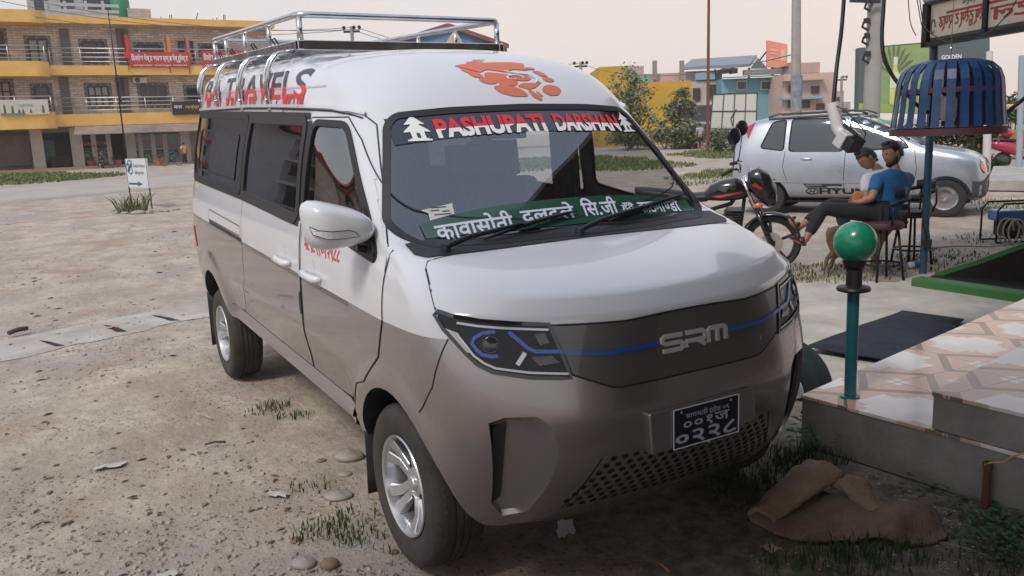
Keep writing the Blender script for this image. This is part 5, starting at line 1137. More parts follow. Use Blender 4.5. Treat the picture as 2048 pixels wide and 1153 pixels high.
# PVC elbow fitting on its cable, and two heavy cables
def pts_px(l): return [D(*q) for q in l]
def spline(P, n=6):
    P = [Vector(p) for p in P]; out = []
    for i in range(len(P)-1):
        a, b, c, d = P[max(i-1, 0)], P[i], P[i+1], P[min(i+2, len(P)-1)]
        for k in range(n): t = k/n; out.append(.5*((2*b)+(c-a)*t+(2*a-5*b+4*c-d)*t*t+(3*b-a-3*c+d)*t**3))
    return out+[P[-1]]
f0 = D(1668, 214, 3.9); PV = thing('pvc_fitting', 'white plastic elbow pipe with a black lamp end hanging on a cable', 'pipe', f0); o0 = f0
mb = MB(); mb.tube([v-o0 for v in spline(pts_px([(1665,207,3.9),(1671,235,3.9),(1677,258,3.9),(1688,272,3.88),(1700,284,3.85)]))], [.030]*4+[.0285]*21, 16); mb.build('elbow', mat('pvc_white', (.66, .65, .66), .35, var=.05, vs=10), PV, 40)
q = D(1700, 284, 3.85)-o0; dr_ = (D(1710, 291, 3.83)-D(1690, 275, 3.87)).normalized(); mb = MB(); fm = frame(q, dr_); mb.M = fm; mb.cbox((-.022, 0, 0), (.05, .105, .075)); mb.build('socket', mat('pvc_box', (.60, .60, .60), .4), PV, 0, .004)
mb = MB(); mb.M = fm; mb.cbox((.025, 0, 0), (.04, .085, .065)); mb.cbox((-.03, .0, .045), (.09, .02, .012)); mb.build('lamp_end', M['black'], PV, 0, .004)
mb = MB(); mb.tube([v-o0 for v in spline(pts_px([(1667,208,3.92),(1668,190,3.95),(1674,130,4.0),(1683,60,4.0),(1690,-30,4.0),(1700,-160,3.95)]))], .0095, 8); mb.build('cable', M['rubber_seal'], PV, True)
mb = MB(); mb.tube([v-o0 for v in spline(pts_px([(1668,210,3.9),(1690,222,3.8),(1718,250,3.8),(1731,270,3.85),(1715,290,3.9),(1700,284,3.87)]))], .0025, 5); mb.build('thin_wire', M['rubber_seal'], PV, True)
def cable(name, pts, r, label, mt='rubber_seal', cat='cable'):
    mb = MB(); mb.tube(spline(pts_px(pts), 8), r, 8); o = mb.build(name, M[mt], None, True); tag(o, label, cat); return o
cable('hanging_cable', [(1772,-120,5.2),(1768,0,5.2),(1764,70,5.2),(1768,115,5.2),(1784,150,5.2),(1804,176,5.2),(1840,215,5.3),(1900,244,5.3),(1960,248,5.2),(2000,234,5.1),(2030,212,5.0),(2070,180,5.0)], .012, 'thick black cable looping behind the blue lampshade')
M['thin'] = mat('wire_grey', (.12, .12, .12), .6)
for k, (l, lab) in enumerate((([(1836,-40,6.5),(1842,20,6.5),(1850,55,6.5),(1880,78,6.4),(1905,85,6.3),(1950,78,6.3),(1990,55,6.2),(2025,15,6.2),(2045,-30,6.2)], 'thin wire drooping in a curve across the reversed sign'), ([(1815,-40,7),(1818,20,7),(1822,50,7),(1832,72,7)], 'short dangling wire end left of the sign'), ([(1826,-40,7.2),(1836,10,7.2),(1842,45,7.2),(1850,70,7.2)], 'second dangling wire beside the sign frame'))):
    cable('drooping_wire', l, .004, lab, 'thin', 'wire')
# ================= BAR STOOLS, MEN, DOG =================
M['maroon_seat'] = mat('maroon_cushion', (.055, .014, .026), .6, var=.3, vs=12); M['stool_iron'] = mat('stool_iron', (.014, .014, .015), .5, .3)
def stool(px, py, label, back_dir):
    p = G(px, py); t = thing('bar_stool', label, 'stool', (p.x, p.y, 0), back_dir, 'black iron bar stools')
    mb = MB(); mb.lathe([(.001, .50), (.165, .50), (.185, .515), (.188, .54), (.175, .565), (.001, .575)], n=28); mb.build('seat', M['maroon_seat'], t, 40)
    for a in (PI/4, 3*PI/4, 5*PI/4, 7*PI/4):
        mb = MB(); mb.tube([(.13*math.cos(a), .13*math.sin(a), .505), (.20*math.cos(a), .20*math.sin(a), 0)], .0125, 8); mb.build('leg', M['stool_iron'], t, True)
    for r, z in ((.178, .16),):
        mb = MB(); mb.tube([(r*math.cos(a), r*math.sin(a), z) for a in np.linspace(0, 2*PI, 28, endpoint=False)], .010, 8, closed=True); mb.build('foot_ring', M['stool_iron'], t, True)
    mb = MB(); mb.tube([(.21*math.cos(a), .21*math.sin(a), .76+.05*math.cos(a)) for a in np.linspace(-1.9, 1.9, 21)], .021, 8); mb.build('back_rail', M['stool_iron'], t, True)
    for a in (-1.75, -.6, .6, 1.75):
        mb = MB(); mb.tube([(.17*math.cos(a), .17*math.sin(a), .53), (.215*math.cos(a), .215*math.sin(a), .65), (.21*math.cos(a), .21*math.sin(a), .76+.05*math.cos(a))], .010, 8); mb.build('back_post', M['stool_iron'], t, True)
    mb = MB(); mb.grid([[(.20*math.cos(a), .20*math.sin(a), z+.05*math.cos(a)) for a in np.linspace(-.8, .8, 9)] for z in (.74, .79, .84)]); o = mb.build('back_pad', M['black'], t, True); md = o.modifiers.new('t', 'SOLIDIFY'); md.thickness = .02
    return t
RA = math.atan2(RGT.y, RGT.x)
st1 = stool(1763, 560, 'black iron bar stool under the man in blue, nearest the globe lamp', RA+.15)
p = G(1822, 527); st2 = dup(st1, (p.x, p.y, 0), RA+.2, 'black iron bar stool under the man in white, beside the silver car')
def skinned(name, chains, mt, parent, sub=2, origin=None):
    """chains: lists of (point, radius); equal points are joined"""
    vs, rs, es, idx = [], [], [], {}
    for ch in chains:
        last = None
        for p, r in ch:
            k = tuple(round(c, 4) for c in p)
            if k not in idx: idx[k] = len(vs); vs.append(Vector(p)); rs.append(r if hasattr(r, '__len__') else (r, r))
            if last is not None and last != idx[k]: es.append((last, idx[k]))
            last = idx[k]
    me = bpy.data.meshes.new('sk'); me.from_pydata(vs, es, []); o = bpy.data.objects.new('sk', me); COL.objects.link(o); o.modifiers.new('s', 'SKIN').use_smooth_shade = True
    for i, v in enumerate(me.skin_vertices[0].data): v.radius = rs[i]; v.use_root = i == 0
    m = o.modifiers.new('u', 'SUBSURF'); m.levels = m.render_levels = sub
    dg = bpy.context.evaluated_depsgraph_get(); dg.update(); r = bpy.data.meshes.new_from_object(o.evaluated_get(dg)); bpy.data.objects.remove(o)
    if origin is not None: r.transform(Matrix.Translation(-Vector(origin)))
    r.materials.clear(); r.materials.append(mt); return link(name, r, parent, True)
def blob(c, rx, ry, rz, x, n=18):                        # ellipsoid with X axis along x
    mb = MB(); mb.M = frame(c, x); mb.sphere((0, 0, 0), 1, n, (rx, ry, rz)); return mb
M['denim'] = mat('black_denim', (.013, .014, .019), .85, var=.3, vs=12, bump=.2, bs=120); M['blue_tee'] = mat('blue_shirt', (.008, .10, .26), .85, var=.2, vs=10, bump=.15, bs=60); M['white_tee'] = mat('white_shirt', (.56, .56, .60), .85, var=.08, vs=10, bump=.15, bs=60); M['sandal'] = mat('sandal_strap', (.05, .03, .025), .7)
def hand(chains, wr, tip, thumb, spread, r=.010):
    d = (tip-wr); L = d.length; d.normalize(); s = Vector(spread).normalized(); up = d.cross(s)
    pc = wr+d*L*.45; chains.append([(wr, .024), (pc, (.034, .016))])
    for k, (o_, l) in enumerate(((-.030, .85), (-.010, 1.0), (.010, .95), (.028, .75))):
        b = pc+s*o_; chains.append([(pc, (.034, .016)), (b+d*.02, r), (b+d*L*.35*l-up*.006, r*.95), (b+d*L*.5*l-up*.022, r*.85)])
    chains.append([(wr+d*L*.15, .02), (wr+d*L*.25-s*.045, r*1.1), (wr+d*L*.55-s*.052-up*.01, r*.9)])
def seated(label, J, shirt, loc, beard):
    """J: joints in world space"""
    t = thing('person', label, 'person', loc); o = Vector(loc); ch = []
    pel, wst, chs, nck, hd, fdir = J['pelvis'], J['waist'], J['chest'], J['neck'], J['head'], J['face'].normalized()
    ch.append([(pel, (.13, .12)), (wst, (.125, .10)), (chs, (.15, .105)), (nck-(nck-chs)*.25, (.075, .07)), (nck, .052), (nck+(hd-nck)*.45, .052)])
    for s in 'ab':
        sh, el, wr = J['sh'+s], J['el'+s], J['wr'+s]
        ch.append([(chs, (.15, .105)), (sh, .060), (sh.lerp(el, .5), .047), (el, .040), (el.lerp(wr, .35), .039), (wr, .025)])
        hc = []; hand(hc, wr, J['ha'+s], 0, J.get('spread', Vector((0, 0, 1)))); ch += hc
        hp, kn, an, to = J['hp'+s], J['kn'+s], J['an'+s], J['to'+s]
        ch.append([(pel, (.13, .12)), (hp, .085), (hp.lerp(kn, .5), .075), (kn, .055), (kn.lerp(an, .35), .053), (an, .034), (an+(an-kn).normalized()*.035, .032), (an.lerp(to, .55)+(an-kn).normalized()*.03, (.037, .028)), (to, (.036, .018))])
    b = skinned('body', ch, M['skin'], t, 2, o)
    # head joined to the same mesh
    hm = MB(); n = fdir; up = (hd-nck).normalized(); up = (up-n*up.dot(n)).normalized(); sd = up.cross(n)
    rows = []
    for i in range(15):
        ph = PI*i/14; row = []
        for k in range(20):
            th = 2*PI*k/20; x, y, z = math.sin(ph)*math.cos(th), math.sin(ph)*math.sin(th), math.cos(ph)
            fx = .098*x; sy_ = .074*y; uz = .118*z
            if z < -.1: k2 = smooth(-.1, -1, z); sy_ *= 1-.28*k2; fx = fx*(1-.15*k2)+(.018 if x > 0 else -.0)*k2
            if x > .6: # face: brow, nose, mouth, chin
                fr = max(0, 1-abs(y)*2.8); fx += fr*(.020*math.exp(-((z+.12)/.14)**2)-.008*math.exp(-((z-.10)/.08)**2)+.008*math.exp(-((z+.48)/.08)**2)+.008*math.exp(-((z+.8)/.12)**2)); fx -= .008*math.exp(-((z-.08)/.1)**2)*math.exp(-((abs(y)-.38)/.15)**2)
            row.append(hd+n*fx+sd*sy_+up*uz-o)
        rows.append(row)
    hm.grid(rows, wrap=True)
    for s in (-1, 1): hm.M = Matrix.Identity(4); e = blob(hd-n*.005+sd*s*.076-up*.015-o, .022, .012, .034, n, 10); k = len(hm.v); hm.v += e.v; hm.f += [tuple(i+k for i in f) for f in e.f]; hm.m += e.m
    bm = bmesh.new(); bm.from_mesh(b.data); m2 = bpy.data.meshes.new('h'); m2.from_pydata(hm.v, [], hm.f); bm.from_mesh(m2); bmesh.ops.recalc_face_normals(bm, faces=bm.faces)
    for f in bm.faces: f.smooth = True
    bm.to_mesh(b.data); bm.free()
    ey = MB()
    for s in (-1, 1): ey.v += (e := blob(hd+n*.083+sd*s*.030+up*.012-o, .006, .013, .007, n, 8)).v; k = len(ey.v)-len(e.v); ey.f += [tuple(i+k for i in f) for f in e.f]; ey.m += e.m
    ey.build('eyes', M['hair'], b, True)
    hb = MB(); rows = []
    for i in range(10):
        ph = PI*.62*i/9; row = []
        for k in range(24):
            th = 2*PI*k/24; x, y, z = math.sin(ph)*math.cos(th), math.sin(ph)*math.sin(th), math.cos(ph); g = 1.09+.04*mnoise.noise((x*4, y*4, z*4+hd.x))
            if x > .25 and z < .45: kk = .893/max(.05, math.sin(ph)); x *= kk; y *= kk; z = .45
            elif x > -.2 and z < .05: z = .05
            row.append(hd-n*.006+n*.102*x*g+sd*.080*y*g+up*.126*z*g-o)
        rows.append(row)
    hb.grid(rows, wrap=True); fr = MB()
    fr.tube([hd+n*.045+sd*a+up*.112-o for a in np.linspace(-.05, .05, 7)], [.014, .022, .026, .027, .026, .022, .014], 8)
    h_ = join([hb, fr]).build('hair', M['hair'], t, True)
    if beard:
        bd = MB(); rows = []
        for z, w, d in ((-.035, .072, .02), (-.065, .066, .050), (-.092, .050, .072), (-.112, .032, .066), (-.120, .01, .045)):
            rows.append([hd+n*(d*math.cos(a)+.012)+sd*w*math.sin(a)+up*z-o for a in np.linspace(-1.7, 1.7, 13)])
        bd.grid(rows); o2 = bd.build('beard', M['hair'], t, True); md = o2.modifiers.new('t', 'SOLIDIFY'); md.thickness = .008
    k = 1.13; sc = [[(pel+(wst-pel)*-.25, (.150, .138)), (pel, (.165, .155)), (wst, (.172, .15)), (chs, (.19, .145)), (nck-(nck-chs)*.22, (.095, .09)), (nck-(nck-chs)*.05, .062)]]
    for s in 'ab': sh, el = J['sh'+s], J['el'+s]; sc.append([(chs, (.19, .145)), (sh, .074), (sh.lerp(el, .45), .066), (sh.lerp(el, .72), .062)])
    skinned('shirt', sc, shirt, t, 2, o)
    tc_ = []
    for s in 'ab': hp, kn, an = J['hp'+s], J['kn'+s], J['an'+s]; tc_.append([(pel, (.145, .13)), (hp, .098), (hp.lerp(kn, .5), .087), (kn, .070), (kn.lerp(an, .4), .066), (kn.lerp(an, .88), .052)])
    skinned('trousers', tc_, M['denim'], t, 2, o)
    for s in 'ab':
        an, to, kn = J['an'+s], J['to'+s], J['kn'+s]; dn = (an-kn).normalized(); hl = an+dn*.07-(to-an).normalized()*.03; m_ = MB(); x = (to-hl); L = x.length+.03; x.normalize(); up2 = -dn; m_.M = frame(hl+x*L/2, x, up2)
        m_.prism([(L*.5*a, .045*b_, -.012) for a, b_ in ((-1, -.6), (-.8, -.8), (.2, -.8), (.7, -1), (1, -.5), (1, .5), (.7, 1), (.2, .8), (-.8, .8), (-1, .6))], (0, 0, .018)); sn_ = m_.build('sandal', M['sandal'], t, 0, .005)
        m_ = MB(); m_.M = frame(hl+x*L/2, x, up2)
        for xx in (.2, -.15): m_.tube([(L*xx, .046*math.cos(a), .055*math.sin(a)-.005) for a in np.linspace(0, PI, 9)], [.014]*9, 6)
        m_.build('strap', M['sandal'], sn_, True)
        sn_['x'] = 1; del sn_['x']
        for ob in (sn_,): ob.location = -o
        for c_ in sn_.children: c_.location = (0, 0, 0)
    return t
d = 8.3
J1 = dict(pelvis=D(1757,426,d), waist=D(1774,402,d), chest=D(1784,366,d), neck=D(1789,338,d), head=D(1784,308,d), face=(-RGT*.92-FWD*.25+Vector((0, 0, -.18))),
 sha=D(1755,360,d-.12), ela=D(1744,397,d-.2), wra=D(1716,406,d-.12), haa=D(1697,402,d-.08), shb=D(1819,354,d+.13), elb=D(1796,398,d+.3), wrb=D(1722,402,d+.14), hab=D(1702,398,d+.1),
 hpa=D(1748,428,d-.09), kna=D(1646,418,d-.12), ana=D(1612,478,d-.15), toa=D(1586,476,d-.16), hpb=D(1748,424,d+.09), knb=D(1662,408,d+.10), anb=D(1603,452,d+.05), tob=D(1578,436,d+.05))
pr = G(1763, 560); P1 = seated('bearded man in a blue shirt sitting on a bar stool with legs stretched', J1, M['blue_tee'], (pr.x, pr.y, 0), True)
d = 9.2
J2 = dict(pelvis=D(1796,430,d), waist=D(1782,402,d), chest=D(1760,364,d), neck=D(1756,338,d), head=D(1733,318,d), face=(-RGT*.80-FWD*.22+Vector((0, 0, -.55))),
 sha=D(1732,360,d-.12), ela=D(1733,398,d-.2), wra=D(1716,410,d-.12), haa=D(1700,402,d-.08), shb=D(1790,352,d+.15), elb=D(1764,392,d+.2), wrb=D(1724,408,d+.1), hab=D(1706,402,d+.08),
 hpa=D(1788,432,d-.09), kna=D(1688,420,d-.1), ana=D(1690,500,d-.1), toa=D(1666,512,d-.1), hpb=D(1788,430,d+.09), knb=D(1676,414,d+.1), anb=D(1705,500,d+.1), tob=D(1684,512,d+.1))
pr = G(1822, 527); P2 = seated('young man in a white shirt bent over his phone on the rear stool', J2, M['white_tee'], (pr.x, pr.y, 0), False)
q = D(1712, 398, 8.32); PH = thing('mobile_phone', 'mobile phone in an orange case held by the seated men', 'phone', q); mb = MB(); mb.M = Matrix.Rotation(RA, 4, 'Z') @ Matrix.Rotation(.5, 4, 'Y'); mb.cbox((0, 0, 0), (.075, .012, .14)); mb.build('case', mat('orange_case', (.62, .2, .03), .5), PH, 0, .004); mb = MB(); mb.M = Matrix.Rotation(RA, 4, 'Z') @ Matrix.Rotation(.5, 4, 'Y'); mb.cbox((0, .0075, 0), (.066, .003, .13)); mb.build('screen', M['gloss'], PH)
# dog standing behind the stool
d = 8.75; pd = G(1700, 540); DG = thing('dog', 'tan and grey dog standing behind the bar stools', 'dog', (pd.x, pd.y, 0)); ch = []
rump, mid, chest_, neck_, skull, muz = D(1668,462,d), D(1705,470,d), D(1748,468,d), D(1772,450,d), D(1790,436,d), D(1806,444,d)
ch.append([(rump, (.10, .115)), (mid, (.10, .11)), (chest_, (.11, .135)), (neck_, .075), (skull, (.062, .06)), (muz, (.03, .03)), (D(1812,446,d), .02)])
for s, dx in ((-.07, 0), (.07, 12)):
    ch.append([(rump, (.10, .115)), (D(1663+dx,482,d+s), (.06, .085)), (D(1668+dx,505,d+s), .036), (D(1654+dx,517,d+s), .026), (D(1651+dx,534,d+s), .017), (D(1644+dx,540,d+s), .018)])
    ch.append([(chest_, (.11, .135)), (D(1748+dx*.6,492,d+s), .05), (D(1746+dx*.6,514,d+s), .028), (D(1748+dx*.6,533,d+s), .019), (D(1742+dx*.6,540,d+s), .020)])
ch.append([(rump, (.10, .115)), (D(1659,455,d+.02), .022), (D(1654,470,d+.03), .018), (D(1658,492,d+.03), .010)])
for s in (-.04, .04): ch.append([(skull, (.062, .06)), (D(1788,426,d+s), .02), (D(1786,419,d+s*1.2), .006)])
def fur():
    m = mat('dog_fur', (.30, .20, .12), .9, col2=(.22, .14, .08), vs=14, bump=.5, bs=150); t = m.node_tree; b = t.nodes['Principled BSDF']; s = b.inputs['Base Color'].links[0].from_socket
    co = t.nodes.new('ShaderNodeTexCoord'); se = t.nodes.new('ShaderNodeSeparateXYZ'); t.links.new(co.outputs['Object'], se.inputs[0]); r = t.nodes.new('ShaderNodeMapRange'); r.inputs[1].default_value = .36; r.inputs[2].default_value = .50; t.links.new(se.outputs[2], r.inputs[0])
    x = t.nodes.new('ShaderNodeMix'); x.data_type = 'RGBA'; t.links.new(r.outputs[0], x.inputs[0]); t.links.new(s, x.inputs[6]); x.inputs[7].default_value = (.075, .06, .052, 1); t.links.new(x.outputs[2], b.inputs['Base Color']); return m
skinned('body', ch, fur(), DG, 2, (pd.x, pd.y, 0))
mb = MB()
for s in (-.035, .035): mb.sphere(D(1798, 436, d+s)-Vector((pd.x, pd.y, 0)), .008, 8)
mb.sphere(D(1814, 445, d)-Vector((pd.x, pd.y, 0)), .016, 8); mb.build('nose_and_eyes', M['hair'], DG, True)
# bottle and wrapper below the stools
q = G(1836, 536); BT = thing('plastic_bottle', 'crushed clear plastic bottle with blue label lying by the stool feet', 'bottle', (q.x, q.y, .035)); mb = MB(); mb.M = Matrix.Rotation(RA+.2, 4, 'Z'); mb.lathe([(.001, -.11), (.03, -.11), (.034, -.09), (.028, -.03), (.034, .03), (.033, .06), (.013, .10), (.013, .115), (.001, .115)], axis=(1, 0, 0), n=14); mb.build('bottle_body', mat('clear_plastic', (.65, .68, .72), .2, spec=.6), BT, True); mb = MB(); mb.M = Matrix.Rotation(RA+.2, 4, 'Z'); mb.lathe([(.0352, -.06), (.0352, -.0)], axis=(1, 0, 0), n=14); mb.build('bottle_label', mat('blue_label', (.05, .10, .35), .5), BT, True)
# green-rimmed planter
M['green_rim'] = mat('green_rim_paint', (.030, .17, .03), .6, col2=(.06, .15, .045), vs=5, bump=.2, bs=40); M['dark_earth'] = mat('planter_inside', (.020, .015, .012), .9, var=.3, vs=4)
PLN = thing('planter_wall', 'low planter wall with bright green rim and dark sunken inside', 'planter', (0, 0, 0))
a, b, c, e = G(1832, 571), G(2130, 615), G(1872, 549), G(2150, 497)
mb = MB(); mb.bar(a+Vector((0, 0, .035)), b+Vector((0, 0, .035)), .16, .09); mb.build('front_rim', M['green_rim'], PLN, 0, .012)
q1 = G(1866, 556); q2 = G(2110, 575); mb = MB(); top = [(1870, 549), (1960, 521), (2048, 489), (2110, 466)]; rows = []
base = [q1.lerp(q2, t) for t in (0, .37, .73, 1)]; T_ = []
for bs_, (px, py) in zip(base, top):
    r_ = ray(px, py); n_ = (q2-q1).normalized().cross(Vector((0, 0, 1))); k_ = (q1-CAM).dot(n_)/r_.dot(n_); T_.append(CAM+r_*k_)
bk = Vector((-n_.x, -n_.y, 0))*(1 if n_.dot(CAM-q1) > 0 else -1)
mb.grid([[p+Vector((0, 0, -.04)) for p in base], T_]); mb.grid([T_, [p+bk*.10 for p in T_]]); mb.grid([[p+bk*.10 for p in T_], [Vector((p.x, p.y, -.02))+bk*.10 for p in T_]]); mb.build('back_wall', M['dark_earth'], PLN)
mb = MB(); mb.grid([[p+Vector((0, 0, .012)) for p in T_], [p+bk*.16+Vector((0, 0, .012)) for p in T_], [p+bk*.16-Vector((0, 0, .03)) for p in T_]]); mb.grid([[p+Vector((0, 0, .012)) for p in T_], [p-Vector((0, 0, .035))-bk*.004 for p in T_]]); mb.build('back_rim', M['green_rim'], PLN)
mb = MB(); mb.poly([a.lerp(b, .03)+Vector((0, 0, .03)), b+Vector((0, 0, .03)), q2+Vector((0, 0, .03)), q1+Vector((0, 0, .03))]); mb.build('sunken_floor', M['dark_earth'], PLN)
# pressure washer, slab
p = G(2020, 484); PW = thing('pressure_washer', 'blue petrol pressure washer with coiled hose by the green planter', 'machine', (p.x, p.y, 0), RA)
mb = MB(); mb.cbox((-.06, 0, .33), (.34, .26, .13)); mb.build('tank', mat('blue_tank', (.015, .12, .30), .35, coat=.4), PW, 0, .03, seg=3)
mb = MB(); mb.cbox((.0, 0, .17), (.30, .24, .18)); mb.lathe([(.001, 0), (.09, 0), (.10, .05), (.06, .09), (.001, .09)], (-.05, -.12, .16), (0, -1, 0), 18); mb.build('engine', M['dark_metal'], PW, 0, .01)
mb = MB()
for y in (-.17, .17): mb.tube([(-.27, y, .02), (.3, y, .02), (.34, y, .10), (.34, y, .44), (.28, y, .48), (-.2, y, .48), (-.27, y, .40), (-.27, y, .02)], .012, 8)
mb.build('frame', M['stool_iron'], PW, True)
mb = MB(); mb.tube([(-.22+.11*math.cos(t)+.01*t*.3, -.24-.012*t, .17+.15*math.sin(t)) for t in np.linspace(0, 18, 70)], .010, 7); mb.tube([(-.2, -.40, .05), (-.45, -.45, .02), (-.8, -.25, .015), (-1.15, -.35, .015)], .010, 7); mb.build('hose', mat('grey_hose', (.30, .28, .22), .5), PW, True)
p = G(1972, 392); p2 = G(2140, 360); mb = MB(); u = RGT; w = FWD
q = [G(1975, 384), G(2200, 388), G(2200, 350), G(1985, 352)]; mb.prism([(v.x, v.y, .02) for v in q], (0, 0, .22)); o = mb.build('concrete_slab', mat('slab_concrete', (.36, .34, .31), .9, var=.25, vs=2, bump=.3, bs=25), None, 0, .02); tag(o, 'raised rough concrete slab beyond the green planter', 'slab')
# ================= MOTORCYCLES AND CARS =================
M['bike_black'] = mat('bike_black', (.012, .012, .013), .25, coat=.6); M['bike_red'] = mat('bike_red', (.42, .02, .02), .3, coat=.6); M['engine'] = mat('engine_grey', (.10, .10, .10), .5, .7, var=.3, vs=12)
def motorcycle(label, loc, rz, main, accent, group=None, mirrors=True):
    t = thing('motorcycle', label, 'motorcycle', loc, rz, group); WB = 1.12
    for x, r, w in ((WB, .300, .042), (0, .300, .055)):
        h = bpy.data.objects.new('wheel', None); COL.objects.link(h); h.parent = t; h.location = (x, 0, .30)
        mb = MB(); mb.lathe([(r-.055, -w*.6), (r-.02, -w), (r-.004, -w*.6), (r, 0), (r-.004, w*.6), (r-.02, w), (r-.055, w*.6)], axis=(0, 1, 0), n=44); mb.build('tyre', M['rubber'], h, 40)
        mb = MB(); mb.lathe([(r-.056, -w*.62), (r-.075, -w*.45), (r-.085, 0), (r-.075, w*.45), (r-.056, w*.62)], axis=(0, 1, 0), n=40)
        for k in range(5): a = 2*PI*k/5+.3; mb.bar((.03*math.cos(a), 0, .03*math.sin(a)), ((r-.075)*math.cos(a+.1), 0, (r-.075)*math.sin(a+.1)), .030, .026, up=(0, 1, 0))
        mb.lathe([(.001, -.05), (.04, -.05), (.045, 0), (.04, .05), (.001, .05)], axis=(0, 1, 0), n=18); mb.build('rim', M['bike_black'], h, 35)
        mb = MB(); mb.lathe([(.055, -.052), (.118, -.052), (.118, -.048), (.055, -.048)], axis=(0, 1, 0), n=36, close=True); mb.lathe([(.045, -.050), (.06, -.051)], axis=(0, 1, 0), n=12); mb.build('brake_disc', M['steel'], h, 40)
    S_ = Vector((WB-.27, 0, .95)); A = Vector((WB, 0, .30)); u = (S_-A).normalized()
    for s in (-1, 1):
        mb = MB(); mb.tube([A+Vector((0, s*.085, 0)), A+u*.40+Vector((0, s*.085, 0))], .026, 12); mb.build('fork_slider', M['bike_black'], t, True)
        mb = MB(); mb.tube([A+u*.38+Vector((0, s*.085, 0)), S_+u*.06+Vector((0, s*.085, 0))], .0185, 12); mb.build('fork_tube', M['chrome'], t, True)
        mb = MB(); q = A+u*.46+Vector((.05, s*.15, .0)); mb.sphere(q, .032, 12, (1.4, .8, .9)); mb.build('indicator', M['amber'], t, True)
        mb = MB(); hb = S_+Vector((-.06, 0, .10)); mb.tube([hb, hb+Vector((.0, s*.12, .05)), hb+Vector((-.04, s*.24, .07)), hb+Vector((-.12, s*.36, .04))], .012, 8); mb.build('handlebar', M['bike_black'], t, True); mb = MB(); mb.tube([hb+Vector((-.05, s*.26, .067)), hb+Vector((-.13, s*.375, .036))], .019, 10); mb.tube([hb+Vector((.0, s*.24, .08)), hb+Vector((-.06, s*.37, .075))], .006, 6); mb.build('grip', M['rubber'], t, True)
        if mirrors:
            mb = MB(); mb.tube([hb+Vector((-.04, s*.25, .07)), hb+Vector((-.02, s*.31, .22)), hb+Vector((-.01, s*.36, .35))], .006, 6); mb.M = Matrix.Translation(hb+Vector((-.015, s*.37, .42))) @ Matrix.Rotation(-.95, 4, 'Z'); mb.sphere((0, 0, 0), 1, 18, (.024, .078, .085)); mb.build('mirror', M['bike_black'], t, True)
    mb = MB(); mb.tube([Vector((WB+.335*math.cos(a), 0, .30+.335*math.sin(a))) for a in np.linspace(.35, 2.5, 16)], .001, 4); mb = MB(); mb.grid([[Vector((WB+(.332-.02*abs(w))*math.cos(a), .062*w, .30+(.332-.02*abs(w))*math.sin(a))) for w in (-1, -.5, 0, .5, 1)] for a in np.linspace(.45, 2.6, 16)]); o = mb.build('front_mudguard', main, t, True); md = o.modifiers.new('t', 'SOLIDIFY'); md.thickness = .006
    def shell(name, sec, mt, par=t):
        mb = MB(); rows = []
        for x, z, hw, hh in sec: rows.append([Vector((x, hw*math.copysign(abs(math.cos(a))**.75, math.cos(a)), z+hh*math.copysign(abs(math.sin(a))**.8, math.sin(a)))) for a in np.linspace(0, 2*PI, 20, endpoint=False)])
        mb.grid(rows, wrap=True); mb.poly(rows[0]); mb.poly(rows[-1]); return mb.build(name, mt, par, 50)
    tk = shell('fuel_tank', [(.44, .82, .085, .06), (.50, .85, .12, .09), (.62, .87, .145, .115), (.76, .88, .14, .12), (.86, .87, .10, .09), (.90, .86, .05, .05)], main)
    for s in (-1, 1):
        mb = MB(); mb.prism([(.52, s*.134, .825), (.82, s*.138, .875), (.84, s*.134, .862), (.60, s*.142, .81)], (0, s*.006, 0)); mb.build('tank_stripe', accent, tk)
        mb = MB(); mb.prism([(.58, s*.147, .90), (.68, s*.149, .945), (.70, s*.149, .91), (.66, s*.15, .87), (.62, s*.15, .885)], (0, s*.005, 0)); mb.build('wing_badge', M['steel'], tk)
    shell('seat', [(-.32, .885, .05, .03), (-.22, .86, .10, .05), (.05, .83, .12, .05), (.28, .79, .12, .05), (.46, .80, .09, .05)], M['black'])
    shell('tail_cowl', [(-.40, .83, .03, .03), (-.28, .79, .09, .06), (-.05, .74, .12, .07), (.2, .68, .12, .07), (.34, .66, .10, .06)], main)
    shell('headlight_cowl', [(WB-.24, .97, .08, .09), (WB-.14, .93, .125, .17), (WB-.03, .86, .11, .18), (WB+.04, .80, .06, .10)], main)
    mb = MB(); mb.lathe([(.001, .012), (.05, .01), (.075, 0), (.08, -.02)], (WB+.02, 0, .81), (1, 0, -.15), 20, ); mb.build('headlight', M['lens'], t, True)
    mb = MB(); mb.prism([(WB-.16, -.134, .96), (WB-.08, -.118, .90), (WB-.10, -.122, .885), (WB-.20, -.14, .94)], (0, -.006, 0)); mb.prism([(WB-.16, .134, .96), (WB-.08, .118, .90), (WB-.10, .122, .885), (WB-.20, .14, .94)], (0, .006, 0)); mb.build('cowl_stripe', accent, t)
    mb = MB(); mb.grid([[Vector((WB-.14-.10*t_, y*(1-.3*t_), .98+.14*t_-2*y*y)) for y in np.linspace(-.11, .11, 7)] for t_ in (0, .5, 1)]); mb.build('fly_screen', M['tint_dark'], t, True)
    shell('engine', [(.36, .44, .10, .13), (.44, .42, .15, .17), (.62, .43, .15, .17), (.74, .50, .11, .16), (.80, .55, .07, .10)], M['engine'])
    mb = MB()
    for k in range(6): mb.cbox((.70+.02*k*.4, 0, .52+.028*k), (.20, .22, .008))
    mb.build('cooling_fins', M['engine'], t); mb = MB(); mb.tube([(.78, -.05, .50), (.86, -.07, .40), (.78, -.12, .24), (.4, -.15, .22)], .018, 8); mb.tube([(.4, -.15, .22), (.05, -.17, .27), (-.35, -.17, .38)], [.03, .045, .048], 12); mb.build('exhaust', M['steel'], t, True)
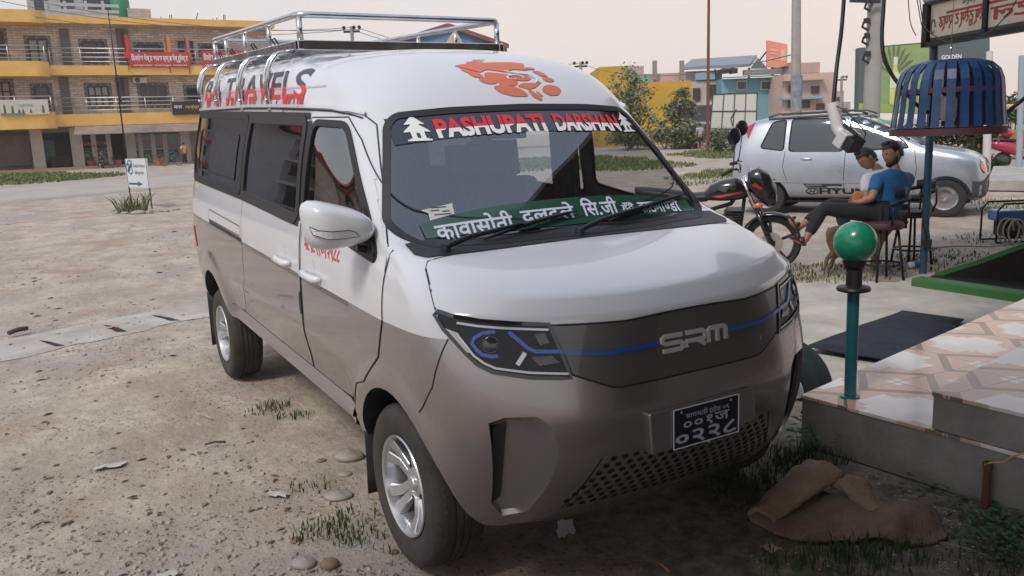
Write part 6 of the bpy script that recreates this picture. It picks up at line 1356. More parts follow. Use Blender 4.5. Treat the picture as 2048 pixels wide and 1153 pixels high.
    mb = MB(); mb.tube([S_+Vector((-.02, 0, -.05)), (.70, 0, .72), (.36, 0, .62), (.30, 0, .38), (0, 0, .30)], .024, 8); mb.tube([S_+Vector((0, 0, -.1)), (.80, 0, .48), (.72, 0, .28)], .020, 8)
    for s in (-1, 1): mb.tube([(0, s*.10, .30), (.34, s*.11, .36)], .02, 8); mb.tube([(-.02, s*.12, .34), (-.08, s*.12, .70)], .022, 8)
    mb.tube([(.34, -.1, .3), (.30, -.32, .02)], .012, 6); mb.build('frame', M['bike_black'], t, True)
    mb = MB(); mb.cbox((-.42, 0, .80), (.03, .12, .05)); mb.build('tail_light', M['red_lens'], t, 0, .01)
    mb = MB(); mb.grid([[Vector((.345*math.cos(a), .065*w, .30+.345*math.sin(a))) for w in (-1, 0, 1)] for a in np.linspace(1.0, 2.9, 12)]); o = mb.build('rear_mudguard', M['black'], t, True)
    return t
p = G(1543, 540); hd_ = RGT*.93-FWD*.36; rz_ = math.atan2(hd_.y, hd_.x); BK1 = motorcycle('black motorcycle with red stripes parked between the van and the silver car', (0, 0, 0), rz_, M['bike_black'], M['bike_red'])
BK1.location = (p.x-1.12*math.cos(rz_), p.y-1.12*math.sin(rz_), 0); BK1.rotation_euler = (.10, 0, rz_)
# scooter on the right edge
def scooter(label, loc, rz):
    t = thing('scooter', label, 'scooter', loc, rz); red = mat('scooter_red', (.40, .03, .06), .3, coat=.6)
    for x in (0, 1.22):
        h = bpy.data.objects.new('wheel', None); COL.objects.link(h); h.parent = t; h.location = (x, 0, .23); mb = MB(); mb.lathe([(.16, -.04), (.21, -.05), (.23, 0), (.21, .05), (.16, .04)], axis=(0, 1, 0), n=30); mb.build('tyre', M['rubber'], h, 40); mb = MB(); mb.lathe([(.001, -.04), (.06, -.04), (.15, -.03), (.16, 0), (.15, .03), (.001, .03)], axis=(0, 1, 0), n=24); mb.build('rim', M['engine'], h, 40)
    def shell(name, sec, mt):
        mb = MB(); rows = [[Vector((x, hw*math.copysign(abs(math.cos(a))**.7, math.cos(a)), z+hh*math.copysign(abs(math.sin(a))**.8, math.sin(a)))) for a in np.linspace(0, 2*PI, 18, endpoint=False)] for x, z, hw, hh in sec]
        mb.grid(rows, wrap=True); mb.poly(rows[0]); mb.poly(rows[-1]); return mb.build(name, mt, t, 50)
    shell('rear_body', [(-.32, .68, .05, .06), (-.2, .64, .14, .13), (.1, .58, .17, .17), (.35, .50, .16, .18), (.48, .42, .13, .12)], red); shell('seat', [(-.30, .80, .08, .03), (-.1, .80, .14, .05), (.2, .77, .14, .05), (.45, .75, .11, .05)], M['black'])
    shell('front_apron', [(.92, .30, .16, .05), (.98, .5, .19, .2), (1.05, .72, .19, .2), (1.10, .86, .15, .14), (1.12, .95, .10, .08)], red); shell('footboard', [(.42, .28, .17, .05), (.9, .26, .17, .05)], M['black']); shell('front_mudguard', [(.98, .40, .04, .05), (1.22, .47, .07, .04), (1.42, .36, .03, .04)], red)
    mb = MB(); mb.tube([(1.1, 0, .9), (1.04, 0, 1.02)], .03, 8)
    for s in (-1, 1): mb.tube([(1.04, 0, 1.02), (1.02, s*.18, 1.04), (.95, s*.33, 1.02)], .016, 8); mb.tube([(1.0, s*.2, 1.04), (1.0, s*.28, 1.2)], .006, 6); mb.sphere((1.0, s*.30, 1.24), .06, 10, (.3, 1, .7))
    mb.build('handlebar', M['black'], t, True); mb = MB(); mb.lathe([(.001, .03), (.05, .02), (.07, -.01)], (1.20, 0, .86), (1, 0, .1), 16); mb.build('headlight', M['lens'], t, True); mb = MB(); mb.sphere((-.31, 0, .70), .05, 10, (.5, 1.6, .8)); mb.build('tail_light', M['red_lens'], t, True)
    mb = MB(); mb.sphere((.06, 0, .96), .14, 18, (1.1, .95, 1)); mb.build('helmet', mat('red_helmet', (.35, .02, .03), .25, coat=.7), t, True); return t
p = G(2004, 337); scooter('dark red scooter with a red helmet on its seat at the right edge', (p.x, p.y, 0), math.atan2(RGT.y, RGT.x)-.25)
# silver hatchback
CARP = mat('silver_paint', (.42, .46, .52), .30, .6, var=.05, vs=3, coat=.7, rvar=.05); M['car_plastic'] = mat('grey_bumper', (.075, .078, .082), .55, var=.15, vs=5)
def loft_car(name, label, loc, rz, sc, paint_, stations, cat='car', half=.75):
    """stations: (x, floor z, belt z, belt half-width, top z, top half-width)"""
    t = thing(name, label, cat, loc, rz); t.scale = (sc,)*3
    rows = []
    for x, zf, zb, wb, zt, wt in stations:
        r = [(x, wb*.90, zf), (x, wb*.985, zf+(zb-zf)*.25), (x, wb*1.0, zf+(zb-zf)*.55), (x, wb*.985, zf+(zb-zf)*.82), (x, wb*.955, zb), (x, wb*.955+(wt-wb*.955)*.5, zb+(zt-zb)*.5), (x, wt, zb+(zt-zb)*.90), (x, wt*.86, zb+(zt-zb)*.975), (x, wt*.5, zt), (x, 0, zt+.006)]
        rows.append([Vector(p) for p in r]+[Vector((p[0], -p[1], p[2])) for p in reversed(r[:-1])])
    mb = MB(); mb.grid([r+[r[0]] for r in rows]); mb.poly(rows[0]); mb.poly(rows[-1]); me = bpy.data.meshes.new('c'); me.from_pydata(mb.v, [], mb.f); bm = bmesh.new(); bm.from_mesh(me); bmesh.ops.remove_doubles(bm, verts=bm.verts, dist=1e-4)
    bmesh.ops.holes_fill(bm, edges=[e for e in bm.edges if e.is_boundary], sides=0); bmesh.ops.recalc_face_normals(bm, faces=bm.faces); bm.to_mesh(me); bm.free()
    o = bpy.data.objects.new('c', me); COL.objects.link(o); s = o.modifiers.new('s', 'SUBSURF'); s.levels = s.render_levels = 2; dg = bpy.context.evaluated_depsgraph_get(); dg.update(); r = bpy.data.meshes.new_from_object(o.evaluated_get(dg)); bpy.data.objects.remove(o)
    return t, r
ST = [(1.68,.30,.52,.58,.60,.52),(1.65,.22,.68,.68,.76,.60),(1.54,.20,.80,.74,.88,.64),(1.28,.20,.88,.757,.96,.66),(.98,.20,.92,.76,1.00,.68),(.84,.20,.94,.762,1.06,.68),(.62,.20,.945,.765,1.22,.64),(.30,.20,.95,.768,1.42,.60),(.02,.20,.955,.77,1.525,.585),(-.35,.20,.965,.772,1.56,.58),(-.8,.20,.98,.772,1.555,.58),(-1.2,.20,1.0,.768,1.54,.575),(-1.52,.20,1.02,.762,1.50,.57),(-1.64,.21,1.02,.75,1.36,.57),(-1.71,.23,.99,.735,1.12,.58),(-1.745,.30,.80,.68,.92,.56)]
pr_, pf_ = G(1535, 428), G(1888, 433); hv = pf_-pr_; cz_ = math.atan2(hv.y, hv.x); SCL = 1.07; SX_ = hv.length/2.40; side_n = Vector((-math.sin(cz_), math.cos(cz_), 0)); cc_ = pr_.lerp(pf_, .5)+side_n*.66*SCL
CAR, cm = loft_car('hatchback_car', 'silver hatchback with tinted windows parked behind the seated men', (cc_.x, cc_.y, 0), cz_, SCL, CARP, ST); CAR.scale = (SX_, 1.12, 1.06)
_o = bmesh.new(); _o.from_mesh(cm); bmesh.ops.triangulate(_o, faces=_o.faces); CT = BVHTree.FromBMesh(_o); _o.free()
CAX = {'y': Vector((0, 1, 0)), 'Y': Vector((0, -1, 0)), 'x': Vector((-1, 0, 0))}
def CS(a, b, ax, off=0):
    d = CAX[ax]; o = Vector((a, 0, b)) if ax != 'x' else Vector((0, a, b)); h = CT.ray_cast(o-d*5, d); h = h if h[0] else CT.find_nearest(o-d*.6); return h[0]+h[1]*off
def cdecal(pts, ax, off, step=.05):
    f = flat(pts, step); mb = MB(); mb.add([CS(v[0], v[1], ax, off) for v in f[0]], f[1]); return mb
def cline(pts, ax, w, off, closed=False):
    P = [CS(a, b, ax, off) for a, b in dens(pts, .04, closed)]; mb = MB(); mb.tube(P, w, 5, closed=closed); return mb
cut = MB()
for x in (1.20, -1.20): prism2(cut, [(x+.325*math.cos(a), .27+.325*math.sin(a)) for a in np.linspace(0, 2*PI, 28, endpoint=False)], 'y', -1, -.45, 2); prism2(cut, [(x+.325*math.cos(a), .27+.325*math.sin(a)) for a in np.linspace(0, 2*PI, 28, endpoint=False)], 'y', .45, 1, 2)
cb_ = boolean(cm, cut, 'DIFFERENCE'); cb_.materials.clear(); cb_.materials.append(CARP); cb_.materials.append(M['black']); cb_.materials.append(M['black']); link('body', cb_, CAR, 45)
wins = [[(-.05,.985),(-.05,1.47),(.06,1.475),(.30,1.38),(.66,1.10),(.74,1.01)],[(-.88,1.0),(-.87,1.485),(-.13,1.475),(-.13,.985)],[(-1.30,1.06),(-1.15,1.45),(-.95,1.483),(-.96,1.01)]]
for ax in 'yY':
    for k, q in enumerate(wins):
        g = cdecal(rnd(q, .05, 4), ax, .006).build('side_window', M['gloss'] if 0 else mat('car_glass', (.035, .05, .06), .06, coat=1), CAR, True); cline(rnd(q, .05, 4), ax, .011, .004, True).build('window_seal', M['rubber_seal'], g)
    cline([(-1.22,1.50),(-.5,1.515),(.05,1.51),(.36,1.40),(.72,1.12)], ax, .022, .008).build('rain_visor', M['car_plastic'], CAR, True)
    for q in ([(-.09,1.47),(-.09,.97),(-.10,.6),(-.09,.33)],[(-.93,1.0),(-.96,.75),(-.88,.5)],[(.80,1.0),(.84,.7),(.80,.35)]): cline(q, ax, .004, .0).build('door_gap', M['rubber_seal'], CAR)
    for x, z, m_ in ((-.62, .86, CARP), (.27, .845, M['black'])):
        s = -1 if ax == 'y' else 1; mb = cdecal([(x+.085*math.cos(a), z+.045*math.sin(a)) for a in np.linspace(0, 2*PI, 18, endpoint=False)], ax, .003); mb.build('handle_cup', M['car_plastic'] if m_ != CARP else M['lens'], CAR); q = CS(x, z+.01, ax, .02); mb = MB(); mb.sphere(q, 1, 12, (.085, .018, .022)); mb.build('door_handle', m_, CAR, True)
    cdecal([(-1.5,.56),(-.3,.535),(.80,.53),(.80,.50),(-.3,.505),(-1.5,.53)], ax, .012).build('side_moulding', CARP, CAR, True)
    mb = cdecal([(-.66,.49),(-.12,.485),(-.12,.475),(-.64,.48)], ax, .006); [setattr(mb, 'v', mb.v+e.v) or setattr(mb, 'f', mb.f+[tuple(i+k for i in f) for f in e.f]) or setattr(mb, 'm', mb.m+e.m) for e in [cdecal(q, ax, .006) for q in ([(-.66,.49),(-.64,.49),(-.56,.425),(-.58,.42)],[(-.57,.425),(-.12,.405),(-.12,.42),(-.57,.435)],[(-.60,.465),(-.35,.46),(-.30,.435),(-.55,.445)],[(-.40,.475),(-.12,.47),(-.12,.455),(-.38,.462)])] for k in [len(mb.v)]]; mb.build('sill_graphic', M['rubber_seal'], CAR, 0, 0, False)
mb = MB(); fit_text('HYUNDAI', .035, lambda u, v: CS(-.43+1.06*u, .335+.085*v, 'y', .008), mb=mb); mb.build('door_lettering', M['rubber_seal'], CAR, 0, 0, False)
mb = MB(); mb.tube([CS(-.53+.085*math.cos(a), .375+.045*math.sin(a), 'y', .008) for a in np.linspace(0, 2*PI, 24, endpoint=False)], .006, 5, closed=True); [mb.tube([CS(a, b, 'y', .008) for a, b in q], .006, 5) for q in ([(-.575,.345),(-.545,.405)],[(-.515,.345),(-.485,.405)],[(-.56,.37),(-.50,.38)])]; mb.build('door_emblem', M['rubber_seal'], CAR)
ws = cdecal(rnd([(-.60,1.06),(-.545,1.46),(.545,1.46),(.60,1.06)], .06), 'x', .006, .08).build('windscreen', mat('car_windscreen', (.25, .27, .24), .08, coat=1), CAR, True)
mb = MB(); fit_text('CARE FOR', .03, lambda u, v: CS(-.42+.5*u, 1.365+.055*v, 'x', .012), mb=mb); mb.build('windscreen_lettering', mat('sticker_green', (.05, .42, .28), .5), ws, 0, 0, False)
cline([(-.6,1.05),(0,1.03),(.6,1.05)], 'x', .015, .006).build('wiper_cowl', M['black'], CAR); mb = MB(); mb.tube([CS(-.35,1.06,'x',.015), CS(.05,1.10,'x',.02), CS(.2,1.14,'x',.012)], .008, 6); mb.build('wiper', M['black'], CAR)
bf = cdecal([(-.70,.22),(-.72,.50),(-.55,.545),(.55,.545),(.72,.50),(.70,.22)], 'x', .012).build('front_bumper', M['car_plastic'], CAR, True)
for ax in 'yY': cdecal([(1.70,.22),(1.70,.50),(1.52,.52),(1.52,.22)], ax, .012).build('bumper_corner', M['car_plastic'], bf, True)
cdecal(rnd([(-.26,.60),(-.22,.74),(.22,.74),(.26,.60)], .04), 'x', .008).build('grille', M['black'], CAR, True)
mb = MB()
for z in (.64, .68, .72): mb.tube([CS(a, z, 'x', .014) for a in np.linspace(-.23, .23, 8)], .007, 5)
mb.tube([CS(.05*math.cos(a), .68+.03*math.sin(a), 'x', .02) for a in np.linspace(0, 2*PI, 16, endpoint=False)], .007, 5, closed=True); mb.build('grille_bar', M['chrome'], CAR)
for s in (-1, 1):
    cdecal([(s*(.50+.135*math.cos(a)), .72+.115*math.sin(a)) for a in np.linspace(0, 2*PI, 22, endpoint=False)], 'x', .012).build('headlight', M['lens'], CAR, True); cdecal([(s*(.60+.07*math.cos(a)), .70+.085*math.sin(a)) for a in np.linspace(0, 2*PI, 16, endpoint=False)], 'x', .016).build('indicator', M['amber'], CAR, True)
cdecal([(-.14,.47),(.14,.47),(.14,.36),(-.14,.36)], 'x', .02).build('number_plate', mat('plate_red', (.35, .06, .03), .5), CAR); cdecal([(-.3,.33),(.3,.33),(.26,.25),(-.26,.25)], 'x', .016).build('lower_grille', M['black'], CAR)
mb = MB(); mb.tube([(.62,-.74,.99),(.60,-.86,1.0)], .02, 6); mb.sphere((.61,-.90,1.04), 1, 14, (.06, .11, .085)); mb.build('wing_mirror', M['car_plastic'], CAR, True)
for s in (-1, 1): mb = MB(); mb.tube([(-1.25,s*.44,1.535),(-1.1,s*.45,1.58),(.0,s*.455,1.59),(.15,s*.45,1.53)], .014, 8); mb.build('roof_rail', M['car_plastic'], CAR, True)
cdecal([(-1.55,1.38),(-1.42,1.46),(-1.5,1.2)], 'y', .008).build('tail_trim', M['red_lens'], CAR)
for x in (1.20, -1.20):
    for s in (-1, 1):
        h = bpy.data.objects.new('wheel', None); COL.objects.link(h); h.parent = CAR; h.location = (x, s*.66, .27); mb = MB(); mb.lathe([(.17,-.07),(.22,-.08),(.262,-.07),(.27,-.04),(.27,.04),(.262,.07),(.22,.08),(.17,.07)], axis=(0, 1, 0), n=36); mb.build('tyre', M['rubber'], h, 40); mb = MB(); mb.lathe([(.001,s*.05),(.05,s*.06),(.15,s*.05),(.17,s*.075),(.175,s*.06),(.17,-s*.05)], axis=(0, 1, 0), n=28); mb.build('rim', M['steel'], h, 40)
mb = MB(); mb.box((-1.5,-.6,.19),(1.5,.6,.22)); mb.build('floor_pan', M['black'], CAR)
# orange three-wheeler beyond the scooter
def rickshaw():
    p = G(2030, 318); t = thing('auto_rickshaw', 'cream and orange three wheeler parked behind the red scooter', 'rickshaw', (p.x, p.y, 0), math.atan2(RGT.y, RGT.x)+2.4); org = mat('rickshaw_orange', (.42, .14, .04), .5); crm = mat('rickshaw_cream', (.50, .38, .20), .6)
    mb = MB(); mb.prism([(-1.3, -.65, .35), (.9, -.65, .35), (1.25, -.65, .6), (1.15, -.65, .95), (-1.3, -.65, .95)], (0, 1.3, 0)); mb.build('lower_body', org, t, 0, .05); mb = MB(); mb.prism([(-1.35, -.66, 1.62), (.70, -.66, 1.62), (.55, -.66, 1.80), (-1.2, -.66, 1.80)], (0, 1.32, 0)); mb.build('roof', crm, t, 0, .05)
    mb = MB(); mb.prism([(1.10, -.55, .97), (1.13, -.55, .97), (.72, -.55, 1.60), (.69, -.55, 1.60)], (0, 1.1, 0)); mb.build('windscreen', M['tint'], t)
    for s in (-1, 1):
        mb = MB(); mb.bar((1.12, s*.60, .95), (.70, s*.62, 1.63), .06, .06); mb.bar((-.2, s*.63, .95), (-.2, s*.63, 1.63), .06, .05); mb.bar((-1.3, s*.63, .95), (-1.3, s*.63, 1.63), .06, .05); mb.build('pillar', crm, t); mb = MB(); mb.lathe([(.001, 0), (.08, 0), (.09, -.03)], (1.24, s*.42, .72), (1, 0, .2), 14); mb.build('headlight', M['lens'], t, True)
    for x, y in ((1.0, 0), (-.9, -.55), (-.9, .55)): mb = MB(); mb.lathe([(.001, -.06), (.2, -.06), (.24, -.04), (.25, 0), (.24, .04), (.2, .06), (.001, .06)], (x, y, .25), (0, 1, 0), 24); mb.build('wheel', M['rubber'], t, 40)
rickshaw()
# ================= HOTEL ACROSS THE ROAD =================
HA = D(80, 342, 56); HU = (FWD*math.cos(math.radians(61))+RGT*math.sin(math.radians(61))).normalized(); HN = Vector((HU.y, -HU.x, 0))
if HN.dot(CAM-HA) < 0: HN = -HN
HZ = zg(HA.x, HA.y)
def fac(px, py, out=0):                                  # (along facade, height) of a pixel on the facade plane
    d = ray(px, py); o = HA+HN*out; t = (o-CAM).dot(HN)/d.dot(HN); p = CAM+d*t; q = p-HA; return q.dot(HU), p.z-HZ
HOT = thing('hotel_building', 'three storey brick clad guest house with orange floor bands and balconies across the road', 'building', (HA.x, HA.y, HZ), math.atan2(HU.y, HU.x))
YS_ = 1 if Vector((-HU.y, HU.x, 0)).dot(HN) > 0 else -1   # local +y*YS_ points out of the facade
def brick_mat(name, c1, c2, mort, sx=1.0, off=.0):
    m = bpy.data.materials.new(name); m.use_nodes = True; t = m.node_tree; b = t.nodes['Principled BSDF']; b.inputs['Roughness'].default_value = .85; L = t.links.new
    co = t.nodes.new('ShaderNodeTexCoord'); mp = t.nodes.new('ShaderNodeMapping'); mp.inputs['Rotation'].default_value = (-PI/2, 0, 0); L(co.outputs['Object'], mp.inputs[0])
    br = t.nodes.new('ShaderNodeTexBrick'); br.inputs['Scale'].default_value = 1; br.inputs['Brick Width'].default_value = .52*sx; br.inputs['Row Height'].default_value = .155*sx; br.inputs['Mortar Size'].default_value = .018; br.inputs['Color1'].default_value = c1+(1,); br.inputs['Color2'].default_value = c2+(1,); br.inputs['Mortar'].default_value = mort+(1,); br.inputs['Bias'].default_value = off; L(mp.outputs[0], br.inputs[0])
    n = t.nodes.new('ShaderNodeTexNoise'); n.inputs['Scale'].default_value = 1.6; n.inputs['Detail'].default_value = 6; L(co.outputs['Object'], n.inputs[0])
    x = t.nodes.new('ShaderNodeMix'); x.data_type = 'RGBA'; x.blend_type = 'MULTIPLY'; x.inputs[0].default_value = .55; L(br.outputs[0], x.inputs[6]); cr = t.nodes.new('ShaderNodeMapRange'); cr.inputs[3].default_value = .55; cr.inputs[4].default_value = 1.25; L(n.outputs[0], cr.inputs[0]); L(cr.outputs[0], x.inputs[7]); L(x.outputs[2], b.inputs['Base Color']); return m
M['brick'] = brick_mat('brick_cladding', (.74, .61, .50), (.47, .41, .365), (.32, .29, .26)); M['band'] = mat('orange_band', (.80, .45, .10), .7, var=.10, vs=.8, col2=(.84, .52, .17)); M['quoin'] = mat('dark_trim_band', (.14, .125, .115), .8, var=.2, vs=3); M['win_frame'] = mat('window_wood', (.055, .035, .03), .6); M['win_glass'] = mat('window_pane', (.03, .035, .045), .1, coat=.5); M['win_white'] = mat('curtain_white', (.35, .34, .33), .8)
M['shutter'] = mat('rolling_shutter', (.16, .12, .105), .6, .2, var=.2, vs=2); M['rail'] = mat('railing_steel', (.50, .50, .50), .35, .7); M['sgn_red'] = mat('sign_board_red', (.52, .045, .045), .5); M['plaster'] = mat('pale_plaster', (.50, .45, .39), .9, var=.15, vs=1.2); M['dark_in'] = mat('dark_interior', (.016, .016, .018), .8)
def hb(x0, z0, x1, z1, y0, y1): return (min(x0, x1), min(YS_*y0, YS_*y1), min(z0, z1)), (max(x0, x1), max(YS_*y0, YS_*y1), max(z0, z1))
def hpart(name, px, out0, out1, mt, parent=None, bev=0, ref=0):
    (x0, y0), (x1, y1) = px; a = fac(x0, y0, ref); b = fac(x1, y1, ref); mb = MB(); mb.box(*hb(a[0], a[1], b[0], b[1], out0, out1)); return mb.build(name, mt, parent or HOT, 0, bev)
s0 = fac(-260, 300)[0]; s1 = fac(560, 330)[0]; zr = fac(90, 50)[1]; sc0 = fac(112, 240)[0]
Z1a, Z1b = fac(200, 252)[1], fac(200, 229)[1]; Z2a, Z2b = fac(200, 153)[1], fac(200, 134)[1]; Z3a, Z3b = fac(200, 52)[1], fac(200, 38)[1]
mb = MB(); mb.box(*hb(s0, Z1a, s1, Z3a+.05, -9, 0)); mb.build('brick_wall', M['brick'], HOT)
mb = MB(); mb.box(*hb(s0, 0, s1, Z1a, -9, -1.6)); mb.build('ground_wall', M['plaster'], HOT)
mb = MB(); mb.box(*hb(s0, Z1a-.02, s1, Z1a+.25, -1.7, -.01)); mb.build('ceiling_slab', M['plaster'], HOT)
for k, (a, b) in enumerate(((Z1a, Z1b), (Z2a, Z2b), (Z3a, Z3b))):
    mb = MB(); mb.box(*hb(sc0-.2, a, s1+.25, b, -.3, 1.05)); mb.build('floor_band', M['band'], HOT)
    # left balcony: stands further out, with a rounded end
    mb = MB(); e = sc0; y1_ = 2.0; P = [(s0, -.3), (s0, y1_)]+[(e-.9+.9*math.sin(t), y1_-.9+.9*math.cos(t)) for t in np.linspace(0, PI/2, 8)]+[(e, -.3)]
    mb.prism([(x, YS_*y, a-.12) for x, y in P], (0, 0, b-a+.30)); mb.build('balcony_band', M['band'], HOT, 35)
# upper room, tank, brick stub, rebars on the roof
hpart('roof_room', ((60, 38), (238, -60)), -4.5, -2.6, mat('roof_room_paint', (.42, .42, .44), .8, var=.1, vs=1))
for x in (70, 125, 172, 200): o = hpart('roof_window', ((x, 8), (x+24, -20)), -2.62, -2.55, M['win_glass'])
hpart('brick_stub', ((262, 44), (305, 13)), -3.2, -1.2, M['brick'])
for y in (10, 22, 32): hpart('roof_rail', ((92, y+.6), (238, y-.6)), -.1, -.05, M['rail'])
for x in (92, 130, 172, 206): hpart('roof_rail_post', ((x, 38), (x+1.4, 2)), -.1, -.04, M['rail'])
a = fac(249, 36); mb = MB(); mb.lathe([(.001, 0), (.62, 0), (.62, 1.4), (.55, 1.55), (.001, 1.62)], (0, 0, 0), n=28); TK = mb.build('water_tank', mat('tank_green', (.02, .20, .09), .5), None, 40); TK.location = HA+HU*a[0]+HN*-2.0+Vector((0, 0, 0)); TK.location.z = HZ+a[1]; tag(TK, 'green plastic water tank on the hotel roof', 'water tank')
for k, (x, h) in enumerate(((327, 22), (345, 26), (349, 26), (394, 30), (433, 18), (441, 20), (455, 26), (458, 26))):
    mb = MB(); a = fac(x, 50+(x-300)*.03); b = fac(x+(9 if x == 394 else .5), 50-h); mb.bar((a[0], YS_*-1.5, a[1]), (b[0], YS_*-1.5, b[1]), .05, .05); mb.build('rebar', M['dark_metal'], HOT)
# windows, doors
def window(px, cols, frame_mt, pane_mt, trim=True):
    (x0, y0), (x1, y1) = px; a = fac(x0, y0); b = fac(x1, y1); f = MB(); X0, X1, Z0, Z1 = a[0], b[0], min(a[1], b[1]), max(a[1], b[1]); t = .09
    for c_ in np.linspace(X0, X1-t, cols+1): f.box(*hb(c_, Z0, c_+t, Z1, -.05, .10))
    for z in (Z0, (Z0+Z1)/2*1.0, Z1-t): f.box(*hb(X0+t, z, X1-t, z+t*.8, -.04, .095))
    w = f.build('window', frame_mt, HOT); g = MB(); g.box(*hb(X0+.03, Z0+.03, X1-.03, Z1-.03, -.03, .03)); g.build('pane', pane_mt, w)
    if trim:
        q = MB(); tw = .20
        for a_ in ((X0-tw, Z0-tw, X0, Z1+tw), (X1, Z0-tw, X1+tw, Z1+tw), (X0, Z1, X1, Z1+tw), (X0, Z0-tw, X1, Z0)): q.box(*hb(*a_, -.1, .05))
        tr_ = q.build('window_trim', M['quoin'], w); d_ = MB()
        n = max(1, int((Z1-Z0)/.32))
        for i in range(n+1):
            for xx in (X0-tw/2, X1+tw/2): d_.cbox((xx, YS_*.055, Z0+i*(Z1-Z0)/n), (.07, .02, .10))
        n = max(1, int((X1-X0)/.4))
        for i in range(n+1): d_.cbox((X0+i*(X1-X0)/n, YS_*.055, Z1+tw/2), (.10, .02, .07)); d_.cbox((X0+i*(X1-X0)/n, YS_*.055, Z0-tw/2), (.10, .02, .07))
        d_.build('trim_stud', M['win_white'], tr_)
window(((163, 84), (212, 126)), 3, M['win_frame'], M['win_glass']); window(((273, 90), (321, 108)), 3, M['win_frame'], mat('blue_pane', (.03, .06, .16), .15, coat=.5)); window(((402, 93), (446, 108)), 3, M['win_frame'], mat('blue_pane', (.03, .06, .16), .15, coat=.5)); window(((-8, 64), (12, 112)), 2, M['win_frame'], M['win_glass'])
window(((355, 82), (390, 128)), 2, M['win_frame'], mat('blue_door', (.03, .10, .28), .5), False); window(((54, 78), (100, 128)), 2, M['win_frame'], M['win_white'], True)
window(((174, 173), (221, 213)), 3, M['win_frame'], M['win_white']); window(((280, 172), (335, 211)), 5, mat('red_wood', (.14, .06, .045), .6), M['win_glass']); window(((67, 174), (104, 225)), 1, M['win_frame'], M['win_glass']); window(((-30, 165), (25, 205)), 3, M['win_frame'], M['win_white']); window(((372, 176), (402, 205)), 1, M['win_frame'], M['dark_in'])
for x in (131, 243, 300, 350) if 0 else (131,): 
    for y0, y1 in ((58, 131), (156, 228)): hpart('pilaster', ((x-4, y1), (x+5, y0)), -.05, .14, M['quoin'])
for x in (243, 252): 
    for y0, y1 in ((58, 131), (156, 228)): hpart('pilaster', ((x-4, y1), (x+3, y0)), -.05, .13, M['quoin'])
# railings
def railing(x0, x1, zbot, ztop, out, name='balcony_railing'):
    f = MB(); n = max(2, int(abs(x1-x0)/1.7))
    for z in np.linspace(zbot+.25, ztop, 4): f.tube([(x0, YS_*out, z), (x1, YS_*out, z)], .030 if z < ztop-.01 else .042, 6)
    for i in range(n+1): x = x0+(x1-x0)*i/n; f.tube([(x, YS_*out, zbot), (x, YS_*out, ztop)], .036, 6)
    f.build(name, M['rail'], HOT, True)
railing(sc0+.1, s1, Z1b, Z1b+1.05, .95); railing(sc0+.1, s1, Z2b, Z2b+1.1, .95); railing(s0, sc0-.2, Z1b+.15, Z1b+1.15, 1.85); railing(s0, sc0-.2, Z2b+.15, Z2b+1.15, 1.85)
# ground floor: shutter, openings, shop glazing, pillars, awning
hpart('rolling_shutter', ((-120, 340), (70, 268)), -.9, -.75, M['shutter']); sh_ = MB(); a = fac(-120, 340); b = fac(70, 268)
for z in np.arange(a[1]+.05, b[1], .16): sh_.box(*hb(a[0], z, b[0], z+.035, -.75, -.71))
sh_.build('shutter_rib', M['shutter'], HOT)
hpart('shop_opening', ((77, 338), (149, 264)), -1.65, -1.55, M['dark_in']); hpart('back_window', ((82, 322), (108, 280)), -1.56, -1.52, mat('garden_view', (.12, .19, .12), .8, var=.5, vs=4)); hpart('counter', ((104, 334), (142, 312)), -1.5, -1.2, mat('dark_wood', (.04, .025, .02), .6))
hpart('shop_opening', ((223, 332), (258, 266)), -1.65, -1.5, M['dark_in'])
M['shop_green'] = mat('green_print', (.03, .12, .05), .4, col2=(.24, .34, .18), vs=2.2, detail=2)
for x0, x1, xs in ((162, 221, (162, 190, 220)), (268, 366, (268, 283, 309, 333, 364))):
    hpart('shop_glazing', ((x0, 298), (x1, 268)), -.62, -.5, M['gloss']); hpart('glazing_print', ((x0, 329), (x1, 299)), -.62, -.5, M['shop_green'])
    fz = MB()
    for x in xs: a = fac(x-.9, 330); b = fac(x+.9, 268); fz.box(*hb(a[0], a[1], b[0], b[1], -.5, -.42))
    a = fac(x0, 299.2); b = fac(x1, 297); fz.box(*hb(a[0], a[1], b[0], b[1], -.5, -.43)); fz.build('glazing_frame', M['plaster'], HOT)
    cp = MB()
    for x in ([176, 206] if x0 < 200 else [276, 296, 321, 349]):
        a = fac(x, 315)
        for r in (.48, .30): cp.tube([(a[0]+r*math.cos(t), YS_*-.49, a[1]+r*math.sin(t)) for t in np.linspace(0, 5, 16)], .055, 6)
    cp.build('print_leaf', mat('print_dark', (.012, .07, .05), .5), HOT)
M['shop_ink'] = mat('shop_red_ink', (.55, .10, .04), .5)
def ftext(name, segs, px, out, mt, bold=.02, parent=None, ref=0):
    (x0, y0), (x1, y1) = px; a = fac(x0, y1, ref); b = fac(x1, y0, ref); mb = MB(); fit_text(segs, bold, lambda u, v: Vector((a[0]+(b[0]-a[0])*u, YS_*out, a[1]+(b[1]-a[1])*v)), mb=mb); return mb.build(name, mt, parent or HOT, 0, 0, False)
ftext('shop_lettering', ['होटल दिपरोस'], ((168, 282), (214, 292)), -.485, M['shop_ink']); ftext('shop_lettering', 'Hotel', ((284, 280), (299, 289)), -.485, M['shop_ink']); ftext('shop_lettering', 'Dwopuri', ((308, 280), (331, 289)), -.485, M['shop_ink'])
for x0, x1 in ((69, 82), (148, 161), (257, 267), (366, 377), (-128, -116), (470, 480)): hpart('pillar', ((x0, 342-(x0)*.045), (x1, 255)), -.55, .0, M['plaster'])
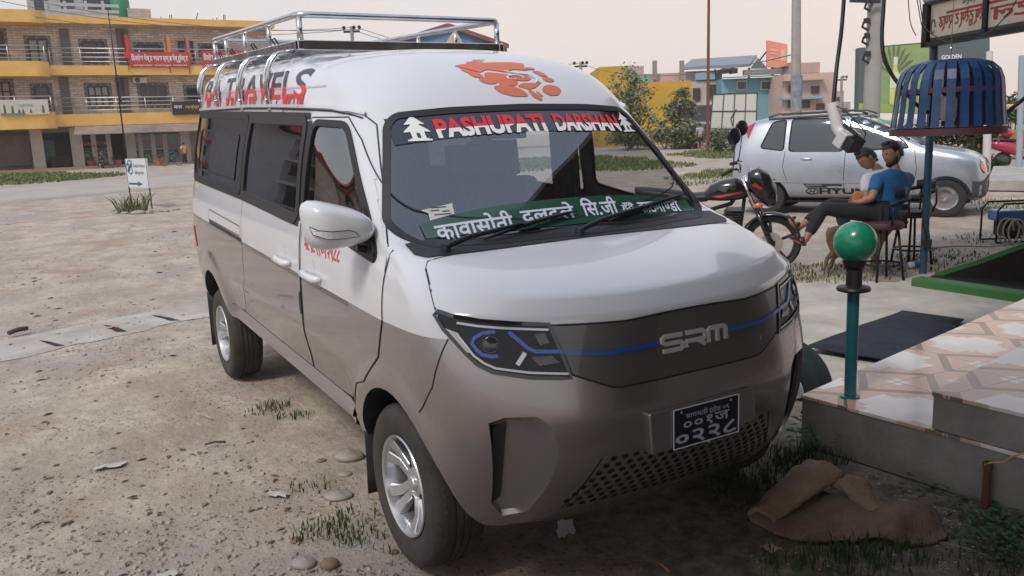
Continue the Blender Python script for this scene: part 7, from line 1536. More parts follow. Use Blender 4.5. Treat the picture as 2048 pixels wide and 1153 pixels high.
aw = MB(); a = fac(150, 254, 1.0); b = fac(560, 250, 1.0); aw.prism([(a[0], YS_*1.0, Z1a-.02), (b[0], YS_*1.0, Z1a-.02), (b[0]+.3, YS_*2.3, Z1a-.55), (a[0]-.2, YS_*2.3, Z1a-.55)], (0, 0, -.05)); aw.build('tin_awning', mat('old_tin', (.30, .24, .215), .7, .2, var=.25, vs=1.5), HOT)
pv = MB(); pv.box(*hb(s0, -.25, s1, .16, -1.6, 1.3)); pv.build('plinth', mat('plinth_clay', (.38, .22, .14), .9, var=.2, vs=1), HOT)
# signs, AC, flags, pole: things of their own on the hotel front
def hsign(name, label, px, out, mt, group=None, cat='sign', th=.12):
    (x0, y0), (x1, y1) = px; a = fac(x0, y1, out); b = fac(x1, y0, out); t = thing(name, label, cat, HA+HU*a[0]+HN*out+Vector((0, 0, 0)), math.atan2(HU.y, HU.x), group); t.location.z = HZ+a[1]
    mb = MB(); mb.box((0, min(0, YS_*-th), 0), (b[0]-a[0], max(0, YS_*-th), b[1]-a[1])); mb.build('board', mt, t); return t, b[0]-a[0], b[1]-a[1]
def stext(t, segs, w, h, box, mt, bold=.02, name='lettering', out=.02):
    mb = MB(); fit_text(segs, bold, lambda u, v: (w*(box[0]+(box[2]-box[0])*u), YS_*out, h*(box[1]+(box[3]-box[1])*v)), mb=mb); mb.build(name, mt, t, 0, 0, False)
M['ink_w'] = mat('sign_white_ink', (.72, .70, .68), .5)
for px, lab in ((((261, 105), (378, 135)), 'long red signboard with white lettering on the upper balcony, left one'), (((406, 103), (500, 135)), 'red signboard partly hidden behind the roof rack')):
    t, w, h = hsign('signboard', lab, px, 1.15, M['sgn_red'], 'red signboards on the hotel balcony'); stext(t, ['िदपरोस गेष्', 'ट हाउस एण्', 'ड रेष्', 'टुरेण्', 'ट'], w, h, (.03, .30, .97, .86), M['ink_w'], .045); stext(t, ['सम्पर्क नवलपुर दलदले'], w, h, (.05, .06, .95, .20), M['ink_w'], .02, 'small_lettering')
t, w, h = hsign('banner', 'cream picture banner on the left balcony rail', ((2, 199), (95, 231)), 2.1, mat('banner_cream', (.58, .55, .47), .6, var=.12, vs=2), None, 'banner')
mb = MB(); fg = mat('banner_figures', (.10, .085, .08), .6)
for x, hh_ in ((.09, .62), (.25, .52), (.38, .3), (.46, .3), (.62, .3), (.88, .55)): mb.prism([(w*(x-.025), YS_*.01, h*.12), (w*(x+.025), YS_*.01, h*.12), (w*(x+.015), YS_*.01, h*hh_), (w*x, YS_*.01, h*(hh_+.12)), (w*(x-.015), YS_*.01, h*hh_)], (0, YS_*.01, 0))
mb.build('printed_figure', fg, t); mb = MB(); mb.box(*((0, min(YS_*.008, YS_*.02), 0), (w*.5, max(YS_*.008, YS_*.02), h*.12))); mb.build('printed_stripe', mat('banner_teal', (.08, .25, .28), .6), t); stext(t, 'COACHING', w, h, (.38, .55, .68, .70), mat('banner_ink', (.15, .35, .33), .6), .02)
t, w, h = hsign('shop_sign', 'black shop sign with gold lettering beside the van', ((346, 203), (400, 230)), 1.2, mat('sign_black', (.022, .018, .016), .5)); stext(t, ['कला ज्वेलर्स'], w, h, (.45, .35, .95, .75), mat('gold_ink', (.55, .36, .08), .5), .03); stext(t, ['मगर'], w, h, (.06, .45, .35, .70), M['ink_w'], .02, 'small_lettering')
t, w, h = hsign('air_conditioner', 'white air conditioner unit fixed above the brown window', ((267, 155), (293, 166)), .75, M['plaster'], None, 'air conditioner', .7); mb = MB(); mb.lathe([(.05, .0), (h*.42, .0), (h*.42, .03), (.05, .03)], (w*.32, YS_*.01, h*.5), (0, YS_, 0), 18); mb.build('fan_grille', M['dark_metal'], t)
for k, (x, y, col, lab) in enumerate(((253, 95, (.55, .04, .05), 'red flag on a slanted stick'), (336, 98, (.60, .20, .04), 'orange flag on a slanted stick'), (375, 100, (.45, .14, .12), 'faded pink flag on a slanted stick'))):
    a = fac(x, y, 1.1); t = thing('flag', lab+' on the upper hotel balcony', 'flag', HA+HU*a[0]+HN*1.1, math.atan2(HU.y, HU.x)); t.location.z = HZ+a[1]-.6; mb = MB(); mb.tube([(0, 0, -1.0), (-.15, 0, 1.55)], .018, 6); mb.build('stick', M['dark_metal'], t)
    mb = MB(); mb.grid([[(-.14+.25*t_*(1+.6*s_)+.04*math.sin(s_*5+k), .05*math.sin(4*t_+s_*3), 1.4-1.5*s_) for t_ in (0, .33, .66, 1)] for s_ in np.linspace(0, 1, 7)]); mb.build('cloth', mat('flag_cloth', col, .8), t, True)
a = fac(255, 335, 2.6); PL_ = thing('service_pole', 'dark service pole with cable bundles in front of the hotel', 'pole', HA+HU*a[0]+HN*2.6); PL_.location.z = HZ; mb = MB(); mb.tube([(0, 0, 0), (0, 0, 6.5), (-.12, 0, 10.2)], [.055, .045, .03], 8); mb.build('shaft', M['dark_metal'], PL_, True); mb = MB(); rr = random.Random(2)
for k in range(9): mb.tube([(.3*math.cos(t+k)*(.6+.4*rr.random()), .1, 4.6+k*.12+.45*math.sin(t)) for t in np.linspace(0, 6, 12)], .03, 5)
mb.build('cable_coil', M['rubber_seal'], PL_)
# people, bikes, pots in front of the hotel
p = G(205, 337); dup(BK1, (p.x, p.y, zg(p.x, p.y)), math.atan2(-FWD.y, -FWD.x)+.5, 'motorcycle parked by flower pots before the hotel glazing'); 
for k, (x, y, lab) in enumerate(((163, 332, 'clay flower pot at the hotel corner pillar'), (184, 334, 'clay flower pot left of the parked motorcycle'), (237, 332, 'clay flower pot right of the parked motorcycle'), (320, 329, 'clay flower pot under the long hotel glazing'))):
    p = G(x, y+3); t = thing('flower_pot', lab, 'flower pot', (p.x, p.y, zg(p.x, p.y)), 0, 'flower pots along the hotel front'); mb = MB(); mb.lathe([(.001, 0), (.2, 0), (.28, .42), (.31, .42), (.31, .5), (.25, .5), (.22, .4), (.001, .4)], n=16); mb.build('pot', mat('terracotta', (.36, .12, .06), .8), t, 40); mb = MB(); leafy(mb, (0, 0, .5), 40, .22, .5, .25); mb.build('leaves', M['leaf_near'], t, fix=False)
def standing(label, px, py, hpx, shirt, legs, face, stripes=None, pose=0, cat='person'):
    p = G(px, py); dep = (p-CAM).dot(_f); H_ = hpx/FPX*dep; k = H_/1.7; t = thing('person', label, cat, (p.x, p.y, zg(p.x, p.y)), face); t.scale = (k,)*3; V_ = Vector
    pel, ch, nk, hd = V_((0, 0, .90)), V_((0, 0, 1.25)), V_((0, 0, 1.46)), V_((.02, 0, 1.60)); c = [[(pel, (.15, .11)), (V_((0, 0, 1.08)), (.14, .10)), (ch, (.17, .11)), (nk, .055), (V_((.01, 0, 1.54)), .055), (hd, .09), (V_((.01, 0, 1.67)), .06)]]
    for s in (-1, 1):
        c.append([(ch, (.17, .11)), (V_((0, s*.19, 1.36)), .058), (V_((-.02, s*.25, 1.10)), .042), (V_((.10 if pose else .03, s*.24, .86)), .03), (V_((.13 if pose else .05, s*.23, .78)), .03)])
        c.append([(pel, (.15, .11)), (V_((0, s*.10, .80)), .085), (V_((.02, s*.11, .48)), .058), (V_((0, s*.11, .09)), .04), (V_((.12, s*.12, .035)), .035)])
    skinned('body', c, M['skin'], t, 2); sc = [[(V_((0, 0, .84)), (.17, .13)), (V_((0, 0, 1.08)), (.16, .12)), (ch, (.19, .13)), (V_((0, 0, 1.43)), (.085, .075))]]
    for s in (-1, 1): sc.append([(ch, (.19, .13)), (V_((0, s*.195, 1.365)), .075), (V_((-.012, s*.235, 1.18)), .066)])
    skinned('shirt', sc, shirt, t, 2); l = []
    for s in (-1, 1): l.append([(V_((0, 0, .90)), (.165, .125)), (V_((0, s*.10, .78)), .105), (V_((.02, s*.11, .48 if legs else .5)), .088)]+([(V_((0, s*.11, .14)), .065)] if legs else []))
    skinned('trousers' if legs else 'shorts', l, M['denim'], t, 2); b = blob(Vector((-.005, 0, 1.63)), .105, .095, .10, Vector((1, 0, 0)), 14); b.build('hair', M['hair'], t, True); return t
def stripe_mat():
    m = mat('striped_shirt', (.5, .5, .52), .85); t = m.node_tree; co = t.nodes.new('ShaderNodeTexCoord'); w = t.nodes.new('ShaderNodeTexWave'); w.bands_direction = 'Z'; w.inputs['Scale'].default_value = 2.6; t.links.new(co.outputs['Object'], w.inputs[0]); x = t.nodes.new('ShaderNodeMix'); x.data_type = 'RGBA'; t.links.new(w.outputs[1], x.inputs[0]); x.inputs[6].default_value = (.10, .11, .15, 1); x.inputs[7].default_value = (.55, .55, .57, 1); t.links.new(x.outputs[2], t.nodes['Principled BSDF'].inputs[0]); return m
standing('man in a striped shirt and dark shorts standing beside the rusty pole, seen from behind', 1400, 300, 52, stripe_mat(), False, math.atan2(FWD.y, FWD.x)+.2)
standing('person in a yellow shirt holding a bicycle before the hotel', 371, 330, 44, mat('yellow_shirt', (.62, .34, .03), .8), True, math.atan2(-RGT.y, -RGT.x)-.5, None, 1)
p = G(358, 332); BC = thing('bicycle', 'bicycle held by the person in the yellow shirt', 'bicycle', (p.x, p.y, zg(p.x, p.y)), math.atan2(-RGT.y, -RGT.x)-.4); BC.scale = (1.15,)*3
for x in (0, 1.05):
    h = bpy.data.objects.new('wheel', None); COL.objects.link(h); h.parent = BC; h.location = (x, 0, .34); mb = MB(); mb.tube([(.33*math.cos(a), 0, .33*math.sin(a)) for a in np.linspace(0, 2*PI, 30, endpoint=False)], .018, 6, closed=True); mb.build('tyre', M['rubber'], h, True); mb = MB()
    for k in range(12): a = 2*PI*k/12; mb.bar((0, 0, 0), (.32*math.cos(a), 0, .32*math.sin(a)), .005, .005, up=(0, 1, 0))
    mb.build('spokes', M['steel'], h)
mb = MB()
for l in (((0, 0, .34), (.38, 0, .30), (.30, 0, .85), (0, 0, .34)), ((.38, 0, .30), (.85, 0, .78), (.31, 0, .78)), ((1.05, 0, .34), (.84, 0, .80), (.82, 0, .98)), ((.82, -.25, 1.0), (.84, 0, .98), (.82, .25, 1.0))): mb.tube(l, .018, 6)
mb.build('frame', mat('cycle_blue', (.03, .10, .22), .4), BC); mb = MB(); mb.sphere((.28, 0, .90), .1, 10, (1.3, .7, .35)); mb.build('saddle', M['black'], BC, True)
# neighbour buildings to the left, outside the picture (seen in the van's side windows)
def plain_house(name, label, px0, px1, dep0, h, cols, roof, floors=3):
    a = D(px0, 330, dep0); b = D(px1, 330, dep0-2); u = (b-a); u.z = 0; L_ = u.length; u.normalize(); n = Vector((u.y, -u.x, 0)); n = n if n.dot(CAM-a) > 0 else -n; t = thing(name, label, 'building', (a.x, a.y, 0), math.atan2(u.y, u.x)); ys = 1 if Vector((-u.y, u.x, 0)).dot(n) > 0 else -1
    mb = MB(); mb.box((0, min(0, -ys*9), 0), (L_, max(0, -ys*9), h)); mb.build('wall', cols[0], t); fh = h/floors
    for f in range(1, floors+1):
        mb = MB(); mb.box((-.2, min(-.1, ys*1.3), f*fh-.3), (L_+.2, max(-.1*ys, ys*1.3), f*fh)); mb.build('floor_band', cols[1], t)
        if f < floors:
            rb = MB()
            for z in np.linspace(.2, 1, 4): rb.bar((0, ys*1.25, f*fh+z), (L_, ys*1.25, f*fh+z), .05, .05)
            for x in np.arange(0, L_, .5): rb.bar((x, ys*1.25, f*fh), (x, ys*1.25, f*fh+1), .04, .04)
            rb.build('balcony_railing', M['win_white'], t)
    for f in range(floors):
        for x in np.arange(1.2, L_-1.5, 3.1): mb = MB(); mb.cbox((x+.7, ys*.02, f*fh+1.55), (1.5, .12, 1.5 if f else 2.2)); w = mb.build('window', M['win_frame'], t); mb = MB(); mb.cbox((x+.7, ys*.09, f*fh+1.55), (1.2, .04, 1.2)); mb.build('pane', M['win_glass'], w)
    if roof: mb = MB(); mb.prism([(-.6, ys*2.2, h+.1), (-.6, -ys*4, h+2.2), (-.6, -ys*9.5, h+.1)], (L_+1.2, 0, 0)); mb.build('roof', roof, t)
M['roof_red'] = mat('red_tin_roof', (.30, .05, .045), .6, var=.2, vs=.5)
plain_house('terrace_house', 'cream three storey house with red tin roof left of the guest house', -520, -280, 52, 9.5, (M['plaster'], M['sgn_red']), M['roof_red'])
plain_house('terrace_house', 'grey balcony house with red roof standing far left along the road', -1150, -620, 44, 9, (mat('grey_wall', (.30, .30, .32), .9, var=.1, vs=1), M['win_white']), M['roof_red'])
plain_house('terrace_house', 'brick balcony house at the far left end of the road', -2700, -1300, 34, 8, (M['brick'], M['roof_red']), M['roof_red'])
# small direction sign among stones
p0, p1 = G(263, 414), G(304, 418); mid = p0.lerp(p1, .5); uu = p1-p0; ww = uu.length; dep = (mid-CAM).dot(_f); DS = thing('direction_sign', 'small white direction sign with a blue arrow on two rusty legs', 'sign', (p0.x, p0.y, zg(p0.x, p0.y)), math.atan2(uu.y, uu.x)); k = dep/FPX; ys = -1 if Vector((-uu.y, uu.x, 0)).dot(CAM-p0) < 0 else 1
zt, zb_ = (416-319)*k, (416-376)*k
for x in (0, ww): mb = MB(); mb.bar((x, 0, 0), (x, 0, zt), .03, .03); mb.build('leg', M['rust'], DS)
mb = MB(); mb.box((-.04, -.012, zb_), (ww+.04, .012, zt)); BD = mb.build('board', mat('sign_white', (.60, .63, .65), .5, var=.06, vs=3), DS)
M['sign_blue'] = mat('sign_blue', (.03, .11, .20), .5); W_, H_ = ww+.08, zt-zb_
sm = lambda u, v: Vector((-.04+W_*u, ys*.016, zb_+H_*v)); mb = MB(); mb.prism([sm(a, b) for a, b in ((.08,.10),(.5,.10),(.5,.05),(.72,.13),(.5,.21),(.5,.16),(.08,.16))], (0, ys*.004, 0)); mb.build('arrow', M['sign_blue'], DS)
mb = MB(); [mb.tube([sm(cx+.09*math.cos(a), cz_+.13*math.sin(a)) for a in np.linspace(0, 2*PI, 18, endpoint=False)], .014, 5, closed=True) for cx, cz_ in ((.12, .70), (.22, .82), (.22, .60))]; mb.tube([sm(.12, .52), sm(.2, .66), sm(.32, .93)], .014, 5); mb.build('emblem', M['sign_blue'], DS)
mb = MB(); fit_text('Dental Home', .0, lambda u, v: sm(.36+.54*u, .70+.12*v), mb=mb); fit_text(['डेन्टल'], .02, lambda u, v: sm(.40+.42*u, .42+.16*v), mb=mb); mb.build('lettering', M['sign_blue'], DS, 0, 0, False)
for k_, (x, y, w_, h_, lab) in enumerate(((232, 428, 17, 9, 'leftmost small stone of the ring under the direction sign'), (250, 428, 22, 10, 'brown stone left of the broad one under the direction sign'), (277, 428, 38, 16, 'broad pale stone in the middle under the direction sign'), (300, 427, 20, 18, 'tall stone just right of the broad one under the direction sign'), (318, 424, 20, 11, 'flat stone right of the tall one under the direction sign'), (334, 423, 14, 9, 'small stone second from the right end under the direction sign'), (352, 420, 20, 8, 'rightmost stone of the ring under the direction sign'), (227, 422, 12, 7, 'tiny stone behind the ring under the direction sign'))): stone(x, y, w_, h_, lab, None, 'stones around the direction sign', .6, k_, 1)
mb = MB(); c = G(266, 425)
for _ in range(90): a = random.random()*2*PI; r = .35*math.sqrt(random.random()); blades(mb, (c.x+r*math.cos(a), c.y+r*math.sin(a)), .02, 1, .45, .02, 1.0)
o = mb.build('grass_clump', mat('dry_grass', (.13, .15, .06), .8, col2=(.20, .19, .09), vs=3), None, fix=False); tag(o, 'clump of dry grass growing at the direction sign', 'grass', kind='stuff')
# ================= BACKGROUND ON THE RIGHT =================
def solid(name, par, px, dep, thick, mt, base=None):     # box whose front face spans pixels at a depth, facing the camera
    (x0, y0), (x1, y1) = px; a = D(x0, y0, dep); b = D(x1, y1, dep); c = CAM+FWD*dep; xl = (a-CAM).dot(RGT); xr = (b-CAM).dot(RGT); z0 = min(a.z, b.z) if base is None else base; z1 = max(a.z, b.z)
    o = CAM+FWD*(dep*math.cos(PIT)); mb = MB(); P = [o+RGT*xl, o+RGT*xr, o+RGT*xr+FWD*thick, o+RGT*xl+FWD*thick]; q = par.matrix_basis.translation if par else Vector((0, 0, 0)); mb.prism([Vector((p.x, p.y, z0))-q for p in P], (0, 0, z1-z0)); return mb.build(name, mt, par)
def colour(name, c, **k): return mat(name, c, .85, var=k.pop('var', .12), vs=k.pop('vs', .6), **k)
Y_ = thing('yellow_building', 'plain yellow walled building behind the roadside trees', 'building', D(1280, 270, 72)); yel = colour('yellow_wall', (.52, .31, .025)); solid('wall', Y_, ((1228, 290), (1368, 166)), 72, 10, yel, 0); solid('end_wall', Y_, ((1196, 290), (1246, 138)), 71, 9, yel, 0); solid('parapet', Y_, ((1290, 170), (1345, 151)), 73, .4, colour('pink_wall', (.50, .33, .36))); solid('parapet', Y_, ((1262, 170), (1290, 153)), 73, .4, colour('green_wall', (.22, .36, .30))); solid('parapet', Y_, ((1240, 168), (1275, 138)), 74, 2, colour('pale_pink', (.50, .38, .38)))
for x in (1294, 1346): solid('column', Y_, ((x, 165), (x+6, 128)), 72.5, .4, colour('concrete_col', (.25, .23, .21)))
C_ = thing('cream_house', 'cream and pale blue house right of the yellow building', 'building', D(1390, 270, 76)); solid('wall', C_, ((1362, 290), (1440, 165)), 76, 9, colour('cream_wall', (.52, .47, .45)), 0); solid('blue_panel', C_, ((1376, 165), (1412, 150)), 75.8, .5, colour('sky_blue', (.25, .42, .50))); solid('upper_wall', C_, ((1356, 168), (1425, 146)), 77, 8, colour('grey_wall2', (.45, .45, .50)))
for px in (((1400, 200), (1414, 173)), ((1372, 205), (1385, 180))): w = solid('window', C_, px, 75.8, .15, M['win_frame']); 
solid('balcony_band', C_, ((1362, 214), (1440, 205)), 75.4, .6, colour('cream_band', (.55, .50, .46)))
B_ = thing('blue_building', 'turquoise house with white framed windows under a grey shed roof', 'building', D(1490, 270, 74)); solid('wall', B_, ((1430, 290), (1556, 158)), 74, 9, colour('turquoise_wall', (.16, .36, .42)), 0)
for x0, x1 in ((1456, 1474), (1502, 1520)):
    w = solid('window', B_, ((x0, 184), (x1, 166)), 73.8, .25, M['ink_w']); f = solid('pane', w, ((x0+2, 182), (x1-2, 168)), 73.7, .12, M['win_glass']) if 0 else None
    for a in (0, .5): solid('pane', B_, ((x0+1.5+(x1-x0-2)*a, 182), (x0+(x1-x0)*(a+.45), 168)), 73.65, .1, M['win_glass'])
solid('ledge', B_, ((1430, 160), (1560, 154)), 73, 1.2, colour('blue_ledge', (.20, .42, .50))); solid('brick_parapet', B_, ((1468, 156), (1560, 142)), 74.5, .5, brick_mat('grey_brick', (.30, .27, .24), (.22, .20, .19), (.18, .17, .16)))
sr = MB(); q = B_.location; R = [D(1363, 141, 73), D(1500, 134, 71), D(1514, 116, 80), D(1384, 124, 82)]; sr.prism([p-q for p in R], (0, 0, .25)); sr.build('shed_roof', mat('grey_tin_roof', (.21, .24, .28), .6, .2, var=.12, vs=.5), B_)
for x, y in ((1366, 141), (1430, 139), (1498, 136)): s = MB(); a = D(x, y, 73)-q; s.bar(a, a-Vector((0, 0, 1.3)), .12, .12); s.build('shed_post', M['dark_metal'], B_)
g_ = MB(); g_.poly([D(1500, 138, 71)-q, D(1516, 116, 79)-q, D(1536, 138, 78)-q]); g_.build('shed_gable', colour('shed_dark', (.10, .10, .10)), B_)
for x in (1427, 1444): solid('water_drum', B_, ((x, 152), (x+11, 142)), 73.8, 1, M['black'])
K_ = thing('pink_building', 'pink and green balconied house half hidden by the concrete pole', 'building', D(1600, 260, 70)); solid('wall', K_, ((1550, 285), (1640, 150)), 70, 9, colour('pale_peach', (.50, .37, .31)), 0)
for y, c in ((160, (.55, .35, .26)), (196, (.16, .36, .45)), (222, (.52, .36, .30))): solid('balcony_band', K_, ((1545, y+7), (1625, y)), 69.3, .9, colour('band_paint', c))
for x, y in ((1556, 200), (1584, 200), (1612, 205), (1556, 170), (1600, 172)): solid('window', K_, ((x, y+18), (x+14, y+4)), 69.85, .2, M['win_frame'])
solid('roof_room', K_, ((1575, 152), (1612, 131)), 70.5, 4, colour('pink_room', (.46, .30, .27))); g2 = MB(); q = K_.location; g2.prism([D(1572, 133, 70)-q, D(1616, 132, 70)-q, D(1594, 122, 71)-q], FWD*4); g2.build('roof', colour('rust_roof', (.28, .12, .08)), K_)
T_ = thing('town_house', 'narrow pale houses at the far end of the street', 'building', D(1650, 250, 95))
for x0, x1, y, c in ((1608, 1634, 152, (.40, .36, .36)), (1632, 1648, 168, (.32, .40, .38)), (1646, 1662, 185, (.42, .34, .32)), (1660, 1676, 206, (.36, .33, .34))): solid('wall', T_, ((x0, 270), (x1, y)), 95, 9, colour('town_paint', c), 0); solid('window', T_, ((x0+4, y+22), (x0+11, y+12)), 94.8, .2, M['win_frame'])
RB = thing('red_billboard', 'faded red advertising billboard on the roof behind the grey shed', 'billboard', D(1555, 135, 73)); q = RB.location; bp_ = [D(1534, 134, 73), D(1574, 138, 72), D(1575, 89, 72), D(1534, 81, 73)]
mb = MB(); mb.prism([p-q for p in bp_], FWD*.25); mb.build('board', mat('faded_red', (.62, .19, .125), .7, col2=(.66, .27, .16), vs=.6), RB); mb = MB()
for (u0, v0, u1, v1) in ((.12, .62, .55, .70), (.12, .50, .48, .56), (.12, .30, .52, .36), (.68, .30, .92, .75)):
    l = lambda u, v: (bp_[0].lerp(bp_[1], u)).lerp(bp_[3].lerp(bp_[2], u), v)-q-FWD*.06
    mb.poly([l(u0, v0), l(u1, v0), l(u1, v1), l(u0, v1)])
mb.build('printed_panel', mat('faded_print', (.68, .36, .26), .7), RB); mb = MB(); mb.bar(D(1536, 100, 73.4)-q, D(1520, 120, 76)-q, .1, .1); mb.bar(D(1545, 134, 73.3)-q, D(1545, 150, 73.3)-q, .2, .2); mb.bar(D(1565, 134, 73.3)-q, D(1565, 150, 73.3)-q, .2, .2); mb.build('support', M['dark_metal'], RB)
WP = thing('panel_hoarding', 'white hoarding of eight square panels standing by the road', 'hoarding', D(1468, 290, 58)); q = WP.location; c4 = [D(1420, 257, 58), D(1512, 259, 57), D(1514, 186, 57), D(1426, 189, 58)]
wl = lambda u, v, o=0: (c4[0].lerp(c4[1], u)).lerp(c4[3].lerp(c4[2], u), v)-q-FWD*o
mb = MB(); mb.prism([wl(0, 0), wl(1, 0), wl(1, 1), wl(0, 1)], FWD*.12); mb.build('panel', mat('hoarding_white', (.50, .485, .43), .7, var=.06, vs=.7), WP); mb = MB()
for u in (0, .25, .5, .75, 1): mb.bar(wl(u, 0, .04), wl(u, 1, .04), .05, .05)
for v in (0, .5, 1): mb.bar(wl(0, v, .04), wl(1, v, .04), .05, .05)
mb.tube([wl(.55, .55, .06), wl(.44, .3, .06), wl(.48, .1, .06)], .03, 5); mb.build('frame_bar', M['dark_metal'], WP); mb = MB()
for u in (.08, .35, .65, .95): a = wl(u, 0); mb.bar(a, Vector((a.x, a.y, -q.z)), .14, .14)
mb.build('post', M['plaster'], WP)
TR = thing('parked_truck', 'dark blue parked truck half hidden by the rusty pole', 'truck', D(1400, 275, 62)); solid('cab', TR, ((1372, 272), (1412, 216)), 62, 2.3, colour('truck_blue', (.06, .07, .10))); solid('load_bed', TR, ((1414, 270), (1516, 255)), 62, 2.3, colour('truck_bed', (.20, .13, .08))); solid('side_stripe', TR, ((1374, 250), (1410, 244)), 61.9, .1, colour('truck_pale', (.45, .45, .46)))
for x in (1385, 1432, 1490): a = D(x, 276, 62)-TR.location; mb = MB(); mb.lathe([(.001, -.15), (.3, -.15), (.5, -.12), (.52, 0), (.5, .12), (.001, .15)], a, FWD, 20); mb.build('wheel', M['rubber'], TR, 40)
# golden-drink billboard
GB = thing('drink_billboard', 'large green drink billboard showing a bottle, behind the blue lampshade', 'billboard', D(1830, 225, 25)); q = GB.location; b4 = [D(1716, 224, 25), D(1978, 232, 23.5), D(1978, 74, 23.5), D(1719, 96, 25)]
gl_ = lambda u, v, o=0: (b4[0].lerp(b4[1], u)).lerp(b4[3].lerp(b4[2], u), v)-q-FWD*o
mb = MB(); mb.prism([gl_(0, 0), gl_(1, 0), gl_(1, 1), gl_(0, 1)], FWD*.3); mb.build('board', colour('board_grey', (.075, .10, .10)), GB)
def gpan(nm, u0, v0, u1, v1, mt, o=.03): mb = MB(); mb.poly([gl_(u0, v0, o), gl_(u1, v0, o), gl_(u1, v1, o), gl_(u0, v1, o)]); return mb.build(nm, mt, GB)
gpan('print_green', .14, .0, .55, .98, mat('leaf_green_print', (.13, .20, .06), .5, col2=(.26, .33, .10), vs=1.2)); gpan('print_base', .0, .0, .55, .13, mat('lime_print', (.22, .30, .05), .5), .04); gpan('print_dark', .55, .0, 1, .98, colour('slate_print', (.085, .11, .115)), .035)
mb = MB(); bt = [(-.035,.12),(.035,.12),(.042,.16),(.042,.45),(.030,.56),(.016,.64),(.014,.80),(-.014,.80),(-.016,.64),(-.030,.56),(-.042,.45),(-.042,.16)]; mb.poly([gl_(.285+a, b, .06) for a, b in bt]); mb.build('printed_bottle', mat('bottle_yellow', (.45, .50, .10), .4), GB); mb = MB(); mb.poly([gl_(.285+a, b, .07) for a, b in ((-.042,.36),(.042,.36),(.042,.56),(.0,.60),(-.042,.56))]); mb.poly([gl_(.285+a, b, .07) for a, b in ((-.016,.70),(.016,.70),(.016,.82),(-.016,.82))]); mb.build('printed_label', mat('label_pale', (.50, .55, .42), .5), GB)
mb = MB()
for k in range(9): a = .4+k*.29; mb.poly([gl_(.27+.02*math.cos(a), .55+.05*math.sin(a), .05), gl_(.27+.13*math.cos(a-.08), .6+.33*math.sin(a-.08), .05), gl_(.27+.17*math.cos(a), .6+.42*math.sin(a), .05), gl_(.27+.13*math.cos(a+.08), .6+.33*math.sin(a+.08), .05)])
mb.build('printed_leaf', mat('leaf_dark_print', (.07, .12, .04), .5), GB); mb = MB(); fit_text('GOLDEN', .02, lambda u, v: gl_(.64+.15*u, .74+.06*v, .06), mb=mb); fit_text('OAK', .02, lambda u, v: gl_(.67+.09*u, .655+.06*v, .06), mb=mb); mb.build('lettering', M['ink_w'], GB, 0, 0, False)
mb = MB()
for u in (.1, .9): a = gl_(u, 0)+FWD*.2; mb.bar(a, Vector((a.x, a.y, -q.z)), .2, .2)
mb.build('post', M['dark_metal'], GB)
# poles
def pole(name, px, py, ytop, wtop, wbot, dep, mt, label, n=10, lean=0):
    b = D(px, py, dep); t = thing(name, label, 'pole', (b.x, b.y, 0)); tp = D(px+lean, ytop, dep); mb = MB(); mb.tube([(0, 0, -.1), (tp.x-b.x, tp.y-b.y, tp.z)], [wbot/FPX*dep/2, wtop/FPX*dep/2], n); mb.build('shaft', mt, t, 40); return t
pole('iron_pole', 1415, 306, -60, 5, 7, 47, M['rust'], 'thin rusty iron pole standing by the striped shirt man', 8, 3)
PC = pole('concrete_pole', 1591, 320, -60, 17, 21, 30, mat('grey_pole', (.30, .28, .26), .9, var=.2, vs=2), 'grey concrete electric pole with torn posters behind the silver car', 8, 2); 
for z0, z1, c in ((2.0, 3.1, (.30, .33, .36)), (1.4, 2.0, (.40, .38, .36))): a = PC.location; mb = MB(); mb.lathe([(.185, z0), (.18, z1)], (0, 0, 0), n=16, a0=PI*1.1, a1=PI*2.4); mb.build('torn_poster', mat('poster_paper', c, .8, col2=(.12, .16, .22), vs=5), PC)
PG = pole('utility_pole', 1738, 330, -40, 31, 34, 19, mat('pole_grey_paint', (.29, .275, .26), .85, var=.12, vs=1.5), 'thick grey utility pole with black clamps behind the silver car', 16, 16)
q = PG.location
for x, y, w, h in ((1739, 4, 20, 10), (1734, 42, 15, 22), (1734, 72, 10, 24), (1735, 108, 13, 24)):
    a = D(x, y, 18.85)-q; mb = MB(); s_ = 18.8/FPX; mb.cbox(a, (w*s_*.45, .16, h*s_*.45)); mb.tube([a+Vector((-.04, -.05, -.02)), a+Vector((-.12, .0, -.12)), a+Vector((-.02, .08, -.2))], .03, 6); mb.build('clamp', M['black'], PG, 0, .02)
mb = MB(); a = D(1728, 8, 18.7)-q; mb.bar(D(1700, 2, 18.7)-q, D(1760, 4, 18.7)-q, .08, .06); mb.build('clamp', M['black'], PG)
pole('white_post', 1973, 348, 104, 12, 16, 21, mat('white_post_paint', (.52, .52, .50), .7, var=.08, vs=2), 'white round post at the right behind the silver car bonnet', 12, 6)
pole('blue_grey_post', 2044, 262, 112, 12, 12, 20, colour('post_blue_grey', (.30, .36, .42)), 'pale blue grey post at the far right edge', 10)
def cross_pole(px, ytop, yb, dep, w, label):
    b = D(px, yb, dep); t = thing('electric_pole', label, 'pole', (b.x, b.y, 0)); tp = D(px, ytop, dep); mb = MB(); mb.tube([(0, 0, 0), (0, 0, tp.z)], .13, 8); mb.build('shaft', colour('far_pole', (.28, .26, .25)), t, 40); mb = MB(); e = RGT*(w/FPX*dep/2); c = Vector((0, 0, tp.z-.35)); mb.bar(c-e, c+e, .12, .14)
    mb.build('cross_arm', M['dark_metal'], t); mb = MB()
    for k in (-.95, .3, .95): mb.sphere(c+e*k+Vector((0, 0, .28)), .14, 8)
    mb.build('insulator', M['dark_metal'], t); return t
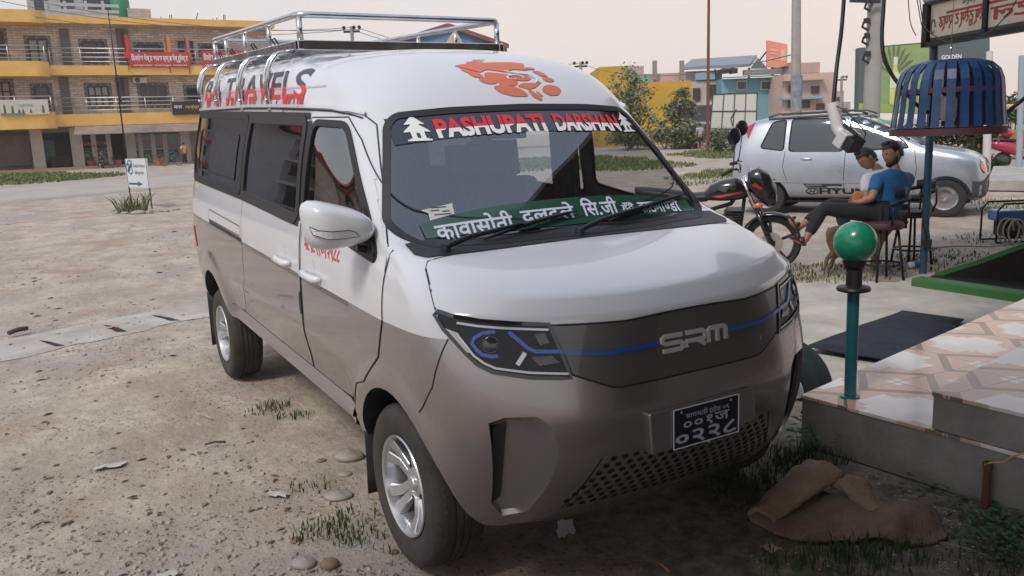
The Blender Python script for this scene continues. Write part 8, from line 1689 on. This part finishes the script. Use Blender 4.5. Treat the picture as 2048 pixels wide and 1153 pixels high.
cross_pole(712, 56, 180, 60, 32, 'electric pole with three insulators seen above the van roof'); cross_pole(1164, 126, 240, 70, 26, 'distant electric pole top just above the van brow'); cross_pole(1681, 154, 240, 85, 20, 'slim electric pole far down the street'); cross_pole(1628, 128, 240, 75, 8, 'bare far pole beside the pink house')
def wire(p, q, sag, r, lab, grp):
    mb = MB(); mb.tube([Vector(p).lerp(Vector(q), t)-Vector((0, 0, sag*4*t*(1-t))) for t in np.linspace(0, 1, 15)], r, 5); o = mb.build('overhead_wire', M['thin'], None, True); tag(o, lab, 'wire', grp)
for k, (a, b, l) in enumerate((((-40, 14, 52), (700, 60, 60), 'lowest overhead wire from the hotel roof to the pole above the van'), ((-40, -6, 52), (712, 55, 60), 'middle overhead wire from the hotel roof to the pole above the van'), ((-40, -22, 52), (726, 59, 60), 'top overhead wire from the hotel roof to the pole above the van'), ((704, 60, 60), (1155, 128, 70), 'lower overhead wire between the two poles above the van'), ((722, 58, 60), (1174, 127, 70), 'upper overhead wire between the two poles above the van'), ((1164, 128, 70), (1592, 108, 32), 'overhead wire crossing above the yellow building to the concrete pole'), ((1250, 142, 66), (1330, 270, 40), 'guy wire slanting down before the yellow building'))):
    wire(D(*a), D(*b), .9 if k < 6 else .1, .022, l, 'overhead wires')
# gable-roofed hall with blue pediment behind the rack
TM = thing('gabled_hall', 'blue gabled hall with red trim rising behind the roof rack', 'building', D(900, 200, 75)); q = TM.location; pk = D(897, 52, 75); lf, rt = D(770, 92, 75), D(1014, 92, 75)
mb = MB(); mb.prism([lf-q, rt-q, pk-q], FWD*8); mb.build('gable', colour('gable_blue', (.10, .20, .36)), TM); mb = MB(); mb.bar(lf-q-FWD*.3, pk-q-FWD*.3, .5, .35); mb.bar(pk-q-FWD*.3, rt-q-FWD*.3, .5, .35); mb.bar(D(760, 93, 75)-q-FWD*.3, D(1018, 93, 75)-q-FWD*.3, .5, .3); mb.build('roof_trim', colour('trim_maroon', (.22, .08, .07)), TM)
mb = MB(); mb.prism([D(890, 90, 75)-q-FWD*.25, D(928, 90, 75)-q-FWD*.25, D(910, 60, 75)-q-FWD*.25], FWD*-.15); mb.build('emblem_panel', colour('panel_cream', (.50, .42, .30)), TM); mb = MB(); c = D(911, 78, 75)-q-FWD*.45; mb.sphere(c, .25, 10, (1, 1, 1.3)); mb.sphere(c-Vector((0, 0, .45)), .42, 10, (1, 1, .6)); mb.build('seated_figure', colour('figure_gold', (.42, .30, .10)), TM, True)
mb = MB(); mb.prism([D(775, 96, 76)-q, D(1010, 96, 76)-q, D(1010, 345, 76)-q, D(775, 352, 76)-q], FWD*7); mb.build('wall', colour('hall_wall', (.35, .38, .42)), TM)
# trees
M['bark'] = mat('bark', (.09, .065, .045), .9, var=.3, vs=8, bump=.4, bs=30)
def tree(name, label, base, crowns, n, leaf, cols, trunk_r=.14, group=None, sparse=0, seed=1):
    """crowns: (dx right, dy depth, z, rx, rz) ellipsoids, dx measured across the view"""
    rg = random.Random(seed); t = thing(name, label, 'tree', base, 0, group); mb = MB(); V_ = Vector
    lm = mat('foliage', cols[0], .65, col2=cols[1], vs=1.1, spec=.25, detail=3)
    tot = sum(c[3]**2*c[4] for c in crowns)
    for dx, dy, z, rx, rz in crowns:
        c = RGT*dx+FWD*dy+V_((0, 0, z)); k = int(n*rx*rx*rz/tot)
        hubs = [V_((rg.gauss(0, 1), rg.gauss(0, 1), rg.gauss(0, 1))).normalized()*(.45+.55*rg.random()**.5) for _ in range(max(5, k//28))]
        for _ in range(k):
            h = rg.choice(hubs); v = h+V_((rg.gauss(0, .17), rg.gauss(0, .17), rg.gauss(0, .15))); p = c+V_((v.x*rx, v.y*rx, v.z*rz)); d = V_((rg.gauss(0, 1), rg.gauss(0, 1), rg.gauss(-.25, .6))).normalized(); s = d.cross(V_((rg.gauss(0, .4), rg.gauss(0, .4), 1))).normalized(); L_ = leaf*rg.uniform(.6, 1.4)
            mb.add([p, p+d*L_*.5+s*L_*.32, p+d*L_, p+d*L_*.5-s*L_*.32], [(0, 1, 2, 3)])
    mb.build('crown', lm, t, fix=False); mb = MB(); top = crowns[-1]
    cx = RGT*crowns[0][0]; mb.tube([V_((0, 0, -.1)), V_((.05, .02, crowns[0][2]*.5)), cx*.5+V_((0, 0, crowns[0][2]))], [trunk_r, trunk_r*.75, trunk_r*.4], 8)
    for dx, dy, z, rx, rz in crowns: c = RGT*dx+FWD*dy+V_((0, 0, z)); mb.tube([V_((.03, .01, crowns[0][2]*.45)), c*.6+V_((0, 0, crowns[0][2]*.15)), c+V_((0, 0, rz*.4))], [trunk_r*.55, trunk_r*.35, trunk_r*.12], 6)
    mb.build('trunk', M['bark'], t, True); return t
gA, gB_ = (.055, .085, .028), (.12, .155, .055)
def tb(px, dep): p = D(px, 280, dep); return (p.x, p.y, 0)
k60 = 60/FPX
tree('roadside_tree', 'tall thin leaved tree before the left end of the yellow building', tb(1262, 58), [(-.2, 0, 4.2, 1.3, 1.5), (.5, .3, 3.3, 1.3, 1.0), (-.4, .2, 2.6, 1.3, 1.1), (.6, 0, 1.7, 1.3, .9), (-.2, 0, .9, 1.6, .7)], 4200, .24, ((.15, .185, .09), (.28, .30, .16)), .10, 'trees before the yellow building', seed=3)
tree('roadside_tree', 'leaning leafy tree between the yellow wall and the hoarding', tb(1350, 56), [(.3, 0, 3.2, .75, .75), (.0, .1, 2.5, .75, .6), (.75, 0, 2.6, .7, .5), (-.9, 0, 1.6, .45, .5), (.5, 0, 1.4, .8, .7), (.7, 0, .6, 1.1, .7)], 4600, .22, ((.12, .16, .075), (.24, .27, .13)), .08, 'trees before the yellow building', seed=4)
def bush(label, px, py, dep, w, h, n, leaf, cols=(gA, gB_), seed=1, name='bush'):
    p = D(px, py, dep); s = dep/FPX; rx, rz = w*s/2, h*s/2; t = thing(name, label, 'bush', (p.x, p.y, 0)); rg = random.Random(seed); mb = MB(); z0 = max(0, p.z)
    for _ in range(n):
        u = Vector((rg.gauss(0, .42), rg.gauss(0, .42), rg.gauss(0, .42))); q = Vector((0, 0, z0+rz))+RGT*u.x*rx+FWD*u.y*rx*.5+Vector((0, 0, u.z*rz)); q.z = max(.02, q.z); d = Vector((rg.gauss(0, 1), rg.gauss(0, 1), rg.gauss(.2, .6))).normalized(); s_ = d.cross(Vector((rg.gauss(0, .4), rg.gauss(0, .4), 1))).normalized(); L_ = leaf*rg.uniform(.6, 1.4); mb.add([q, q+d*L_*.5+s_*L_*.32, q+d*L_, q+d*L_*.5-s_*L_*.32], [(0, 1, 2, 3)])
    mb.build('leaves', mat('foliage', cols[0], .65, col2=cols[1], vs=1.3, spec=.25), t, fix=False); st = MB()
    for k in range(5): a = k*1.26; st.tube([(0, 0, 0), RGT*rx*.5*math.cos(a)+FWD*rx*.2*math.sin(a)+Vector((0, 0, z0+rz*1.1))], [.04, .012], 5)
    st.build('stem', M['bark'], t); return t
for k, (x, y, w, h, lab) in enumerate(((1330, 288, 80, 34, 'grey green bush at the foot of the yellow wall'), (1385, 287, 70, 40, 'dense bush left of the truck wheels'), (1440, 284, 90, 26, 'low dusty bush under the white hoarding'), (1255, 290, 60, 30, 'bush at the foot of the tall thin tree'))): bush(lab, x, y, 55, w, h, 1500, .20, ((.15, .17, .095), (.25, .265, .16)), k+20)
bush('spiky green plant on the grass mound beside the rusty pole', 1437, 310, 44, 46, 34, 260, .20, seed=31); bush('small spiky plant right of the grass mound', 1468, 308, 44, 24, 22, 120, .16, seed=32)
for k, (x, y, w, h, d_, lab, c) in enumerate(((1800, 312, 150, 62, 24, 'dark green hedge behind the silver car windscreen', ((.022, .042, .016), (.06, .085, .03))), (1900, 315, 150, 80, 23, 'hedge with yellowing leaves behind the silver car bonnet', ((.035, .05, .018), (.12, .11, .04))), (1960, 300, 70, 60, 26, 'dark bush around the white post', ((.022, .04, .016), (.055, .08, .03))), (2030, 250, 90, 60, 34, 'light green tree top at the right edge', (gA, (.12, .19, .06))), (1975, 350, 60, 30, 22, 'low bush left of the scooter wheel', ((.03, .055, .02), (.08, .11, .04))))): bush(lab, x, y, d_, w, h, 1100, .13*d_/24, c, 40+k, 'hedge')
# ================= HAZE =================
mb = MB(); mb.box((-425, -424, -3), (425, 424, 24)); hzb = mb.build('haze', None, None); hm_ = bpy.data.materials.new('haze_air'); hm_.use_nodes = True; t = hm_.node_tree; t.nodes.remove(t.nodes['Principled BSDF']); pv_ = t.nodes.new('ShaderNodeVolumePrincipled'); pv_.inputs['Color'].default_value = (.95, .93, .92, 1); pv_.inputs['Density'].default_value = .0008; t.links.new(pv_.outputs[0], t.nodes['Material Output'].inputs['Volume'])
hzb.data.materials.clear(); hzb.data.materials.append(hm_); tag(hzb, 'thin warm haze over the street', 'haze', kind='stuff')
